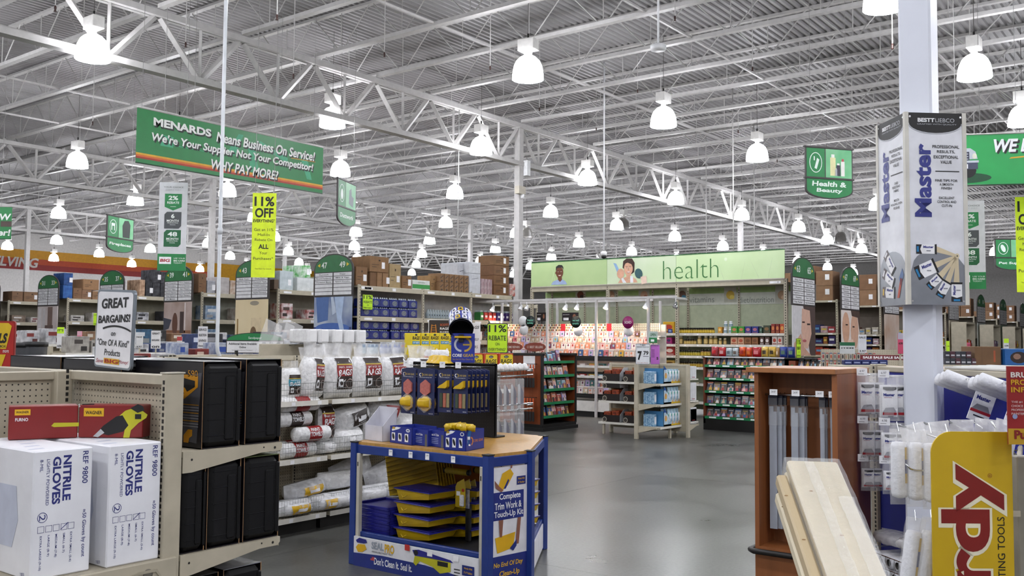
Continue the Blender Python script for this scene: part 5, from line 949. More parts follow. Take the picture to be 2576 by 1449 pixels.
for nm, z, a, b, r, h, c in rows:
    px = a
    while px < b: n_[nm] = n_.get(nm, 0)+1; bottle(px, z, r, h, c, f'small brown vitamin bottle with yellow label, {ORD[n_[nm]-1]} from left on the {nm} health shelf'); px += 6.0 if r < .04 else 8
for i, px in enumerate((1713, 1760, 1776, 1789, 1800, 1812, 1824)): bottle(px, vz[1], .05 if i < 5 else .036, .2 if i < 5 else .14, ('8a7338', 'c4a96a', 'd9cfb4'), f'wide tan supplement jar, {ORD[i]} from left on the second health shelf', .14)
for i, (px, z) in enumerate(((1825, vz[0]), (1838, vz[0]), (1826, vz[0]+.135), (1839, vz[0]+.135))): bottle(px, z, .042, .13, ('e4e6e8', '8aa0a8', 'dfe3e6'), f'white tub in the two by two stack on the top health shelf, {("lower left", "lower right", "upper left", "upper right")[i]}', .12)
def hbox(px0, px1, z, h, c1, c2, lab, D=.2, y=.08, name='carton'):
    a, b = atx(px0, 850, hx+y), atx(px1, 850, hx+y); W = a.y-b.y-.006; t = thing(name, lab, 'box', (hx+y, a.y, z+.002), FX); G().cbox(0, W, 0, D, 0, h, mat(c1, .4), .004).obj('carton_body', t); G().ell(W*.5, h*.55, W*.32, h*.22, mat(c2, .4), -.001, 14).rect(W*.12, W*.88, h*.1, h*.2, mat(shade(c2, .8), .4), -.001).obj('printed_face', t); return t
for px0, px1, z, h, c1, c2, lab in [(1806, 1816, 0, .14, 'c98a1c', 'e0c070', 'orange carton beside the white tubs'), (1839, 1856, 0, .15, '2f8a2c', 'c07a4a', 'bright green carton on the top health shelf, left one'), (1857, 1873, 0, .15, '2f8a2c', 'c07a4a', 'bright green carton on the top health shelf, right one'),
        (1874, 1890, 0, .15, '1c2a78', 'b06a7a', 'dark blue carton on the top health shelf, left one'), (1891, 1908, 0, .15, '1c2a78', 'b06a7a', 'dark blue carton on the top health shelf, right one'), (1910, 1918, 0, .13, '2a4a3a', '6a8a7a', 'narrow dark carton right of the dark blue ones'),
        (1920, 1938, 0, .17, '2f3a26', '7a5a30', 'dark green carton stack on the top health shelf'), (1940, 1950, 0, .2, '8a2a1c', 'c8783a', 'red and orange pack near right end of the top health shelf, left'), (1951, 1961, 0, .2, '7a2018', 'c8783a', 'red and orange pack near right end of the top health shelf, middle'), (1962, 1974, 0, .2, 'b8481c', 'd89a4a', 'red and orange pack at right end of the top health shelf'),
        (1838, 1855, 1, .16, 'c49a7a', 'a84a2c', 'tan carton on the second health shelf, left'), (1856, 1872, 1, .16, 'c49a7a', 'a84a2c', 'tan carton on the second health shelf, right'), (1873, 1890, 1, .16, '8a5a34', '6a4020', 'brown carton on the second health shelf, left'), (1891, 1907, 1, .16, '8a5a34', '6a4020', 'brown carton on the second health shelf, right'),
        (1911, 1922, 1, .17, '5a4038', 'd8d0cc', 'drink pack on the second health shelf, first'), (1924, 1936, 1, .17, '5a4038', 'd8d0cc', 'drink pack on the second health shelf, second'), (1942, 1955, 1, .18, 'cfc4bc', 'a8402c', 'drink pack on the second health shelf, third'), (1956, 1968, 1, .18, 'cfc4bc', 'a8402c', 'drink pack on the second health shelf, fourth'),
        (1668, 1697, 0, .26, 'c99a12', 'b0321c', 'yellow pack left of the health bottles'), (1680, 1692, 0, .1, '2a3a7a', '8a9ac8', 'small blue pack in front of the yellow pack'), (1675, 1690, 1, .15, 'a01c68', '3a2050', 'magenta pack on the second shelf behind the card rack'), (1672, 1698, 2, .2, '8a1c1a', 'c8b8b0', 'red bag on the third shelf beside the beige upright'), (1672, 1698, 3, .14, 'b8954a', '6a4a1c', 'yellow jar pack low beside the beige upright')]:
    hbox(px0, px1, vz[z], h, c1, c2, lab, y=.08 if not ('small blue' in lab) else .065, D=.2 if 'small blue' not in lab else .01)
# ---- disc case with snack bags on top
dx, dyl = 16.1, 7.84; dyr = atx(1985, 890, dx).y; dye = atx(2052, 890, dx).y; DW = dyl-dye
dc = thing('disc_case', 'black and brown movie display case with green shelf edges', 'bookcase', (dx, dyl, 0), FX); xs = dyl-dyr
G().box(0, .04, 0, .6, .12, 1.345, WOODD).obj('side_panel', dc); G().box(xs, xs+.12, -.02, .5, .3, 1.30, mat('7e3a1c', .45, kind='wood')).obj('divider', dc); G().text('S', xs+.06, 1.2, GRN, w=.05, h=.07, y=-.022, bold=.05).text('S', xs+.06, 1.1, GRN, w=.05, h=.07, y=-.022, bold=.05).obj('lettering', dc)
G().box(.04, DW, .40, .44, .3, 1.33, BLK).obj('back_panel', dc); G().box(0, DW, .0, .6, 0, .24, BLK).obj('plinth', dc); G().box(-.02, DW, -.02, .6, 1.33, 1.35, BLK).obj('cap', dc); G().box(.04, xs-.08, -.024, -.02, 1.335, 1.352, WHITE).obj('top_edge', dc)
for j, z in enumerate((1.105, .87, .63, .395, .26)):
    if j == 4: z = .165
    z = (1.10, .862, .625, .388, .152)[j]+.09
    s = G().box(.04, DW-.03, .0, .42, z-.02, z, BLK).obj('shelf', dc); G().box(.03, DW-.04, -.012, .0, z-.035, z+.012, GRN).obj('green_edge', s); g = G()
    for q in range(6): g.rect(.12+.27*q, .12+.27*q+.14, z-.024, z+.002, PAPER, -.013)
    g.obj('price_ticket', s)
    for i in range(11 if j == 0 else 8):
        x = .11+.137*i
        media('disc_box', f'movie disc box, {ORD[i]} from left on {ORD[j]} row of the disc case', 'disc case', (dx+.03, dyl-x, z+.012), FX, .125, .165, .015, 31*i+7*j, .3, ('3a4048', '7a4a3a', '24304a', '8a8a90', '5a5a5e')[(i+j) % 5])
for i in range(4): media('disc_box', f'movie disc box right of the brown divider, {ORD[i]} from left', 'disc case', (dx+.05, dyl-xs-.19-.11*i, 1.202), FX, .1, .16, .015, 77+i, .3)
for i, (px0, px1, h, c1, c2) in enumerate([(1790, 1807, .18, 'a8434a', 'c8202a'), (1808, 1826, .17, 'b3141c', 'd8a0a0'), (1827, 1842, .16, 'b8c4c8', '5a6a70'), (1843, 1858, .16, 'b8c4c8', '6a5a50'), (1860, 1876, .18, 'cc4a10', 'a01c14'), (1877, 1892, .17, 'c8401a', 'd8702a'), (1893, 1915, .18, 'a8101c', 'd87a80'), (1916, 1933, .19, 'c9a648', '3a2a14'), (1934, 1952, .19, 'c9a648', '3a2a14'), (1953, 1961, .17, 'b08a5a', 'd8c0a0'), (1962, 1981, .19, '2a3f8c', '5a7a6a'), (1982, 2000, .19, '263a84', '6a8a70')]):
    a, b = atx(px0, 885, dx+.1), atx(px1, 885, dx+.1); W = a.y-b.y; t = thing('snack_bag', f'{("dusty red", "red", "white and grey", "white and brown", "orange", "orange red", "dark red", "yellow dotted", "yellow dotted", "small tan", "blue", "blue")[i]} snack bag, {ORD[i]} from left on the disc case top', 'bag', (dx+.1, (a.y+b.y)/2, 1.352), FX); g = G(); f = g.pillow(-W/2, W/2, 0, h, .09, mat(c1, .2, var=.15, sc=20, bump=.3), sd=i); g.obj('bag', t); g = G(); g.patch(-W*.25, W*.25, h*.3, h*.65, lambda p, q: f(p, q)-.003, mat(c2, .3), 3, 3); g.obj('label', t)
def reb2(g, W, H): rebate(g, W, H)
p = atx(2010, 893, dx-.02); placard('narrow yellow 11% rebate placard at the right end of the snack bags', (dx-.03, p.y, 1.352), FC+.9, .19, .34, reb2, bg='b9e61f', frame=mat('6a7a1a'))
# ------------------------------------------------------------------ right foreground: cabinet, near pillar, blue pegboard, paint roller packs, lumber
CAB = mat('8d5630', .38, var=.12, kind='wood', sc=10); CABT = mat('a06a3e', .4, kind='wood', sc=12); ALU = mat('a6acb6', .4, .1)
cb = thing('display_cabinet', 'brown wooden cabinet with hanging aluminium straightedges at right', 'cabinet', (5.27, 2.24, 0), FX); W, D, H = .485, .58, 1.46
G().box(0, .025, 0, D, .0, H-.03, CAB).obj('side_panel', cb); G().box(W-.03, W, 0, D, .0, H-.03, CAB).obj('side_panel', cb); G().box(.025, W-.03, .22, .25, .4, H-.03, CAB).obj('back_panel', cb)
G().cbox(-.04, W, -.03, D, H-.03, H, CABT, .003).obj('top_panel', cb); G().box(.025, W-.03, .0, .22, .40, .425, CAB).obj('inner_shelf', cb); G().box(.025, W-.03, .0, .02, .0, .40, CAB).obj('lower_front', cb)
G().tube([(W+.01, -.03, .40), (.0, -.03, .40), (-.03, 0, .40), (-.03, D*.5, .40)], .017, mat('15120f', .5), 8).obj('bumper_rail', cb)
G().rod((.025, .1, 1.30), (W-.03, .1, 1.30), .007, CHROME).obj('hang_rail', cb)
for i, (px0, px1, y) in enumerate([(1936, 1954, .08), (1956, 1967, .1), (1968, 1977, .12), (1991, 2008, .08), (2010, 2024, .1), (2025, 2030, .12), (2064, 2075, .08), (2076, 2082, .11), (2090, 2098, .1)]):
    x = 5.27+y; a, b = atx(px0, 1150, x), atx(px1, 1150, x); w = a.y-b.y; t = thing('straightedge', f'aluminium straightedge bar hanging in the cabinet, {ORD[i]} from left', 'bar', (x, a.y, .52), FX); G().box(0, w, 0, .008, 0, .68, ALU).box(0, w*.55, 0, .008, .68, .71, ALU).obj('bar', t); G().box(-.004, w+.004, -.002, .011, .60, .76, film(.12)).obj('clear_sleeve', t)
    G().box(-.006, w+.006, -.001, .01, .72, .775, mat('12162c', .4)).obj('header_card', t); G().rod((w/2, .004, .775), (w/2, .02, .79), .003, CHROME).obj('hanger', t)
for i, px in enumerate((1938, 1993, 2053, 2086)):
    a = atx(px, 955, 5.3); t = thing('price_ticket', f'white 24 price ticket in the cabinet opening, {ORD[i]} from left', 'ticket', (5.29, a.y, 1.30), FX); G().box(0, .046, -.003, 0, 0, .034, PAPER).text('24.97', .023, .02, INK, w=.026, h=.011, y=-.0035).obj('card', t); G().rod((.02, 0, .01), (.02, .08, .005), .003, CHROME).obj('clip', t)
# ---- near pillar and its wrap sign
PW_ = mat('d3d7e1', .4, var=.03, sc=3); c = atd(2321, 800, 5.22); pl = thing('column', 'big white square pillar near the right side', None, (c.x, c.y, 0), kind='structure')
G().cbox(-.086, .086, -.086, .086, 0, 8.12, PW_, .012).obj('shaft', pl); G().box(-.14, .14, -.14, .14, 0, .02, PW_).obj('plate', pl)
ws = thing('pillar_sign', 'tall white four-sided paint brush sign wrapped around the near pillar', 'sign', (c.x, c.y, 0), FC+.07); s = .165; z0, z1 = 1.815, 2.86; SG = mat('dcdee4', .35); MB_ = mat('2a3182', .4); TRM = mat('cbc9bf', .45)
for k in range(4):
    f = mk('sign_panel', None, ws, rz=k*pi/2); f2 = G().box(-s+.012, s-.012, -s-.002, -s+.004, z0, z1, SG).obj('face_sheet', f); G().box(-s-.008, -s+.014, -s-.008, -s+.014, z0-.0, z1+.002, TRM).obj('corner_trim', f)
    g = G(); y = -s-.0035; w = s-.012
    g.poly([(-w, z1), (w, z1), (w, z1-.055)]+[(w*cos(a), z1-.055-.055*sin(a)) for a in [pi*k2/12 for k2 in range(1, 12)]]+[(-w, z1-.055)], INK, y).ring(0, z1-.057, w, .06, .006, mat('a8aab0', .3, .5), y-.0004, 16, pi, 2*pi)
    g.text('BESTT', -w*.33, z1-.04, WHITE, w=w*.62, h=.022, y=y-.0006, bold=.04).text('LIEBCO', w*.36, z1-.04, mat('b8bac0', .4), w=w*.7, h=.022, y=y-.0006, bold=.0).text('CRAFTED WITH QUALITY', .01, z1-.063, mat('b8bac0', .4), w=w*1.45, h=.008, y=y-.0006)
    g.text('Master', -w*.48, z1-.37, MB_, w=.40, h=.095, y=y-.0006, bold=.035, rot=pi/2)
    L1 = ('PROFESSIONAL', 'RESULTS,', 'EXCEPTIONAL', 'VALUE'); L2 = (('FINE TIPS FOR', 'A SMOOTH', 'FINISH'), ('SHED', 'RESISTANT', 'FABRIC'))[k % 2]; L3 = (('EXCELLENT', 'CONTROL AND', 'CUT-IN'), ('SMOOTH', 'ROLLING, EVEN', 'RELEASE'))[k % 2]
    for LL, zz, dz, hh in ((L1, z1-.185, .028, .0175), (L2, z1-.37, .021, .0135), (L3, z1-.465, .021, .0135)):
        for i, q in enumerate(LL): g.text(q, w*.38, zz-dz*i, INK, w=hh*.72*len(q), h=hh, y=y-.0006, bold=.012)
    g.rect(-w*.02+.0, w*.86, z1-.322, z1-.317, INK, y-.0006)
    g.poly([(-w, z0), (w, z0), (w, z0+.21)]+[(w*cos(a)*.9, z0+.21+.09*sin(a)) for a in [pi*k2/10 for k2 in range(1, 10)]]+[(-w, z0+.16)], mat('8c9098', .3, .45), y)
    def card_(x, z, a, l, h, tip, col='15161c'):
        M = rzT(x, 0, z, 0, -a); M2 = lambda P: [((M @ Vector((p, 0, q))).x, (M @ Vector((p, 0, q))).z) for p, q in P]
        g.poly(M2([(-l/2, -h/2), (l/2, -h/2), (l/2, h/2), (-l/2, h/2)]), WHITE, y-.001).poly(M2([(-l/2, -h/2), (-l*.22, -h/2), (-l*.3, 0), (-l*.22, h/2), (-l/2, h/2)]), mat(col, .4), y-.0014).poly(M2([(-l*.47, -h*.3), (-l*.37, -h*.3), (-l*.37, h*.3), (-l*.47, h*.3)]), mat(tip, .4), y-.0018).poly(M2([(l*.4, -h*.52), (l/2, -h*.56), (l/2, h*.56), (l*.4, h*.52)]), INK, y-.0018)
        V = M @ Vector((l*.1, 0, h*.24)); g.text('Master', V.x, V.z, MB_, w=l*.5, h=h*.26, y=y-.002, bold=.03, rot=a); V = M @ Vector((l*.1, 0, -h*.15)); g.rect(V.x-.012, V.x+.012, V.z-.004, V.z+.002, mat('8a8c94', .5), y-.002)
    if k % 2 == 0:
        Q = (w*.72, z0+.265); WD = mat('cdbf9f', .45)
        for (x, z, a, l, h) in ((-w*.4, z0+.3, .0, .115, .05), (-w*.42, z0+.19, .42, .12, .075), (-w*.12, z0+.125, .75, .09, .045), (w*.2, z0+.085, 1.05, .095, .05), (w*.68, z0+.07, pi/2, .105, .06)):
            e = (x+cos(a)*l/2, z+sin(a)*l/2); n = (-sin(a)*.011, cos(a)*.011); g.poly([(e[0]-n[0]*1.5, e[1]-n[1]*1.5), (Q[0]-n[0]*.6, Q[1]-n[1]*.6), (Q[0]+n[0]*.6, Q[1]+n[1]*.6), (e[0]+n[0]*1.5, e[1]+n[1]*1.5)], WD, y-.0008); card_(x, z, a, l, h, '1d7ab0')
        g.ell(Q[0], Q[1], .012, .014, WD, y-.0012, 12).ell(Q[0], Q[1], .004, .004, INK, y-.0016, 8)
    else:
        for (x, z, a) in ((-w*.2, z0+.24, -.85), (-w*.3, z0+.155, -.5), (-w*.3, z0+.075, -.08)): card_(x, z, a, .15, .06, ('d8b84a', 'e0e0e4', '6a7078')[int(-a*2) % 3], '5a5054')
        g.poly([(w*.5, z0+.15), (w*.75, z0+.2), (w*.85, z0+.16), (w*.6, z0+.1)], mat('4a6a9a', .4), y-.0016).poly([(w*.35, z0+.04), (w*.5, z0+.04), (w*.75, z0+.14), (w*.6, z0+.15)], mat('b8482c', .4), y-.0016)
    for x in (-w*.93, w*.93):
        for z in (z0+.02, z1-.022): g.ell(x, z, .006, .006, CHROME, y-.002, 8)
    g.obj('printed_face', f)
G().box(-s, s, -s, s, z1-.03, z1-.02, TRM).obj('inner_brace', ws)
# ---- blue pegboard wall set at an angle
P0 = Vector((6.17, 1.82, 0)); ub = Vector((-.645, -.764, 0)); nb_ = Vector((-.764, .645, 0)); FB = atan2(ub.y, ub.x); BL = 2.0
bw_ = thing('blue_pegboard', 'angled blue pegboard wall with beige frame behind the near pillar', 'shelving', P0, FB); BPM = mat('14208a', .4, var=.08)
G().box(.05, BL, 0, .03, .12, 1.43, BPM).obj('blue_panel', bw_); g = G().cbox(-.015, .05, -.02, .06, 0, 1.475, BEIGE, .004); slots(g, .028, -.021, .2, 1.46, 'x', .006); g.obj('upright', bw_)
G().cbox(.05, BL, -.012, .04, 1.43, 1.462, BEIGE, .004).obj('top_rail', bw_); G().box(.05, BL, .04, .55, 1.44, 1.462, mat('b59a80', .5)).obj('top_deck', bw_); G().box(.45, BL, -.35, .03, 0, .1, mat('1c1a18', .6)).box(.45, BL, -.35, 0, .1, .13, BEIGE).obj('base_deck', bw_)
for i in range(6):
    t = thing('trim_strip', f'thin white strip lying on top of the blue pegboard wall, {ORD[i]} from the front', 'strip', P0+ub*.62-nb_*(.06+.055*i)+Vector((0, 0, 1.463)), FB); G().cbox(0, 1.1, -.018, .018, 0, .014+.002*i, mat('cfcfcc', .4), .003).obj('strip', t)
MK = mat('1b1d24', .4); REDM = mat('a3202a', .4); ROLW = mat('e2e3e8', .6, var=.04, sc=60, bump=.4)
def master(g, w, h, y):
    for P, M in (([(-w*.36, h*.94), (w*.36, h*.94), (w*.36, h*.87), (w*.18, h*.83), (-w*.18, h*.83), (-w*.36, h*.87)], MK),): g.poly(P, M, y)
    g.text('Master', -w*.05, h*.7, MB_, w=w*.62, h=h*.09, y=y, bold=.04).rect(-w*.33, w*.1, h*.61, h*.625, mat('b08090', .5), y).poly([(-w*.4, h*.16), (-w*.25, h*.3), (w*.2, h*.32), (w*.34, h*.18)], mat('9a9aa0', .4), y).rect(-w*.4, w*.36, h*.08, h*.16, REDM, (lambda a, b: y(a, b)-.0006)).rect(-w*.1, w*.2, h*.02, h*.05, mat('8a8a90', .5), y)
def rpack(pos, w, h, lab, d=.045, rz=FC-.1, rolls=2):
    t = thing('roller_cover_pack', lab, 'pack', pos, rz); g = G()
    f = g.pillow(-w/2, w/2, 0, h, d, ROLW, pw=8, nx=6, nz=6, wob=.001); g.obj('roller_covers', t); y = lambda a, b: f(a, b)-.002; g = G(); g.patch(-w*.42, w*.42, h*.03, h*.97, y, PAPER, 5, 5); master(g, w, h, lambda a, b: f(a, b)-.0035); g.obj('printed_insert', t)
    g = G(); g.pillow(-w*.56, w*.56, -.02, h+.055, d*1.15, film(.22), pw=6, sd=pos[0]*20, wob=.006, nx=8, nz=10); g.obj('plastic_bag', t); return t
for r_, (py0, py1, w, hs) in enumerate(((962, 1042, .098, ('4.97', '6.97')), (1082, 1148, .085, ('4.99', '4.98')), (1178, 1226, .07, ('3.97', '3.97')))):
    for cI, (sx, off, pxs) in enumerate(((.447, .343, 0), (.70, .372, 0))):
        hz = None
        for k in range(2 if cI == 0 else 4):
            p = P0+ub*sx+nb_*(off-.055*k); d = p.x*cY+p.y*sY; q = pix((p.x, p.y, 1.2)); zt = atd(q[0], py0+(6 if cI else 0), d).z; zb = atd(q[0], py1+(8 if cI else 0), d).z
            if k == 0: hz = (zt+.045, p)
            rpack((p.x, p.y, zb), w, zt-zb, f'white roller cover pack on {("left", "right")[cI]} hook of the {("top", "middle", "bottom")[r_]} row, {ORD[k]} from the front')
        z_, p = hz; q = p+nb_*.03; G().rod((q.x, q.y, z_), (q.x-nb_.x*(off+.03), q.y-nb_.y*(off+.03), z_-.01), .0035, CHROME).obj('hook', bw_).matrix_parent_inverse = Matrix.Identity(4)
        o = bw_.children[-1] if False else None
        t = thing('price_ticket', f'white price ticket on {("left", "right")[cI]} hook of the {("top", "middle", "bottom")[r_]} roller row', 'ticket', (q.x, q.y, z_), FC-.1); G().box(-.03, .03, -.004, 0, -.005, .037, PAPER).text(hs[cI], 0, .021, mat('5a5a62', .5), w=.028, h=.013, y=-.0045).rect(-.022, .01, .003, .006, mat('8a8a8a', .5), -.0045).obj('card', t); G().rod((0, 0, 0), (0, .03, 0), .003, CHROME).obj('clip', t)
for o in list(bw_.children):      # hooks were drawn in hall coordinates: bring them into the wall's own frame
    if o.name.startswith('hook'): o.data.transform((Matrix.Translation(P0) @ Matrix.Rotation(FB, 4, 'Z')).inverted())
# tilted multi packs hanging on the right half of the wall
for i, (px, py, d) in enumerate(((2425, 975, 4.95), (2515, 985, 4.72))):
    p = atd(px, py, d); t = thing('roller_multipack', f'tilted white multi-roller pack with hanging card, {("left", "right")[i]} one beside the red sign', 'pack', p, FC)
    T = rzT(0, 0, 0, 0, .0) @ Matrix.Rotation(-1.22, 4, 'Y')
    for k in range(3): G().lathe([(.01, -.13), (.03, -.12), (.032, .1), (.012, .11)], ROLW, 12, T=Matrix.Translation((.0, .05*k, .03-.012*k)) @ T).obj('roller_cover', t)
    c_ = mk('hang_card', None, t, loc=(.075, -.04, -.09)); c_.rotation_euler = (0, .36, 0); g = G().box(-.055, .055, 0, .006, -.09, .085, PAPER); y = -.001
    g.poly([(-.05, .085), (.05, .085), (.03, .07), (-.03, .07)], MK, y).text('Master', -.005, .035, MB_, w=.075, h=.022, y=y, bold=.04).poly([(-.05, -.03), (-.03, -.0), (.03, -.0), (.05, -.03)], mat('8a8a90', .4), y).rect(-.055, .055, -.045, -.03, REDM, y-.0004).rect(-.03, .03, -.065, -.058, MK, y); g.obj('card_face', c_)
    g = G()
    for k in range(6): g.rod((.03+.012*k, .0, .05), (.075+.012*k, .0, -.06), .004, mat('2a4a4a', .3, h2='e6eaea', sc=60), 5)
    g.obj('film_fold', t)
    G().box(-.02, .02, -.075, -.07, .03, .055, PAPER).text('5.99', 0, .044, INK, w=.022, h=.01, y=-.0755).obj('price_ticket', t); G().rod((0, -.07, .045), (.0, .2, .04), .004, CHROME).obj('hook', t)
# wire bin with roller ends at the foot of the wall
bn = thing('wire_bin', 'chrome wire bin of small white rollers at the foot of the blue wall', 'bin', P0+ub*.34+nb_*.06, FB); g = G()
for k in range(20): g.rod((.05+.04*k, -.3, .135), (.05+.04*k, -.3, .42), .002, CHROME, 4)
for z in (.14, .21, .28, .35, .42): g.rod((.04, -.3, z), (.83, -.3, z), .003, CHROME, 4)
g.obj('front_grid', bn)
for x in (.04, .83):
    g = G()
    for z in (.14, .28, .42): g.rod((x, -.3, z), (x, -.02, z), .003, CHROME, 4)
    g.obj('side_grid', bn)
for j in range(4):
    for i in range(9):
        t = thing('mini_roller', f'small white roller in the wire bin, {ORD[i]} from left in the {("bottom", "second", "third", "top")[j]} layer', 'roller', P0+ub*(.43+.078*i+.03*(j % 2))+nb_*.33+Vector((0, 0, .165+.072*j)), FB); T = Matrix.Rotation(-pi/2, 4, 'X')
        G().lathe([(.02, .0), (.034, 0), (.034, .2), (.02, .2)], ROLW, 12, T=T, capb=False).lathe([(.02, .001), (.02, .15)], mat('55524e', .6), 10, T=T, capb=False).obj('sleeve', t)
for i in range(3):
    t = thing('flat_bag', f'clear bag of white covers lying over the wire bin, {ORD[i]} from left', 'bag', P0+ub*(.5+.22*i)+nb_*.2+Vector((0, 0, .452+.003*i)), FB); g = G(); g.pillow(-.14, .14, 0, .07, .2, film(.55), sd=i, wob=.02); g.obj('film', t)
# ---- near roller gondola with yellow flag sign
n0 = atd(2566, 1120, 3.42); ng = thing('roller_gondola', 'beige upright at the right edge carrying roller hooks and the yellow sign', 'shelving', (n0.x, n0.y, 0), FC)
G().cbox(-.012, .06, 0, .05, 0, 1.2, mat('8f8b80', .5), .004).obj('upright', ng); G().box(.06, 1.2, .02, .05, .1, 1.2, mat('14208a', .4)).obj('blue_panel', ng); G().rod((0, .03, 1.125), (.54, 1.0, 1.125), .012, BEIGE).rod((0, .03, .75), (.54, 1.0, .75), .012, BEIGE).obj('hook_bar', ng); G().box(.0, 1.2, .05, .5, .0, .12, BEIGE).obj('base_deck', ng)
def hk2(x, y, z, L): x = .54*y; L -= x; G().tube([(x, y, z), (-L+.03, y, z+.012), (-L+.01, y, z+.016), (-L-.01, y, z+.035)], .004, CHROME).obj('hook', ng)
for x, y, z, L in ((0, .12, 1.12, .42), (0, .5, 1.13, .36), (0, .82, 1.13, .3), (0, .3, 1.12, .4), (0, .1, .75, .40)): hk2(x, y, z, L)
def sleeve(px, pyt, pyb, d, lab, tilt=0, bag=True):
    p = atd(px, pyb, d); h = atd(px, pyt, d).z-p.z; t = thing('long_roller_cover', lab, 'roller', p, FC); T = Matrix.Rotation(tilt, 4, 'Y'); r = .031
    G().lathe([(.012, 0), (r*.9, .006), (r, .02), (r, h-.015), (r*.85, h)], ROLW, 18, T=T).obj('nap_sleeve', t)
    g = G()
    for a0, a1, c0 in ((-.35, .12, 'b2931c'),): 
        for z0_, z1_, c in ((h*.28, h*.45, 'c9a21a'), (h*.45, h*.7, '20306e'), (h*.7, h*.92, 'c9a21a')):
            g.add([T @ Vector(((r+.001)*cos(a), (r+.001)*sin(a), z)) for z in (z0_, z1_) for a in (-1.3, -1.0, -.75, -.45)], [(0, 1, 5, 4), (1, 2, 6, 5), (2, 3, 7, 6)], mat(c, .4))
    for k, ch in enumerate('DRUP'): g.text(ch, 0, 0, YB if k % 2 else MB_, h=.01, T=T @ Matrix.Rotation(.7, 4, 'Z') @ Matrix.Translation((0, -r-.0025, h*(.42+.12*k))), bold=.03, rot=-pi/2)
    g.obj('printed_band', t)
    if bag: g = G(); g.pillow(-r-.006, r+.006, -.025, h+.05, .075, film(.2), pw=8, sd=px, wob=.004, T=T, nx=6, nz=12); g.obj('plastic_bag', t); G().rod(T @ Vector((0, 0, h+.04)), T @ Vector((.0, .02, h+.075)), .002, CHROME, 4).obj('bag_tab', t)
for i, (px, d) in enumerate(((2264, 3.60), (2306, 3.57), (2346, 3.54), (2388, 3.6))): sleeve(px, 1112+2*i, 1252+6*i, d, f'long white roller cover in clear bag, {ORD[i]} from left beside the yellow sign')
for i, (px, d) in enumerate(((2282, 3.5), (2322, 3.48), (2365, 3.5))): sleeve(px, 1335, 1490, d, f'long white roller cover leaning in the lower row, {ORD[i]} from left beside the yellow sign', .14)
for i, (px, py, d) in enumerate(((2300, 1082, 3.75), (2360, 1075, 3.85), (2420, 1070, 3.9), (2480, 1068, 3.95), (2530, 1072, 3.9))):
    p = atd(px, py+16, d); t = thing('clear_bag', f'clear plastic bag top behind the yellow sign, {ORD[i]} from left', 'bag', p, FC); g = G(); g.pillow(-.05, .05, -.14, .05, .04, film(.4), sd=i*2.7, wob=.012, T=Matrix.Rotation(.12*(i-2), 4, 'Y')); g.obj('film', t)
    p2 = ((p.x-n0.x)*cos(-FC)-(p.y-n0.y)*sin(-FC), (p.x-n0.x)*sin(-FC)+(p.y-n0.y)*cos(-FC)); G().rod((.54*max(p2[1], .03), p2[1], 1.125), (p2[0]-.06, p2[1], p.z+.045), .004, CHROME).obj('hook', ng)
# yellow flag sign
YS = mat('c6a416', .4, var=.03); RS = mat('7e1e1a', .35); a, b = atd(2345, 1300, 3.38), atd(2549, 1300, 3.38); W = (b-a).length; zt = atd(2450, 1086, 3.38).z; Hs = .95
ys = thing('yellow_flag_sign', 'large yellow sign with vertical red brush maker lettering at lower right', 'sign', (a.x, a.y, zt-Hs), FC); r = .075
P = [(0, 0), (W, 0), (W, Hs-.012), (W-.012, Hs)]+[(r-r*sin(q), Hs-r+r*cos(q)) for q in [pi/2*k/8 for k in range(9)]]; G().prism(P, 0, .006, YS).obj('panel', ys)
g = G(); y = -.0008
def purdy(M, b, y, q=0): g.text('Purdy', W*.50, Hs-.483, M, w=.74+q, h=.225+q, y=y, bold=b, rot=pi/2, res=6)
purdy(mat('e6dfc4', .4), .07, y, .02); purdy(RS, .035, y-.0006)
g.text('PAINTING TOOLS', W*.845, Hs-.445, INK, w=.29, h=.026, y=y, rot=pi/2, bold=.004).text('®', W*.72, Hs-.155, mat('8a4a1c', .4), w=.016, h=.016, y=y, rot=pi/2)
g.obj('lettering', ys); G().box(W-.02, W+.03, .006, .012, Hs-.3, Hs-.28, BEIGE).box(W-.02, W+.03, .006, .012, Hs-.7, Hs-.68, BEIGE).obj('bracket', ys)
# red information sign
a = atd(2537, 1118, 3.3); zt = atd(2537, 921, 3.3).z; rs = thing('red_info_sign', 'red brush information sign cut by the right edge', 'sign', (a.x, a.y, a.z), FC); Hh = zt-a.z; W = .2
G().box(0, W, 0, .006, 0, Hh, mat('8c1a1c', .4)).box(0, W, -.001, 0, 0, .055, mat('b8901c', .4)).obj('panel', rs); g = G(); y = -.0016
for i, (q, c) in enumerate((('BRUSH', 'd8cfca'), ('PRODUCT', 'c8961c'), ('INFO', 'c8961c'))): g.text(q, .012, Hh-.03-.026*i, mat(c, .4), h=.019, w=.021*len(q)*.9, y=y, bold=.03, al='L')
for i, q in enumerate(('THE #1', 'CHOICE OF', 'PROFESSIONAL', 'PAINTERS')): g.text(q, .012, Hh-.125-.0135*i, mat('c9a8a6', .4), h=.008, w=.0065*len(q), y=y, bold=.02, al='L')
g.ell(.024, Hh-.175, .009, .009, mat('8a94b8', .4), y, 12).text('Purdy', .07, .03, RS, w=.1, h=.04, y=y-.0006, bold=.05); g.obj('lettering', rs); G().box(.12, .14, .006, .03, -.3, Hh*.5, BEIGE).obj('stand', rs)
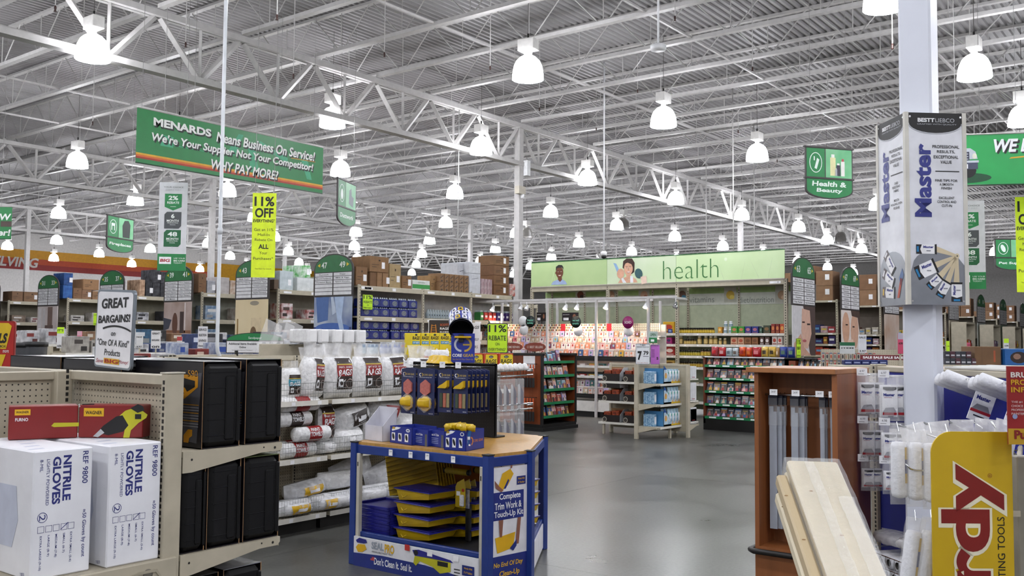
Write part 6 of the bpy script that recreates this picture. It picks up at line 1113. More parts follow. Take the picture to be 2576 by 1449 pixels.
# ---- shrink-wrapped lumber leaning in a cart
tp, bt = atd(2042, 1158, 3.0), atd(2157, 1449, 2.54); az_ = (tp-bt).normalized(); ax_ = _cx.copy(); ax_ = (ax_-az_*ax_.dot(az_)).normalized(); ay_ = az_.cross(ax_); LM = Matrix((ax_, ay_, az_)).transposed().to_4x4(); LM.translation = tp
PINE = mat('cfc4a8', .45, var=.07, kind='wood', sc=9); PINED = mat('b8a684', .5, var=.1, kind='wood', sc=9)
def board(lab, x0, x1, y0, y1, zt, M=PINE, wrap=None):
    t = mk('board', None, None, lab, 'board'); t.matrix_world = LM; G().cbox(x0, x1, y0, y1, -1.05, zt, M, .006).obj('timber', t)
    g = G()
    for k in range(3): g.ell(x0+(x1-x0)*(.25+.25*k), -.16-.2*k, .006, .003, mat('8a6a40', .5), y0-.0006, 8)
    g.obj('knot', t); return t
b1 = board('wide pale board on top of the wrapped lumber bundle', -.078, .08, 0, .038, 0); board('second wide pale board below the top one in the lumber bundle', -.082, .078, .04, .078, -.004); board('third board at the bottom of the lumber bundle', -.08, .08, .08, .118, -.012, PINED)
board('narrow board at left of the lumber bundle, standing lower', -.118, -.086, .02, .06, -.05, PINED); board('second narrow board at left, lowest of the bundle', -.122, -.088, .062, .1, -.085, PINE)
t = mk('shrink_wrap', None, None, 'clear glossy shrink wrap around the lumber bundle', 'wrap'); t.matrix_world = LM
WR = mat('f2f4f6', .07, a=.2, var=.1, sc=55, bump=1.0); g = G(); f = lambda a, b: -.004-.003*abs(sin(a*70+b*9))-.002*sin(b*60); g.patch(-.086, .086, -1.0, .004, f, WR, 10, 60); g.patch(.03, .075, -1.0, -.2, lambda a, b: f(a, b)-.004-.004*abs(sin(b*150)), mat('ffffff', .04, a=.22, var=.02, sc=30, bump=.15), 4, 60); g.patch(-.03, .0, -1.0, -.02, lambda a, b: f(a, b)-.004-.003*abs(sin(b*130)), WR, 3, 60); g.add([(-.088, -.004, -1), (-.088, .12, -1), (-.088, .12, .0), (-.088, -.004, .0)], [(0, 1, 2, 3)], WR); g.add([(-.086, -.004, .006), (.086, -.004, .006), (.086, .12, .006), (-.086, .12, .006)], [(0, 1, 2, 3)], WR); g.obj('film', t)  # whiter strip on the right paints a highlight streak into the film
q = LM @ Vector((0, .12, -.9)); ct = thing('lumber_cart', 'steel lumber cart below the frame holding the wrapped boards', 'cart', (q.x, q.y, 0), FC)
G().cbox(-.3, .3, -.3, .55, .2, .24, mat('3a5a3c', .4), .004).obj('deck', ct); G().cbox(-.12, .12, .0, .03, .24, q.z-.02, mat('3a5a3c', .4), .004).obj('support', ct)
for x in (-.25, .25):
    for y in (-.25, .5): G().lathe([(.09, -.02), (.1, 0), (.09, .02)], INK, 14, T=Matrix.Translation((x, y, .1)) @ Matrix.Rotation(pi/2, 4, 'Y')).obj('wheel', ct)
# ------------------------------------------------------------------ hanging banners and category signs
def az(a): return YAW-R(a)
def hang(g, x, z0, z1, y=.0): g.rod((x, y, z0), (x, y, z1), .004, mat('8a8886', .5), 4)
BG = mat('137338', .4, var=.04)
def banner(lab, c, rz, W, H, draw, M=BG, ztop=8.15, hx=None, name='hanging_banner', rod=True):
    t = thing(name, lab, 'banner', c, rz); G().box(-W/2, W/2, 0, .004, 0, H, M).obj('vinyl_sheet', t); g = G(); draw(g, W, H); g.obj('printed_face', t)
    if rod: G().rod((-W/2, .002, H), (W/2, .002, H), .012, mat('a8a6a2', .4)).rod((-W/2, .002, 0), (W/2, .002, 0), .01, mat('2a4a34', .4)).obj('rod', t)
    g = G()
    for x in (hx or (-W*.4, W*.4)): hang(g, x, H, ztop-c[2])
    g.obj('hanging_cord', t); return t
def men(g, W, H):
    y = -.002; K = mat('202622', .5); LT = mat('3f9a72', .5); Wt = mat('d9dcd8', .45)
    for i, c in enumerate(('c8961c', 'c2601a', '9a2a1a')): g.rect(-W/2, W/2, H*(.15-.034*i), H*(.184-.034*i), mat(c, .45), y)
    g.rect(-W*.39, -W*.33, H*.38, H*.58, LT, y).rect(-W*.33, -W*.15, H*.42, H*.435, LT, y).poly([(-W*.06, H*.5), (W*.0, H*.9), (W*.025, H*.9), (-W*.02, H*.45)], LT, y).poly([(W*.05, H*.7), (W*.09, H*.7), (W*.12, H*.16), (W*.07, H*.2)], LT, y).poly([(W*.12, H*.85), (W*.28, H*.62), (W*.28, H*.5), (W*.1, H*.78)], LT, y).poly([(W*.35, H*.75), (W*.4, H*.7), (W*.43, H*.25), (W*.4, H*.25)], LT, y)
    for dx, dz, M, b, q in ((.02, -.025, K, .05, 0), (0, 0, Wt, .03, .001)):
        g.text('MENARDS', -W*.285+dx, H*.80+dz, M, w=W*.28, h=H*.15, y=y-.001-q, bold=b+.01)
        for s, x, z, w, h in (('Means Business On Service!', W*.165, H*.76, W*.56, H*.2), ("We're Your Supplier Not Your Competitor!", W*.0, H*.5, W*.87, H*.2), ('WHY PAY MORE?', W*.04, H*.215, W*.37, H*.19)): g.text(s, x+dx, z+dz, M, w=w, h=h, y=y-.001-q, bold=b-.005, shear=.16)
    g.poly([(W*.3, H*.625), (W*.45, H*.645), (W*.45, H*.655), (W*.3, H*.64)], mat('c8961c', .45), y-.003)
Yb = 13.0; p, q = aty(341, 408, Yb), aty(811, 487, Yb); zt = aty(342, 268, Yb).z
banner('long green banner with white supplier slogan over yellow and red stripes', ((p.x+q.x)/2, Yb, (p.z+q.z)/2), 0, q.x-p.x, zt-p.z, men, hx=(-1.75, -.85, .85, 1.6))
KH = mat('3a4042', .5)
def blade(px, pyt, pyb, d, a, W, title, draw, lab, two=False):
    p = atd(px, pyb, d); H = atd(px, pyt, d).z-p.z; t = thing('hanging_sign', lab, 'sign', p, az(a)); n = 12; arc = [(W/2*cos(b), H*.16+H*.16*sin(b)) for b in [pi+pi*k/n for k in range(n+1)]]
    o = [(x*1.05, z-.015 if z < H*.16 else z) for x, z in arc]; G().prism(o+[(W*.525, H), (-W*.525, H)], .0, .03, FRAME).obj('frame', t)
    g = G(); y = -.002; g.poly(arc+[(W/2, H*.36), (-W/2, H*.36)], GREEN, y).rect(-W/2, -W*.1, H*.40, H*.96, GREEN, y).rect(-W*.08, W/2, H*.40, H*.96, mat('2f9a5c', .4, h2='8fc49a', sc=1.5, var=.1), y); Wt = mat('d8e4dc', .45)
    for i, s in enumerate(title.split('|')): g.text(s, 0, H*(.27-.135*i if '|' in title else .2), Wt, w=W*min(.85, .095*len(s)), h=H*.10, y=y-.001, bold=.03, shear=.12)
    g.ring(-W*.3, H*.68, W*.14, H*.2, W*.015, Wt, y-.001, 20); draw(g, W, H, y-.001, Wt); g.obj('printed_face', t)
    g = G().box(-W*.55, W*.55, -.01, .035, H*.97, H, FRAME).box(-W*.55, W*.55, -.01, .035, H*.365, H*.395, FRAME); g.obj('cross_bar', t); g = G(); hang(g, -W*.4, H, 8.15-p.z, .015); hang(g, W*.4, H, 8.15-p.z, .015); g.obj('hanging_cord', t)
def hb(g, W, H, y, Wt):
    g.poly([(-W*.33, H*.57), (-W*.28, H*.55), (-W*.22, H*.74), (-W*.27, H*.77)], Wt, y).rect(-W*.345, -W*.32, H*.72, H*.8, Wt, y)
    for x, w, h, c in ((.08, .12, .42, 'd8d4a0'), (.2, .09, .25, '2a2438'), (.3, .08, .34, 'd8d4d0'), (.15, .06, .15, 'c8ccd4')): g.rect(W*(x-w/2), W*(x+w/2), H*.44, H*(.44+h*.85), mat(c, .4), y).rect(W*(x-w*.3), W*(x+w*.3), H*(.44+h*.85), H*(.44+h), mat('b03a4a' if c == 'd8d4d0' else 'e0e0da', .4), y)
blade(2087, 370, 498, 15.8, 74, .88, 'Health &|Beauty', hb, 'green hanging health and beauty sign with toothbrush symbol')
def fp(g, W, H, y, Wt): g.rect(-W*.37, -W*.23, H*.58, H*.78, Wt, y).rect(-W*.34, -W*.26, H*.58, H*.7, GREEN, y-.0006).poly([(W*.08, H*.42), (W*.36, H*.42), (W*.38, H*.8), (W*.3, H*.92), (W*.14, H*.9), (W*.06, H*.75)], mat('242c28', .5), y)
blade(302, 545, 634, 21.5, 13, .92, 'Fireplaces', fp, 'green hanging fireplaces sign with stove picture')
def dk(g, W, H, y, Wt): g.ell(-W*.3, H*.66, W*.07, H*.12, Wt, y, 12).poly([(W*.1, H*.5), (W*.34, H*.44), (W*.38, H*.66), (W*.26, H*.7), (W*.24, H*.86), (W*.12, H*.8)], mat('41565a', .4), y)
blade(872, 455, 567, 19.0, 12, .92, 'Ductwork', dk, 'green hanging ductwork sign seen at a steep angle')
def pt(g, W, H, y, Wt): g.ell(-W*.3, H*.68, W*.06, H*.13, Wt, y, 12, .4).ell(W*.25, H*.6, W*.12, H*.2, mat('3a5a4a', .4), y, 12)
blade(2552, 600, 678, 21.0, 92, .80, 'Pet Supplies', pt, 'green hanging pet supplies sign near the right edge')
def reb(g, W, H):
    y = -.002; GY_ = mat('45484c', .5); Wt = mat('dfe4e0', .5)
    g.text('YOUR CHOICE', 0, H*.945, mat('5a5c60', .5), w=W*.7, h=H*.017, y=y).text('EVERY DAY', 0, H*.915, mat('a8aab0', .5), w=W*.55, h=H*.015, y=y)
    for i, (a, b, c, M) in enumerate((('2%', 'REBATE', '', GREEN), ('6', 'MONTH', 'FINANCING', GY_), ('48', 'MONTH', 'FINANCING', GREEND))):
        z = H*(.68-.205*i); w, h = W*.3, H*.19; g.poly([(-w, z+.04*H), (0, z), (w, z+.04*H), (w, z+h), (-w, z+h)] if i == 0 else [(-w, z), (w*.7, z), (w, z+.03*H), (w, z+h), (-w*.7, z+h), (-w, z+h-.03*H)], M, y).text(a, 0, z+h*.75, Wt, w=W*(.34 if i != 1 else .12), h=H*.05, y=y-.001, bold=.03).text(b, 0, z+h*.47, Wt, w=W*.42, h=H*.026, y=y-.001, bold=.02)
        if c: g.text(c, 0, z+h*.34, Wt, w=W*.38, h=H*.014, y=y-.001)
        g.rect(-W*.1, W*.1, z+h*.22, z+h*.24, Wt, y-.001).ell(0, z-.008*H, W*.04, H*.01, mat('b8bcc0', .5), y-.001, 10)
    g.rect(-W/2, W/2, 0, H*.19, GREEN, y).rect(-W*.44, -W*.02, H*.075, H*.155, WHITE, y-.001).text('BIG', -W*.23, H*.115, mat('a01c24', .5), w=W*.34, h=H*.035, y=y-.002, bold=.04, shear=.2).text('USE YOUR', W*.27, H*.14, Wt, w=W*.4, h=H*.016, y=y-.001).text('BIG CARD', W*.27, H*.113, Wt, w=W*.4, h=H*.018, y=y-.001, bold=.03).text('TODAY!', W*.22, H*.088, Wt, w=W*.3, h=H*.016, y=y-.001)
PB_ = mat('c6c6ca', .45, var=.04)
p = atd(431, 681, 16.0); banner('tall white two percent rebate banner hanging at left', p, az(84), .47, 1.52, reb, PB_, rod=False)
p = atd(2442, 727, 15.0); banner('tall white rebate banner half hidden behind the near pillar', p, az(100), .46, 1.42, reb, PB_, rod=False)
def off(g, W, H):
    y = -.002
    for s, z, w, h, b in (('11%', .90, .84, .115, .03), ('OFF', .765, .78, .115, .03), ('EVERYTHING*', .67, .92, .04, .03), ('Get an 11%', .565, .82, .035, 0), ('Mail-In', .505, .5, .03, 0), ('Rebate On', .445, .74, .03, 0), ('ALL', .365, .42, .055, .03), ('Your', .29, .34, .035, 0), ('Purchases*', .225, .84, .035, 0), ('*See Flyer For Details', .1, .7, .018, 0)): g.text(s, 0, H*z, INK, w=W*w, h=H*h, y=y, bold=b)
p = atd(661, 698, 15.0); banner('tall yellow 11% off banner hanging left of centre', p, az(86), .375, 1.36, off, YEL, rod=False)
p = atd(2592, 735, 13.5); t = banner('tall yellow 11% off banner cut by the right edge', p, az(97), .36, 1.38, off, YEL, rod=False); 
def truck(g, W, H):
    y = -.002; Wt = mat('e6e8ea', .45); CR = mat('2b2f45', .35); LB = mat('b8c0c8', .4); x0 = -W*.5+.26
    k = .66; A = lambda a: x0+a*k
    g.ell(A(.1), .1, .5*k, .07, mat('0d4a2a', .5), y).poly([(A(-.5), .5), (A(.2), .51), (A(.3), .46), (A(.34), .36), (A(-.5), .34)], LB, y-.001).rect(A(-.45), A(.34), .22, .32, mat('3a4058', .35), y-.0016).rect(A(-.3), A(.18), .33, .46, CR, y-.0014).rect(A(-.4), A(.36), .31, .34, LB, y-.002).rect(A(.03), A(.15), .23, .29, WHITE, y-.0024).ell(A(.14), .2, .17*k, .1, INK, y-.0004, 14).ell(A(.28), .40, .03, .04, mat('d8d8c8', .4), y-.002, 10)
    for q in range(3): g.rect(A(-.28), A(.16), .355+.035*q, .365+.035*q, LB, y-.002)
    for dx, M, b, q in ((.02, INK, .05, 0), (0, Wt, .035, .001)): g.text('WE DELIVER', W*.08+dx, H*.76-dx, M, w=W*.52, h=H*.26, y=y-.001-q, bold=b, shear=.2)
    g.poly([(-W*.08, H*.5), (W*.45, H*.62), (W*.45, H*.65), (-W*.07, H*.53)], mat('c8a024', .45), y-.001)
p = atd(2574, 463, 12.6); banner('green banner with pickup truck behind the near pillar', p, az(101), 2.1, .70, truck, mat('0f8a40', .35, var=.1, h2='12a04c', sc=1.5))
def nw(g, W, H): g.text('NEW', W*.38, H*.68, mat('d8dcd8', .5), w=W*.22, h=H*.2, y=-.002, bold=.03, shear=.15).text('lower!', W*.36, H*.2, mat('d8dcd8', .5), w=W*.26, h=H*.2, y=-.002, bold=.03, shear=.15).rect(W*.4, W*.5, H*.38, H*.55, mat('4a3a34', .5), -.002)
p = atd(-110, 600, 20.0); banner('green banner cut by the left edge', p, az(88), 2.3, .70, nw)
# red and yellow sign at left edge
def red_s(g, W, H):
    Y_ = mat('cfae1c', .4); g.poly([(-W*.5, H*.45), (W*.3, H*.45), (W*.42, H*.9), (W*.34, H*.96), (-W*.5, H*.96)], Y_, -.003).poly([(-W*.5, H*.08), (W*.2, H*.08), (W*.3, H*.34), (-W*.5, H*.34)], Y_, -.003).text('TOOLS', -W*.02, H*.66, INK, w=W*.68, h=H*.2, y=-.004, bold=.05, shear=.2).text('BY THE BOX', W*.1, H*.5, INK, w=W*.4, h=H*.05, y=-.004, bold=.02).text('more', W*.3, H*.4, WHITE, w=W*.14, h=H*.05, y=-.004)
p = atd(-18, 935, 5.2); placard('red and yellow sign cut by the left edge', (p.x, p.y, p.z), FC, .23, .28, red_s, bg='a81c14', frame=mat('8c1812', .4)); G().cbox(p.x-.3, p.x+.2, p.y+.0, p.y+.3, 0, p.z-.005, BEIGE, .005).obj('display_stand', None, 'beige stand below the red and yellow sign at the left edge', 'stand')
# power cord, camera, disc and thin drops
t = thing('power_drop', 'thin white power cord with plug box dropping to the light track', 'cord', atx(1150, 722, 17.1)); zz = 7.35-t.location.z
G().tube([(0, 0, zz), (0, 0, .1)], .012, mat('b8b8b6', .4), 6).tube([(0, 0, -.05), (.0, -.02, -.14), (0, .05, -.22), (0, .08, -.2)], .012, WHITE, 6).obj('cord', t); G().cbox(-.04, .04, -.05, .05, -.06, .12, WHITE, .008).obj('plug_box', t)
for i, (px, pyb, d) in enumerate(((1845, 615, 24), (1777, 632, 27), (1898, 640, 27))):
    p = atd(px, pyb, d); t = thing('conduit', f'thin white conduit dropping behind the health banner, {("middle", "left", "right")[i]} one', 'pipe', (p.x, p.y, 2.95)); G().rod((0, 0, 0), (0, 0, 5.25), .016, mat('b4b2b0', .4)).obj('pipe', t)
p = atd(1519, 645, 21.5); t = thing('dome_camera', 'small dark dome camera on a white stem above the light green banner', 'camera', p); G().rod((0, 0, .15), (0, 0, 8.1-p.z), .02, WHITE).obj('stem', t); G().lathe([(.04, .12), (.07, .1), (.07, .02)], WHITE, 12).obj('housing', t); G().lathe([(.066, .02), (.055, -.03), (.02, -.055)], INK, 12).obj('dome', t)
p = atd(1656, 122, 15.0); t = thing('access_disc', 'flat white disc fixture under the roof joists right of the top lamp', 'fixture', p); G().lathe([(.12, -.03), (.13, 0), (.13, .05), (.08, .07)], WHITE, 20).obj('housing', t); G().rod((0, 0, .06), (0, 0, 8.1-p.z), .02, WHITE).obj('stem', t)
# ---- aisle number signs
def aisle(x, y, rz, nums, lines, lab, pic, W=1.12, zb=2.5, zt=3.32, pb=1.42):
    t = thing('aisle_sign', lab, 'sign', (x, y, 0), rz); H = zt-zb; hh = H*.36; n = 12
    A = lambda o: [(-W/2-o, zb-o), (W/2+o, zb-o)]+[((W/2+o)*cos(pi*k/n), zt-hh+(hh+o)*sin(pi*k/n)) for k in range(n+1)]
    G().prism(A(.025), 0, .03, FRAME).obj('frame', t); g = G(); yy = -.002; Wt = mat('d6dcd6', .5)
    g.poly([(W/2*cos(pi*k/n)*.98, zt-hh+.01+hh*.97*sin(pi*k/n)) for k in range(n+1)]+[(-W*.49, zt-hh-.06*H), (W*.49, zt-hh-.06*H)], mat('2a6a3c', .5), yy)
    for s, q in ((-1, nums[0]), (1, nums[1])): g.text(q, s*W*.24, zt-hh*.62-.02, Wt, w=W*.15, h=H*.15, y=yy-.001, bold=.02).poly([(s*W*.42, zt-hh*.62-.02), (s*W*.35, zt-hh*.62+.02), (s*W*.35, zt-hh*.62-.06)], mat('c9b02a', .5), yy-.001)
    h = (H*.56)/6
    for i in range(6):
        for s in (0, 1):
            x0, x1 = ((-W*.485, -W*.015) if s == 0 else (W*.015, W*.485)); z = zb+.01+h*(5-i); g.rect(x0, x1, z, z+h*.86, mat('d2d2d4', .5), yy); k = i*2+s
            if k < len(lines) and lines[k]: g.text(lines[k], (x0+x1)/2, z+h*.43, INK, w=min(W*.4, .032*W*len(lines[k])), h=h*.42, y=yy-.001, bold=.01)
    g.obj('printed_panel', t)
    pp = G().box(-W/2, W/2, .0, .02, pb, zb-.03, mat(pic[0], .45, h2=pic[1], sc=1.4)).obj('picture_panel', t); g = G(); pic[2](g, W, pb, zb-.03); 
    if g.v: g.obj('picture_print', t)
    G().box(-.03, .03, .02, .06, 0, zb+.1, BEIGE).obj('post', t); return t
c_ = lambda h: mat(h, .5)
def vase(g, W, a, b): h = b-a; g.rect(-W/2, W/2, a, a+h*.36, c_('7a5238'), -.001).ell(-W*.08, a+h*.5, W*.1, h*.26, c_('5a3a2c'), -.002).rect(W*.1, W*.24, a+h*.08, a+h*.78, c_('3a2c2a'), -.002).rect(W*.26, W*.3, a+h*.3, b-.02, c_('c8c0c0'), -.001).poly([(-W/2, a+h*.35), (-W/2, a+h*.65), (-W*.2, a+h*.6), (-W*.3, a+h*.4)], c_('3a3c48'), -.002)
def bath(g, W, a, b): h = b-a; g.ell(W*.1, b-.08, W*.14, .05, c_('8f8676'), -.001).ell(W*.08, a+h*.28, W*.1, h*.16, c_('6e5638'), -.002, 14).poly([(-W*.1, a), (W*.2, a), (W*.18, a+h*.16), (W*.0, a+h*.18)], c_('b89078'), -.003).rect(-W*.44, -W*.4, a+h*.2, a+h*.6, c_('8a6a34'), -.001).rect(W*.0, W*.32, a+h*.3, a+h*.62, c_('cdbb98'), -.001)
def wat(g, W, a, b): h = b-a; g.rect(-W/2, W/2, a, a+h*.42, c_('1c2f66'), -.001).ell(0, a+h*.4, W*.45, h*.1, c_('3f62a8'), -.002).poly([(W*.05, b), (W*.3, b), (W*.25, b-h*.4), (W*.38, a+h*.1), (W*.3, a+h*.05), (W*.12, b-h*.4)], c_('a9bcd8'), -.003).poly([(-W*.45, b), (-W*.1, b), (-W*.12, b-h*.45), (-W*.4, b-h*.5)], c_('48659a'), -.002).poly([(-W*.05, b), (W*.02, b), (W*.1, b-h*.3), (W*.0, b-h*.35)], c_('b8c4d4'), -.0025)
def house(g, W, a, b): h = b-a; g.rect(W*.02, W*.26, a+h*.05, b-h*.02, c_('6e5a52'), -.001).rect(-W*.1, W*.3, a, a+h*.5, c_('5e4c46'), -.002).rect(-W*.45, -W*.3, a+h*.4, b-.05, c_('c8c4c4'), -.001).rect(-W*.22, -W*.1, a+h*.45, b-.05, c_('b8b4b4'), -.001).poly([(-W*.4, a), (-W*.05, a), (-W*.1, a+h*.28), (-W*.3, a+h*.3)], c_('a89a8c'), -.003)
nul = lambda g, W, a, b: None
AX = 12.86
aisle(AX, 14.42, FX, ('47', '49'), ('Ductwork', 'Water', 'Round Ductwork', 'Milk & Eggs', 'Ductwork Boots', 'Sport Drinks'), 'aisle 47 49 sign with pouring water picture', ('30508c', 'b8c0c8', wat))
aisle(AX, 17.05, FX, ('43', '45'), ('Bath Fans', 'Dust Fans', 'Bath Fan Venting', 'Ductwork Tools', '', 'Rectangular Ductwork', '', 'Oval Ductwork', '', 'Flexible Ductwork'), 'aisle 43 sign with beige bathroom picture behind yellow banner', ('cdbb94', 'd8c8a4', bath))
aisle(AX, 19.85, FX, ('39', '41'), ('Air Cleaners', 'Floor Registers', 'Thermostats', 'Wall Registers', 'Floor Heat', 'Air Filters', 'Electric Heaters', 'Attic Venting', 'Gas Heaters', 'Duct Sealant', 'Air Makers'), 'aisle 39 41 sign with dark vase picture', ('8a7468', 'b8a8a4', vase))
aisle(AX, 22.8, FX, ('35', '37'), ('Fireplaces', 'Firewood Racks'), 'aisle 35 37 sign above the great bargains placard', ('9a8a7c', 'b8ac9c', nul))
aisle(AX, 26.1, FX, ('31', '33'), ('Ceiling Fans', 'Vanity Fixtures', 'Fans', 'Pendants', 'Fans & Lights', 'Wall Lamps', 'Fan Blades', 'Track Lights', '', 'Outdoor Lights'), 'aisle 31 33 sign with room interior picture at left', ('a89c98', 'c4bcba', house))
aisle(AX, 29.6, FX, ('27', '29'), ('', ''), 'aisle 29 sign cut by the left edge', ('3a2e28', '5a4a40', nul))
def wom(g, W, a, b): h = b-a; g.rect(-W/2, W/2, a, b, c_('c4c2c4'), -.001).poly([(-W*.05, b), (W*.5, b), (W*.5, a), (W*.25, a), (W*.0, b-h*.1)], c_('4a3a36'), -.002).poly([(-W*.1, b-h*.05), (W*.25, b-h*.08), (W*.32, a+h*.45), (W*.15, a+h*.14), (-W*.02, a+h*.16), (-W*.14, a+h*.5)], c_('c9a390'), -.003).poly([(-W*.5, a), (-W*.45, a+h*.25), (-W*.15, a+h*.45), (.0, a+h*.16), (W*.3, a)], c_('b8907c'), -.0025).ell(W*.0, a+h*.3, W*.09, h*.03, c_('a85a5c'), -.004, 10).rect(-W*.1, W*.02, a+h*.66, a+h*.69, c_('33231f'), -.004).rect(W*.12, W*.26, a+h*.62, a+h*.655, c_('33231f'), -.004)
def cpl(g, W, a, b): h = b-a; g.rect(-W/2, W/2, a, b, c_('d8cec8'), -.001).ell(-W*.28, a+h*.6, W*.2, h*.36, c_('c49a80'), -.002).ell(W*.2, a+h*.55, W*.22, h*.42, c_('c8a088'), -.002).poly([(W*.0, b), (W*.5, b), (W*.5, a+h*.5), (W*.38, b-h*.15), (W*.05, b-h*.12)], c_('4a3830'), -.003).poly([(-W*.2, a), (W*.2, a+h*.05), (W*.1, a+h*.35), (-W*.2, a+h*.32)], c_('d9bca8'), -.004).rect(W*.08, W*.2, a+h*.62, a+h*.65, c_('33231f'), -.004).rect(-W*.3, -W*.18, a+h*.66, a+h*.69, c_('33231f'), -.004).poly([(-W*.4, a), (-W*.2, a), (-W*.3, a+h*.12)], c_('3a9ac0'), -.005)
def prod(g, W, a, b): h = b-a; [g.ell(W*(-.3+.15*k), a+h*(.2+.13*k), W*.1, h*.08, c_(('8a6a3c', '6a3a2c', 'b89a3c', '7a6a5a', '9a5a3c')[k]), -.002, 9) for k in range(5)]
RX = (19.45, 22.5, 25.9, 29.3, 32.9, 37.1, 41.2, 45.6); RL = (('First Aid', 'Cold & Flu', 'Eye Care', 'Skin Care', 'Health Supplements', 'Feminine Care', 'Digestive Care', 'Deodorant', 'Vitamins', 'Hair Spray', 'Pain Relief', 'Hair Accessories'), ('Shaving', 'Lotion', 'Deodorant', 'Fragrance', 'Hand Soap', 'Tissue', 'Cosmetics', 'Shampoo', 'Oral Care', 'Dental', 'Razors'))
NM = (('63', '65'), ('67', '69'), ('71', '73'), ('75', '77'), ('79', '81'), ('83', '85'), ('87', '89'), ('91', '93'))
for i, x in enumerate(RX):
    aisle(x, 7.15, 0, NM[i], RL[i % 2], ('aisle 63 65 sign with a woman face picture', 'aisle 67 69 sign with two smiling faces picture', 'aisle sign just left of the near pillar, hand picture', 'aisle sign hidden behind the near pillar', 'aisle sign right of the pillar, product picture', 'green aisle sign second right of the pillar', 'green aisle sign third right of the pillar', 'aisle sign cut by the right edge')[i], (('c4c2c4', 'c8c6c8', wom), ('d8cec8', 'd8cec8', cpl), ('c8beb6', 'a8866c', nul), ('b8b0a0', '8a7a5a', prod), ('b8b0a0', 'a89a80', prod), ('8a948c', 'b8bab8', nul), ('4a6a50', '8a9a8c', nul), ('5a6058', '8a8a84', nul))[i], W=1.3, zb=2.42, zt=3.4, pb=1.35)
for i, (px, py, d) in enumerate(((139, 20, 12), (467, 111, 14), (697, 42, 13), (738, 190, 15), (233, 309, 19), (967, 136, 15), (1233, 170, 17), (1357, 274, 20), (1604, 228, 21), (1893, 172, 17), (1698, 45, 14), (2245, 115, 13), (1955, 404, 26), (1500, 324, 24), (1857, 330, 23))):
    p = atd(px, py, d); t = thing('sprinkler_head', f'tiny dark sprinkler head under the roof deck, {ORD[i]} of those picked out from the left', 'sprinkler', p); G().lathe([(.022, -.05), (.012, -.03), (.018, 0), (.012, .03)], mat('3a2420', .4), 8).obj('head', t); G().rod((0, 0, .02), (0, 0, 8.12-p.z), .008, STEEL, 4).obj('drop_pipe', t)
# ------------------------------------------------------------------ tall racks of the aisles and the goods in them
def slotpost(g, x, y, h, w=.05):
    g.cbox(x-w/2, x+w/2, y-w/2, y+w/2, 0, h, BEIGE, .004); z = 1.2
    while z < h: g.box(x-.006, x+.006, y-w/2-.002, y-w/2, z, z+.03, DARK); z += .06
def rack(lab, x0, y, posts, zs, back='9a9484', depth=1.1, rz=0, beam=.1):
    L = posts[-1]; t = thing('aisle_rack', lab, 'shelving', (x0, y, 0), rz)
    for p in posts:
        g = G(); slotpost(g, p, .03, zs[-1]+.02); g.obj('upright', t)
    G().box(0, L, depth*.5-.02, depth*.5+.02, .1, zs[-1], mat(back, .6)).obj('back_panel', t); G().box(0, L, depth-.06, depth, 0, zs[-1], mat(shade(back, .9), .6)).obj('rear_panel', t)
    for z in zs:
        s = G().box(0, L, .03, depth, z-.03, z, BEIGED).obj('shelf', t)
        for a, b in zip(posts, posts[1:]): G().cbox(a+.02, b-.02, 0, .04, z-beam, z, BEIGE, .004).box(a+.3, a+.33, -.002, 0, z-.06, z-.03, DARK).obj('beam', s)
        g = G()
        for a in posts[:-1]: g.rect(a+.12, a+.34, z-beam*.75, z-beam*.3, PAPER, -.003).rect(a+.9, a+1.0, z-beam*.8, z-beam*.2, PAPER, -.003)
        g.obj('shelf_ticket', s)
    return t
r344 = rack('beige rack of blue water bottle packs with cartons on top', 12.95, 13.72, (0, 1.85, 3.45, 4.95), (.3, 1.05, 1.62, 2.08, 2.69), 'a5a3a0')
G().box(.03, .3, -.003, 0, 2.62, 2.67, PAPER).text('344', .2, 2.645, INK, h=.035, y=-.004, bold=.02).obj('rack_number', r344)
Y0 = 13.72; JB = mat('1c2a78', .3, var=.12, sc=30); SIL = mat('8f98a0', .3, .3, h2='3a4458', sc=60, var=.2)
def put(px0, px1, z, h, y, D, col, lab, name='carton', h2=None, top=None, tag=0, y_front=Y0, cat='box', extra=None):
    a, b = aty(px0, 700, y_front+y).x, aty(px1, 700, y_front+y).x; W = b-a-.006; t = thing(name, lab, cat, (a, y_front+y, z)); M = mat(col, .75, h2=h2, sc=10, var=.07) if h2 else mat(col, .75, var=.07, sc=12)
    G().cbox(0, W, 0, D, 0, h, M, .006).obj('carton_body', t); g = G()
    if tag: g.rect(W*.62, W*.62+.09, h*.25, h*.25+.13, PAPER, -.002)
    if extra: extra(g, W, h)
    elif not h2 and W > .2: g.rect(W*.1, W*.5, h*.45, h*.455+.01, mat(shade(col, .6), .7), -.0015).rect(W*.1, W*.35, h*.3, h*.31+.01, mat(shade(col, .6), .7), -.0015).rect(W*.45, W*.55, h*.7, h*.8, mat('3a2a1c', .7), -.0015).rect(0, W, h*.97, h*.975, mat(shade(col, .7), .7), -.0015)
    if g.v: g.obj('printed_face', t)
    return t
jm = None
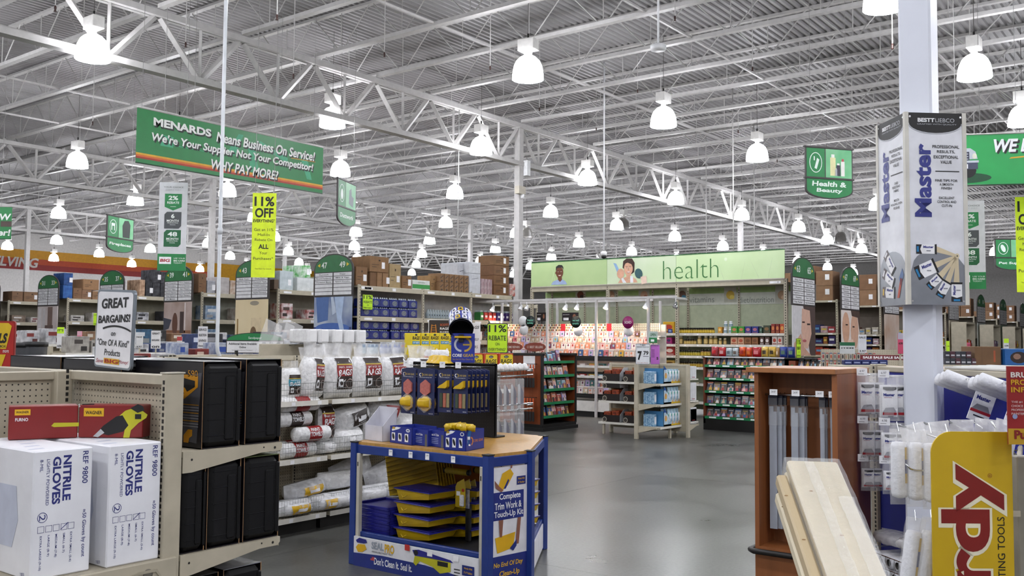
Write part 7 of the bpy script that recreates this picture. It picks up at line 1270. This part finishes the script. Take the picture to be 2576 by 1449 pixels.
def jug(px, z, row, col, shelf):
    global jm
    x = aty(px, 780, Y0+.08).x; lab = f'blue wrapped water pack, {ORD[col]} from left, {row} layer, {shelf} water rack shelf'
    if jm is None:
        jm = thing('water_pack', lab, 'pack', (x, Y0+.08, z)); G().cbox(-.13, .13, 0, .25, 0, .165, JB, .015).obj('wrap', jm); g = G().ell(0, .085, .075, .055, SIL, -.001, 12); g.obj('label', jm); g = G()
        for k in range(4): g.lathe([(.026, .15), (.03, .165), (.014, .185), (.014, .2)], mat('b8c2cc', .15), 8, (-.09+.06*k, .06, 0))
        o = g.obj('bottle_tops', jm); o['kind'] = 'stuff'; return
    dup(jm, (x, Y0+.08, z), None, lab)
for sh, z, n, px0 in (('upper', 2.083, 6, 922), ('lower', 1.623, 6, 922)):
    for r_ in range(2):
        for c in range(n): jug(px0+23.6*c+(5 if c > 2 and sh == 'lower' else 0), z+.195*r_, ('lower', 'upper')[r_], c, sh)
for i in range(9):
    x = aty(1078+6.3*i, 790, Y0+.1).x; t = thing('water_jug', f'clear gallon water jug, {ORD[i]} from left on the water rack', 'jug', (x, Y0+.12, 2.082)); G().lathe([(.05, 0), (.055, .01), (.055, .12), (.02, .18), (.02, .2)], mat('a8b4b8', .15, a=.8), 10).obj('jug_body', t); G().lathe([(.056, .05), (.056, .1)], mat('8a98a0', .4), 10, capb=False, capt=False).rod((0, -.056, .06), (0, -.056, .09), .008, INK).obj('label', t)
for i, c in enumerate(('2f7a3a', 'b03a34', 'b8403a', 'a8342e', '3a2a6a', '4a2a70', '3a2468', '5a3a7a')):
    x = aty(1213+10.6*i, 790, Y0+.1).x; t = thing('drink_pack', f'{("green", "red", "red", "red", "purple", "purple", "purple", "violet")[i]} drink pack, {ORD[i]} from left at the right end of the water rack', 'pack', (x, Y0+.1, 2.082)); G().cbox(-.055, .055, 0, .2, 0, .19, mat(c, .3), .012).obj('wrap', t); G().cbox(-.05, .05, .01, .19, .19, .235, mat('b8c4c8', .2, a=.8), .015).obj('bottle_tops', t); G().rect(-.04, .04, .07, .12, WHITE, -.001).obj('label', t)
for i in range(8): put(1080+17*i, 1096+17*i, 1.623, .17+.03*(i % 3), .1, .3, PAL[(i*5+8) % 14], f'mixed carton on the lower right shelf of the water rack, {ORD[i]} from left', h2='d8d8d8')
zt = 2.692
def grn(g, W, h): g.rect(0, W, h*.1, h*.55, c_('2a8a3c'), -.002).text('GREEN', W*.5, h*.75, c_('2a6a3c'), w=W*.4, h=h*.15, y=-.002)
for px0, px1, z, h, y, D, col, tag, lab in [(896, 925, 0, .38, .1, .6, '7c5c3e', 1, 'tall brown carton at left end on top of the water rack'), (931, 948, 0, .29, .1, .5, '6e5034', 0, 'dark brown carton next to the tall one on the water rack'), (949, 962, 0, .29, .08, .5, '846444', 0, 'narrow brown carton on the water rack, left of the pair'), (963, 978, 0, .29, .08, .5, '886848', 1, 'narrow brown carton on the water rack, right of the pair'), (930, 978, .295, .32, .08, .55, '80603f', 1, 'big brown carton stacked highest at left on the water rack'), (980, 1009, 0, .5, .12, .6, 'a08a64', 1, 'large tan carton standing on the water rack'), (1012, 1036, 0, .27, .08, .4, '7a5a3a', 1, 'small brown carton left of the green box'), (1038, 1082, 0, .2, .08, .45, 'd4d8d4', 0, 'white and green flat carton on the water rack'), (1083, 1101, 0, .34, .2, .4, '8a6a44', 0, 'plain brown carton right of the green box')]:
    put(px0, px1, zt+z, h, y, D, col, lab, tag=tag, extra=grn if 'white and green' in lab else None)
for j in range(2):
    for i in range(6): put(1106+12.4*i, 1117.5+12.4*i, zt+.2*j, .195, .06+.04*j, .35, '7e5f40', f'small printed brown carton, {ORD[i]} from left in the {("lower", "upper")[j]} layer on the water rack', extra=lambda g, W, h: g.poly([(W*.2, h*.4), (W*.8, h*.7), (W*.75, h*.8), (W*.15, h*.5)], c_('3a2a1e'), -.002).rect(W*.3, W*.7, h*.08, h*.25, c_('3a2a1e'), -.002))
for i, (px0, px1, z, h, col) in enumerate([(1150, 1180, .0, .7, 'b9bcc2'), (1181, 1209, .0, .46, 'bfc2c8'), (1181, 1209, .465, .26, 'c4c7cc')]): put(px0, px1, zt+z, h, .28 if i == 0 else .1, .5, col, f'white carton on the water rack, {("behind the printed brown cartons", "lower one of the tall white pair", "upper one of the tall white pair")[i]}', extra=lambda g, W, h: g.poly([(W*.2, h*.7), (W*.8, h*.78), (W*.8, h*.8), (W*.2, h*.72)], c_('4a4c54'), -.002))
for i in range(5): put(1211+8*i, 1218.5+8*i, zt, .36 if i < 4 else .22, .12, .3, '8a6a70', f'shrink wrapped bottle stack, {ORD[i]} from left beside the tall brown stack', h2='b8a8ac')
for i in range(4): put(1243, 1281, zt+.235*i, .232, .06, .5, ('6e4c2e', '745234', '76553a', '7a5a3c')[i], f'brown carton in the tall stack of four on the water rack, {ORD[i]} from the bottom', tag=1)
for i in range(2): put(1283, 1297, zt+.15*i, .145, .1, .3, 'b04a3c', f'small red and white carton at right end of the water rack, {("lower", "upper")[i]}', h2='d8d0cc')
p = aty(925, 770, Y0-.03); placard('yellow 11% rebate placard on the left post of the water rack', (p.x, Y0-.03, aty(925, 779, Y0).z), 0, .27, .30, rebate, bg='b9e61f', frame=mat('6a7a1a'))
# ---- other aisle racks towards the left
def aisle_rack(yc, nm, seed, back, tops, fillc):
    r = random.Random(seed); yf = yc-.58; t = rack(f'beige aisle rack behind the {nm} picture sign', 13.15, yf, (0, 2.4, 4.8, 7.2, 9.6), (.3, .95, 1.5, 2.06, 2.69), back)
    for k, (px0, px1, h, col, h2) in enumerate(tops): put(px0, px1, 2.692+(.0 if h > 0 else tops[k-1][2]+.003), abs(h), .08, .6, col, f'{("brown" if h2 is None else "printed")} carton on top of the {nm} rack, {ORD[k]} from left', tag=(k % 2), h2=h2, y_front=yf)
    for s, z in enumerate((1.502, 2.062)):
        x = .12; i = 0
        while x < 4.6 and i < 16:
            w = r.uniform(.2, .42); h = r.uniform(.16, .34); col = fillc[r.randrange(len(fillc))]; o = thing('carton', f'carton on the {("eye level", "upper")[s]} shelf of the {nm} rack, {ORD[i]} from the end', 'box', (13.15+x, yf+.06, z)); G().cbox(0, w, 0, .4, 0, h, mat(col[0], .5, h2=col[1], sc=9), .005).obj('carton_body', o); G().rect(w*.15, w*.7, h*.55, h*.75, mat(col[2], .5), -.001).rect(w*.1, w*.5, h*.15, h*.35, mat(shade(col[2], .7), .5), -.001).obj('printed_face', o); x += w+r.uniform(.01, .12 if s == 0 else .5); i += 1
    return t
F1 = [('d8d4d0', '7a2018', '2a1a18'), ('c9c4c0', '8a2a1c', 'b08a3c'), ('d8d8d8', '9a2a20', '4a3a34')]; F2 = [('4a6a8c', 'a8b8c8', 'd8d8d8'), ('2a4a7a', '8a9aac', 'd0d4d8'), ('b8b4ac', '8a7a6a', '2a4a6a')]; F3 = [('141416', '2a2a2e', '8a8a8a'), ('1c1c20', '3a3a40', 'c0c0c0'), ('c8c8cc', '5a5a60', '1c1c20')]; F4 = [('8a8884', 'c8c4c0', '3a3430'), ('5a4a3e', '8a7a6a', 'd0ccc8'), ('d0ccc8', '9a948c', '7a2a2a')]
aisle_rack(17.05, 'bathroom', 1, '8f8b7e', [(690, 702, .22, '5a4a3a', None), (704, 738, .42, 'a8b4b8', 'c0cace'), (748, 790, .3, 'd0d4d4', 'b8bebe'), (755, 782, -.28, '3a9a3c', 'd4dcd4'), (792, 806, .34, 'a8a08c', None)], F1)
aisle_rack(19.85, 'vase', 2, '9a9a8e', [(500, 520, .46, '7a5a3e', None), (522, 542, .3, '8a8c94', 'b0b2b8'), (545, 578, .4, 'a09a98', 'b8b4b4'), (580, 603, .34, '9a7a5e', 'c8beb4')], F2)
aisle_rack(22.8, 'stove', 3, '85806f', [(352, 366, .42, '7a5c44', 'c8a88c'), (368, 384, .36, '131316', '3a3a40'), (385, 404, .36, '121214', '44444a'), (386, 404, -.34, '151518', '4a4a50'), (405, 424, .36, '141416', '3c3c42'), (405, 424, -.3, '131315', '505056')], F3)
aisle_rack(26.1, 'living room', 4, '7d7767', [(160, 184, .36, '1f4a8a', '3a6aa8'), (161, 184, -.34, '26508c', '16305c'), (186, 208, .3, '7a5a40', None), (208, 232, .26, '84634a', None), (210, 250, -.3, '94704e', None), (234, 262, .24, '8a6a4c', None)], F4)
aisle_rack(29.6, 'leftmost', 5, '7d7767', [(32, 60, .3, '7a5c44', None), (62, 104, .3, '7e6046', None)], F4)
# ---- gondolas across the right half
GN = ('woman face', 'two faces', 'hand picture', 'pillar hidden', 'food picture', 'pale green', 'deep green', 'edge cut')
def cross(x, i, seed):
    r = random.Random(seed); L = 3.4; t = rack(f'beige gondola ending at the {GN[i]} aisle sign', x-.55, 7.3+L, (0, 1.2, 2.3, L), (.35, .72, 1.06, 1.34, 1.6, 1.86, 2.62), ('7fa9bc', '4a3a34', '6a6056', '7a7468', '5a5048', '6a6458', '6a6458', '6a6458')[i], rz=FX, beam=.05)
    nm = GN[i]
    for s, z in enumerate((1.06, 1.34, 1.6, 1.86)):
        yy = .06; k = 0; pc = (('2a3a7a', 'b03a44', 'c8a8b0'), ('5a2018', '8a3a24', 'c0b8a8'), ('b8402c', '8a2a20', 'd8b84a'), ('7a4a2c', 'a86a34', '3a2a6a'))[(s+i) % 4]
        while yy < 3.2 and k < 22:
            w = r.uniform(.08, .2); h = r.uniform(.12, .2); col = pc[r.randrange(3)]; o = thing('carton', f'small carton, {ORD[k]} from near end, {("low", "second", "third", "top")[s]} shelf of {nm} gondola', 'box', (x-.55+.05, 7.3+yy+w, z+.002), FX); G().cbox(0, w, 0, .3, 0, h, mat(col, .4, h2=shade(col, .6), sc=16), .006).obj('carton_body', o); G().rect(w*.15, w*.85, h*.4, h*.65, mat(('d8d8d8', 'c8b04a', '5a8ab0')[k % 3], .4), -.001).obj('label', o); yy += w+r.uniform(.0, .04); k += 1
    yy = .1; k = 0
    while yy < 2.9:
        w = r.uniform(.3, .45); h = r.uniform(.3, .42)
        for lv in range(1+(r.random() < .75)): o = thing('carton', f'brown carton on {nm} gondola top, {ORD[k]} from near end, {("lower", "upper")[lv]} layer', 'box', (x-.5, 7.3+yy+w, 2.622+lv*(h+.003)), FX); G().cbox(0, w, 0, .5, 0, h, mat(('7a5a40', '84644a', '8a6a4e')[r.randrange(3)], .8), .006).obj('carton_body', o); G().rect(w*.55, w*.55+.1, h*.4, h*.4+.13, PAPER, -.002).obj('label', o)
        yy += w+.02; k += 1
for i, x in enumerate(RX[1:]): cross(x, i+1, 40+i)
# end shelves facing the front aisle, filled with bags
for i, x in enumerate(RX[4:8]):
    t = thing('end_shelf', f'end shelf of bagged snacks, {ORD[i]} right of the near pillar', 'shelving', (x-.9+.0, 6.6, 0)); G().box(0, 1.2, .4, .44, 0, 2.3, BEIGED).obj('back_panel', t); G().box(-.03, 0, 0, .44, 0, 2.3, BEIGE).box(1.2, 1.23, 0, .44, 0, 2.3, BEIGE).obj('side_panel', t); G().box(0, 1.2, -.01, .44, 2.26, 2.32, BEIGE).obj('top_rail', t)
    for s, z in enumerate((.4, .75, 1.1, 1.5)):
        G().box(0, 1.2, 0, .42, z-.03, z, SHELFW).obj('shelf', t)
        for k in range(3):
            col = (('8a3a14', 'a85a20', '7a2a14'), ('6a5a70', '8a6a7a', '5a4a60'), ('b8902c', 'a8502c', 'c8a83c'), ('a83a2c', 'c8b03a', '8a5a3c'))[i][k]; o = thing('snack_bag', f'snack bag, {("left", "middle", "right")[k]} one on {("bottom", "second", "third", "top")[s]} row of end shelf {("one", "two", "three", "four")[i]}', 'bag', (x-.9+.2+.4*k, 6.76, z+.002)); g = G(); g.pillow(-.17, .17, 0, .28, .2, mat(col, .25, var=.2, sc=14, bump=.4), sd=k+i); g.obj('bag', o); G().ell(0, .2, .07, .05, c_('c8ccd4'), -.105, 10).obj('label', o)
# ---- low displays in the middle ground at right
def low(px0, px1, pyt, d, D, lab, M=BEIGE, a=90):
    p, q = atd(px0, pyt, d), atd(px1, pyt, d); W = (q-p).length; t = thing('low_display', lab, 'display', (p.x, p.y, 0), FC); G().box(0, W, 0, D, 0, p.z-.02, M).obj('body', t); G().cbox(-.01, W+.01, -.01, D, p.z-.03, p.z, BEIGE, .004).obj('top', t); return t, W, p.z
t, W, z = low(2384, 2600, 918, 9.6, .8, 'low beige display with dark boxes right of the near pillar')
o0 = t.location
for j in range(2):
    for i in range(6-j):
        b = thing('dark_box', f'dark grey boxed tool, {ORD[i]} from left in the {("lower", "upper")[j]} layer right of the pillar', 'box', o0+Vector((sY, -cY, 0))*(.02+.055*i)+_f0*.1+Vector((0, 0, z+.07*j)), FC); G().cbox(0, .053, 0, .1, 0, .068, mat(('3a3c44', '2e3038', '4a2a34')[(i+j) % 3], .4), .003).obj('carton_body', b); G().rect(.008, .045, .02, .035, c_('b8bac0'), -.001).obj('label', b)
b = thing('carton', 'large brown carton standing on the low display at right', 'box', o0+Vector((sY, -cY, 0))*.33+_f0*.1+Vector((0, 0, z)), FC); G().cbox(0, .27, 0, .3, 0, .19, mat('6e5238', .8), .005).obj('carton_body', b); G().rect(.07, .072, 0, .19, c_('4a3624'), -.001).rect(.19, .21, .03, .15, c_('a05030'), -.001).obj('printed_face', b)
b = thing('carton', 'blue boxed toy at the right edge on the low display', 'box', o0+Vector((sY, -cY, 0))*.62+_f0*.06+Vector((0, 0, z)), FC); G().cbox(0, .26, 0, .2, 0, .17, mat('1f5a9a', .4), .005).obj('carton_body', b); G().ell(.14, .08, .09, .06, c_('2a1c18'), -.001, 14).ell(.12, .09, .04, .03, c_('8a6a5a'), -.002, 10).obj('window_print', b)
t, W, z = low(2070, 2290, 925, 13.2, .6, 'low beige pegboard display of small tools between cabinet and pillar'); o0 = t.location
for j in range(2):
    for i in range(14):
        b = thing('tool_card', f'small carded tool, {ORD[i]} from left in the {("lower", "upper")[j]} row behind the cabinet', 'card', o0+Vector((sY, -cY, 0))*(.02+.055*i)+_f0*.04+Vector((0, 0, z+.002+.11*j)), FC); G().box(-.02, .02, 0, .006, 0, .1, mat('b8aea0', .5)).obj('card', b); G().ell(0, .045, .012, .03, c_(('2a2a30', '9a3030', '6a6e74', 'a8502c')[(i*3+j) % 4]), -.002, 8).rect(-.018, .018, .085, .097, c_('a84040' if i % 2 else '2a4a7a'), -.002).obj('tool', b)
G().box(0, W, .06, .09, 0, .26, PEG).obj('pegboard_panel', t, loc=(0, 0, z)) 
a = atd(2165, 905, 11.5); b = atd(2278, 905, 11.5); t = thing('valance', 'dark red valance with white letters behind the pillar', 'sign', (a.x, a.y, a.z), FC); W = (b-a).length; G().box(0, W, 0, .02, 0, .06, c_('6a1420')).box(.05, .08, .0, .03, -a.z, 0, BEIGE).box(W-.08, W-.05, .0, .03, -a.z, 0, BEIGE).obj('panel', t); G().text('SALE SALE SALE SALE', W/2, .03, WHITE, w=W*.9, h=.03, y=-.002, bold=.04).obj('lettering', t)
for i in range(5):
    q = atd(2135+22*i, 918, 11.2); b = thing('blue_pack', f'navy pack lying under the red valance, {ORD[i]} from left', 'pack', q, FC); G().cbox(-.05, .05, 0, .1, 0, .06, mat('17245c', .35), .006).obj('body', b); G().rect(-.04, .03, .02, .035, c_('8a94b8'), -.001).obj('label', b)
t, W, z = low(2120, 2260, 919.5, 11.1, .5, 'low display carrying navy packs under the red valance')
# tags and small placards
def tagsign(px, pyt, pyb, d, w, lab, cols, text, a=FC):
    p = atd(px, pyb, d); h = atd(px, pyt, d).z-p.z; t = thing('price_placard', lab, 'sign', p, a); n = len(cols); G().box(-w/2, w/2, 0, .008, 0, h, mat(cols[0], .5)).obj('panel', t); g = G()
    for i, c in enumerate(cols[1:]): g.rect(-w/2, w/2, h*(1-.3*(i+1)), h*(1-.3*i), c_(c), -.001)
    for i, s in enumerate(text): g.text(s, 0, h*(.85-.75*i/max(1, len(text)-1) if len(text) > 1 else .5), INK, w=w*.8, h=h*.11, y=-.002, bold=.02)
    g.obj('lettering', t); G().box(-.008, .008, .008, .016, -p.z, h*.5, BEIGE).obj('stand', t)
LM_ = 'b9e61f'
for px, pyt, pyb, d, w, lab, cols, text in [(151, 823, 876, 12, .09, "white placard with lime top reading IT'S HERE", ('d8d8d8', LM_), ("IT'S", 'HERE!')), (199, 833, 872, 12, .06, 'pink price tag left of the great bargains placard', ('d84a6a', 'd0a0b0'), ('3.99',)), (241, 788, 818, 11, .06, 'lime tag half hidden by the great bargains placard', (LM_,), ('11%', 'ON')), (391, 832, 877, 11, .11, 'small white GREAT BARGAINS placard in the middle ground', ('d8d8d8',), ('GREAT', 'BARGAINS', 'on')), (350, 843, 875, 11, .08, 'small white price card reading 4 in the middle ground', ('d4d4d4',), ('FANS', '4.97')), (333, 826, 876, 10.5, .06, 'white placard right beside the great bargains placard', ('d4d4d4',), ('SAVE', 'BIG', 'DEALS!')), (509, 821, 876, 11, .11, 'white placard reading SERVICE SELECTION SAVINGS', ('cfcfd2',), ('SERVICE', 'SELECTION', 'SAVINGS', 'Everyday')), (451, 847, 880, 11, .06, 'pink and white tag under the vase picture', ('c8c4c4', 'b03a3c'), ('3.99',)),
        (2170, 842, 888, 13, .11, 'white price card right of the aisle 69 sign', ('d0d2d6',), ('SALE', '3.97')), (2266, 838, 890, 9, .05, 'pink price card at the left side of the near pillar', ('c84a6a', 'b8b0c0'), ('4.99',)), (2385, 858, 884, 11.5, .04, 'lime tag right of the pillar', (LM_,), ('11%',)), (2532, 852, 888, 11.5, .06, 'white tag with lime top over the blue toy box', ('c8ccd0', LM_), ('4.99',)), (2437, 862, 874, 11.4, .04, 'small pink tag on the snack shelf', ('c0506a',), ('3',)), (2132, 861, 890, 12.5, .2, 'white and green telephone style placard behind the cabinet', ('c4c8c8', '17603c'), ('ITEM',))]: tagsign(px, pyt, pyb, d, w, lab, cols, text)
# ---- clutter gondolas between the tool cases and the aisle racks at left
def clutter(y, x0, x1, ztop, nm, seed, n, sizes, cols, sub):
    r = random.Random(seed); t = thing('gondola_shelving', f'beige gondola of {nm}', 'shelving', (x0, y, 0)); L = x1-x0; G().box(0, L, .35, .39, 0, ztop+.02, BEIGED).obj('back_panel', t)
    k = 0
    while k*1.22 <= L: G().cbox(k*1.22-.02, k*1.22+.02, .33, .40, 0, ztop+.08, BEIGE, .003).obj('upright', t); k += 1
    for z in (.5, ztop-.42, ztop): s = G().box(0, L, 0, .75, z-.03, z, BEIGE).box(0, L, -.006, 0, z-.035, z+.004, SHELFW).obj('shelf', t)
    for row, z in enumerate((ztop, ztop-.42)):
        x = .1
        for i in range(n):
            w = r.uniform(*sizes); h = min(r.uniform(.08, .26 if row == 0 else .3), .3); col = cols[r.randrange(len(cols))]
            if x+w > L: break
            o = thing('boxed_item', f'{sub}, {ORD[i]} from left on the {("top", "second")[row]} shelf of the {nm.split(",")[0]} gondola', 'box', (x0+x, y+.04, z+.001)); G().cbox(0, w, 0, .26, 0, h, mat(col[0], .45, h2=col[1], sc=14), .006).obj('carton_body', o); G().rect(w*.12, w*.6, h*.55, h*.8, c_(col[2]), -.001).rect(w*.5, w*.85, h*.12, h*.4, c_(shade(col[2], .6)), -.001).obj('printed_face', o); x += w+r.uniform(.005, .14)
C1 = [('b8bcc4', '5a6a8c', '2a4a9a'), ('c0c4c8', '8a8e96', '2a3a7a'), ('24242a', '3a3a40', 'a0a0a4'), ('d0d0d0', '9a9a9a', '3a3a3a'), ('8a2a24', '5a1c18', 'c8b0a0')]; C2 = [('1a1a1e', '2e2e34', '8a8a90'), ('2a3a6a', '1c2848', 'c0c8d8'), ('7a7670', 'a8a49c', '3a3430'), ('c4c4c6', '6a6a70', '2a2a30')]; C3 = [('6a4a34', '8a6a4c', 'c8c0b0'), ('c8c8ca', '8a8a8e', '7a2a24'), ('2a5a7a', '16344c', 'd0d4d8'), ('141414', '2a2a2a', '8a8a8a')]
clutter(8.9, 4.9, 10.2, 1.33, 'sanding supplies, blue and grey labels', 11, 24, (.1, .28), C1, 'printed supply box')
clutter(10.9, 5.6, 12.2, 1.42, 'flooring tools, dark boxes', 12, 26, (.12, .32), C2, 'dark tool box')
clutter(14.2, 6.6, 11.6, 1.5, 'household goods, mixed cartons', 13, 20, (.15, .4), C3, 'mixed household carton')
clutter(19.0, 8.6, 12.6, 1.5, 'heater cartons, far left', 14, 14, (.2, .45), C3, 'heater carton')
clutter(24.5, 10.5, 12.8, 1.55, 'lighting cartons, far left', 15, 8, (.2, .45), C2, 'lighting carton')
for i in range(4):
    q = atd(56+11*i if i < 2 else 72+6*i, 895, 9.5); t = thing('clear_tub', f'clear plastic tub with dark lid at far left, {ORD[i]} from left', 'tub', (q.x, q.y, 1.2 if i < 2 else 1.21), FC); G().lathe([(.09, 0), (.105, .3)], mat('5a5c60', .2, a=.75), 14, capt=False).obj('tub', t); G().lathe([(.112, .3), (.112, .34), (.09, .35)], INK, 14).obj('lid', t)
q = atd(70, 895, 9.6); G().cbox(-.35, .35, -.15, .3, 0, 1.195, BEIGE, .005).obj('stand', None, 'beige stand under the clear tubs at far left', 'stand', loc=(q.x, q.y, 0), rz=FC)
# ------------------------------------------------------------------ leave out goods that stand wholly behind other goods
import time
from mathutils.bvhtree import BVHTree
_t0 = time.time()
bpy.context.view_layer.update()
_GOODS = ('box', 'card', 'book', 'bag', 'pack', 'album', 'gift', 'bottle', 'tub', 'jug', 'disc case', 'roller', 'case', 'lid', 'tray', 'liner', 'pad', 'foam', 'magazine')
_kids = {}
for o in S.objects:
    if o.parent: _kids.setdefault(o.parent, []).append(o)
def _film(m): return m is not None and m.node_tree.nodes['Principled BSDF'].inputs['Alpha'].default_value < .9
_V, _F, _own = [], [], []
def _walk(t, o):
    if o.type == 'MESH' and len(o.data.polygons) < 400 and not any(k in o.name for k in ('print', 'letter', 'ticket', 'label', 'web_rods', 'roof', 'chord', 'girder')):
        if not (o.data.materials and _film(o.data.materials[0])):
            b = len(_V); M = o.matrix_world; _V.extend([M @ v.co for v in o.data.vertices])
            for p in o.data.polygons: _F.append([b+i for i in p.vertices]); _own.append(t)
    for c in _kids.get(o, []): _walk(t, c)
for t in [o for o in S.objects if o.parent is None and o.name not in ('ceiling', 'floor') and not o.name.startswith('high_bay')]: _walk(t, t)
_tree = BVHTree.FromPolygons(_V, _F)
def _seen(t):
    P = []
    for o in [t]+_kids.get(t, []):
        if o.type != 'MESH': continue
        vs = o.data.vertices; n = len(vs); st = max(1, n//8)
        P += [o.matrix_world @ vs[i].co for i in range(0, n, st)][:9]; P.append(o.matrix_world @ (sum((Vector(b) for b in o.bound_box), Vector())/8))
    for p in P:
        x, y, d = pix(p)
        if d < 0 or not (-160 < x < 2736 and -160 < y < 1609): continue
        for k in (0, -.5, .5):
            c = Vector((0, 0, EYE))+_cx*k; v = p-c; L = v.length; h = _tree.ray_cast(c, v/L, L+.05)
            if h[0] is None or h[3] > L-.03 or _own[h[2]] == t: return True
    return False
_t1 = time.time(); _cut = [t for t in S.objects if t.parent is None and t.get('category') and t['category'] in _GOODS and not _seen(t)]; _t2 = time.time(); _all = {}
for t in _cut:
    _all[t] = 1
    for c in _kids.get(t, []):
        _all[c] = 1
        for d in _kids.get(c, []): _all[d] = 1
_ncut = len(_cut); bpy.data.batch_remove(list(_all))
print('left out', _ncut, 'polys', len(_F), 'times', _t1-_t0, _t2-_t1, time.time()-_t2)
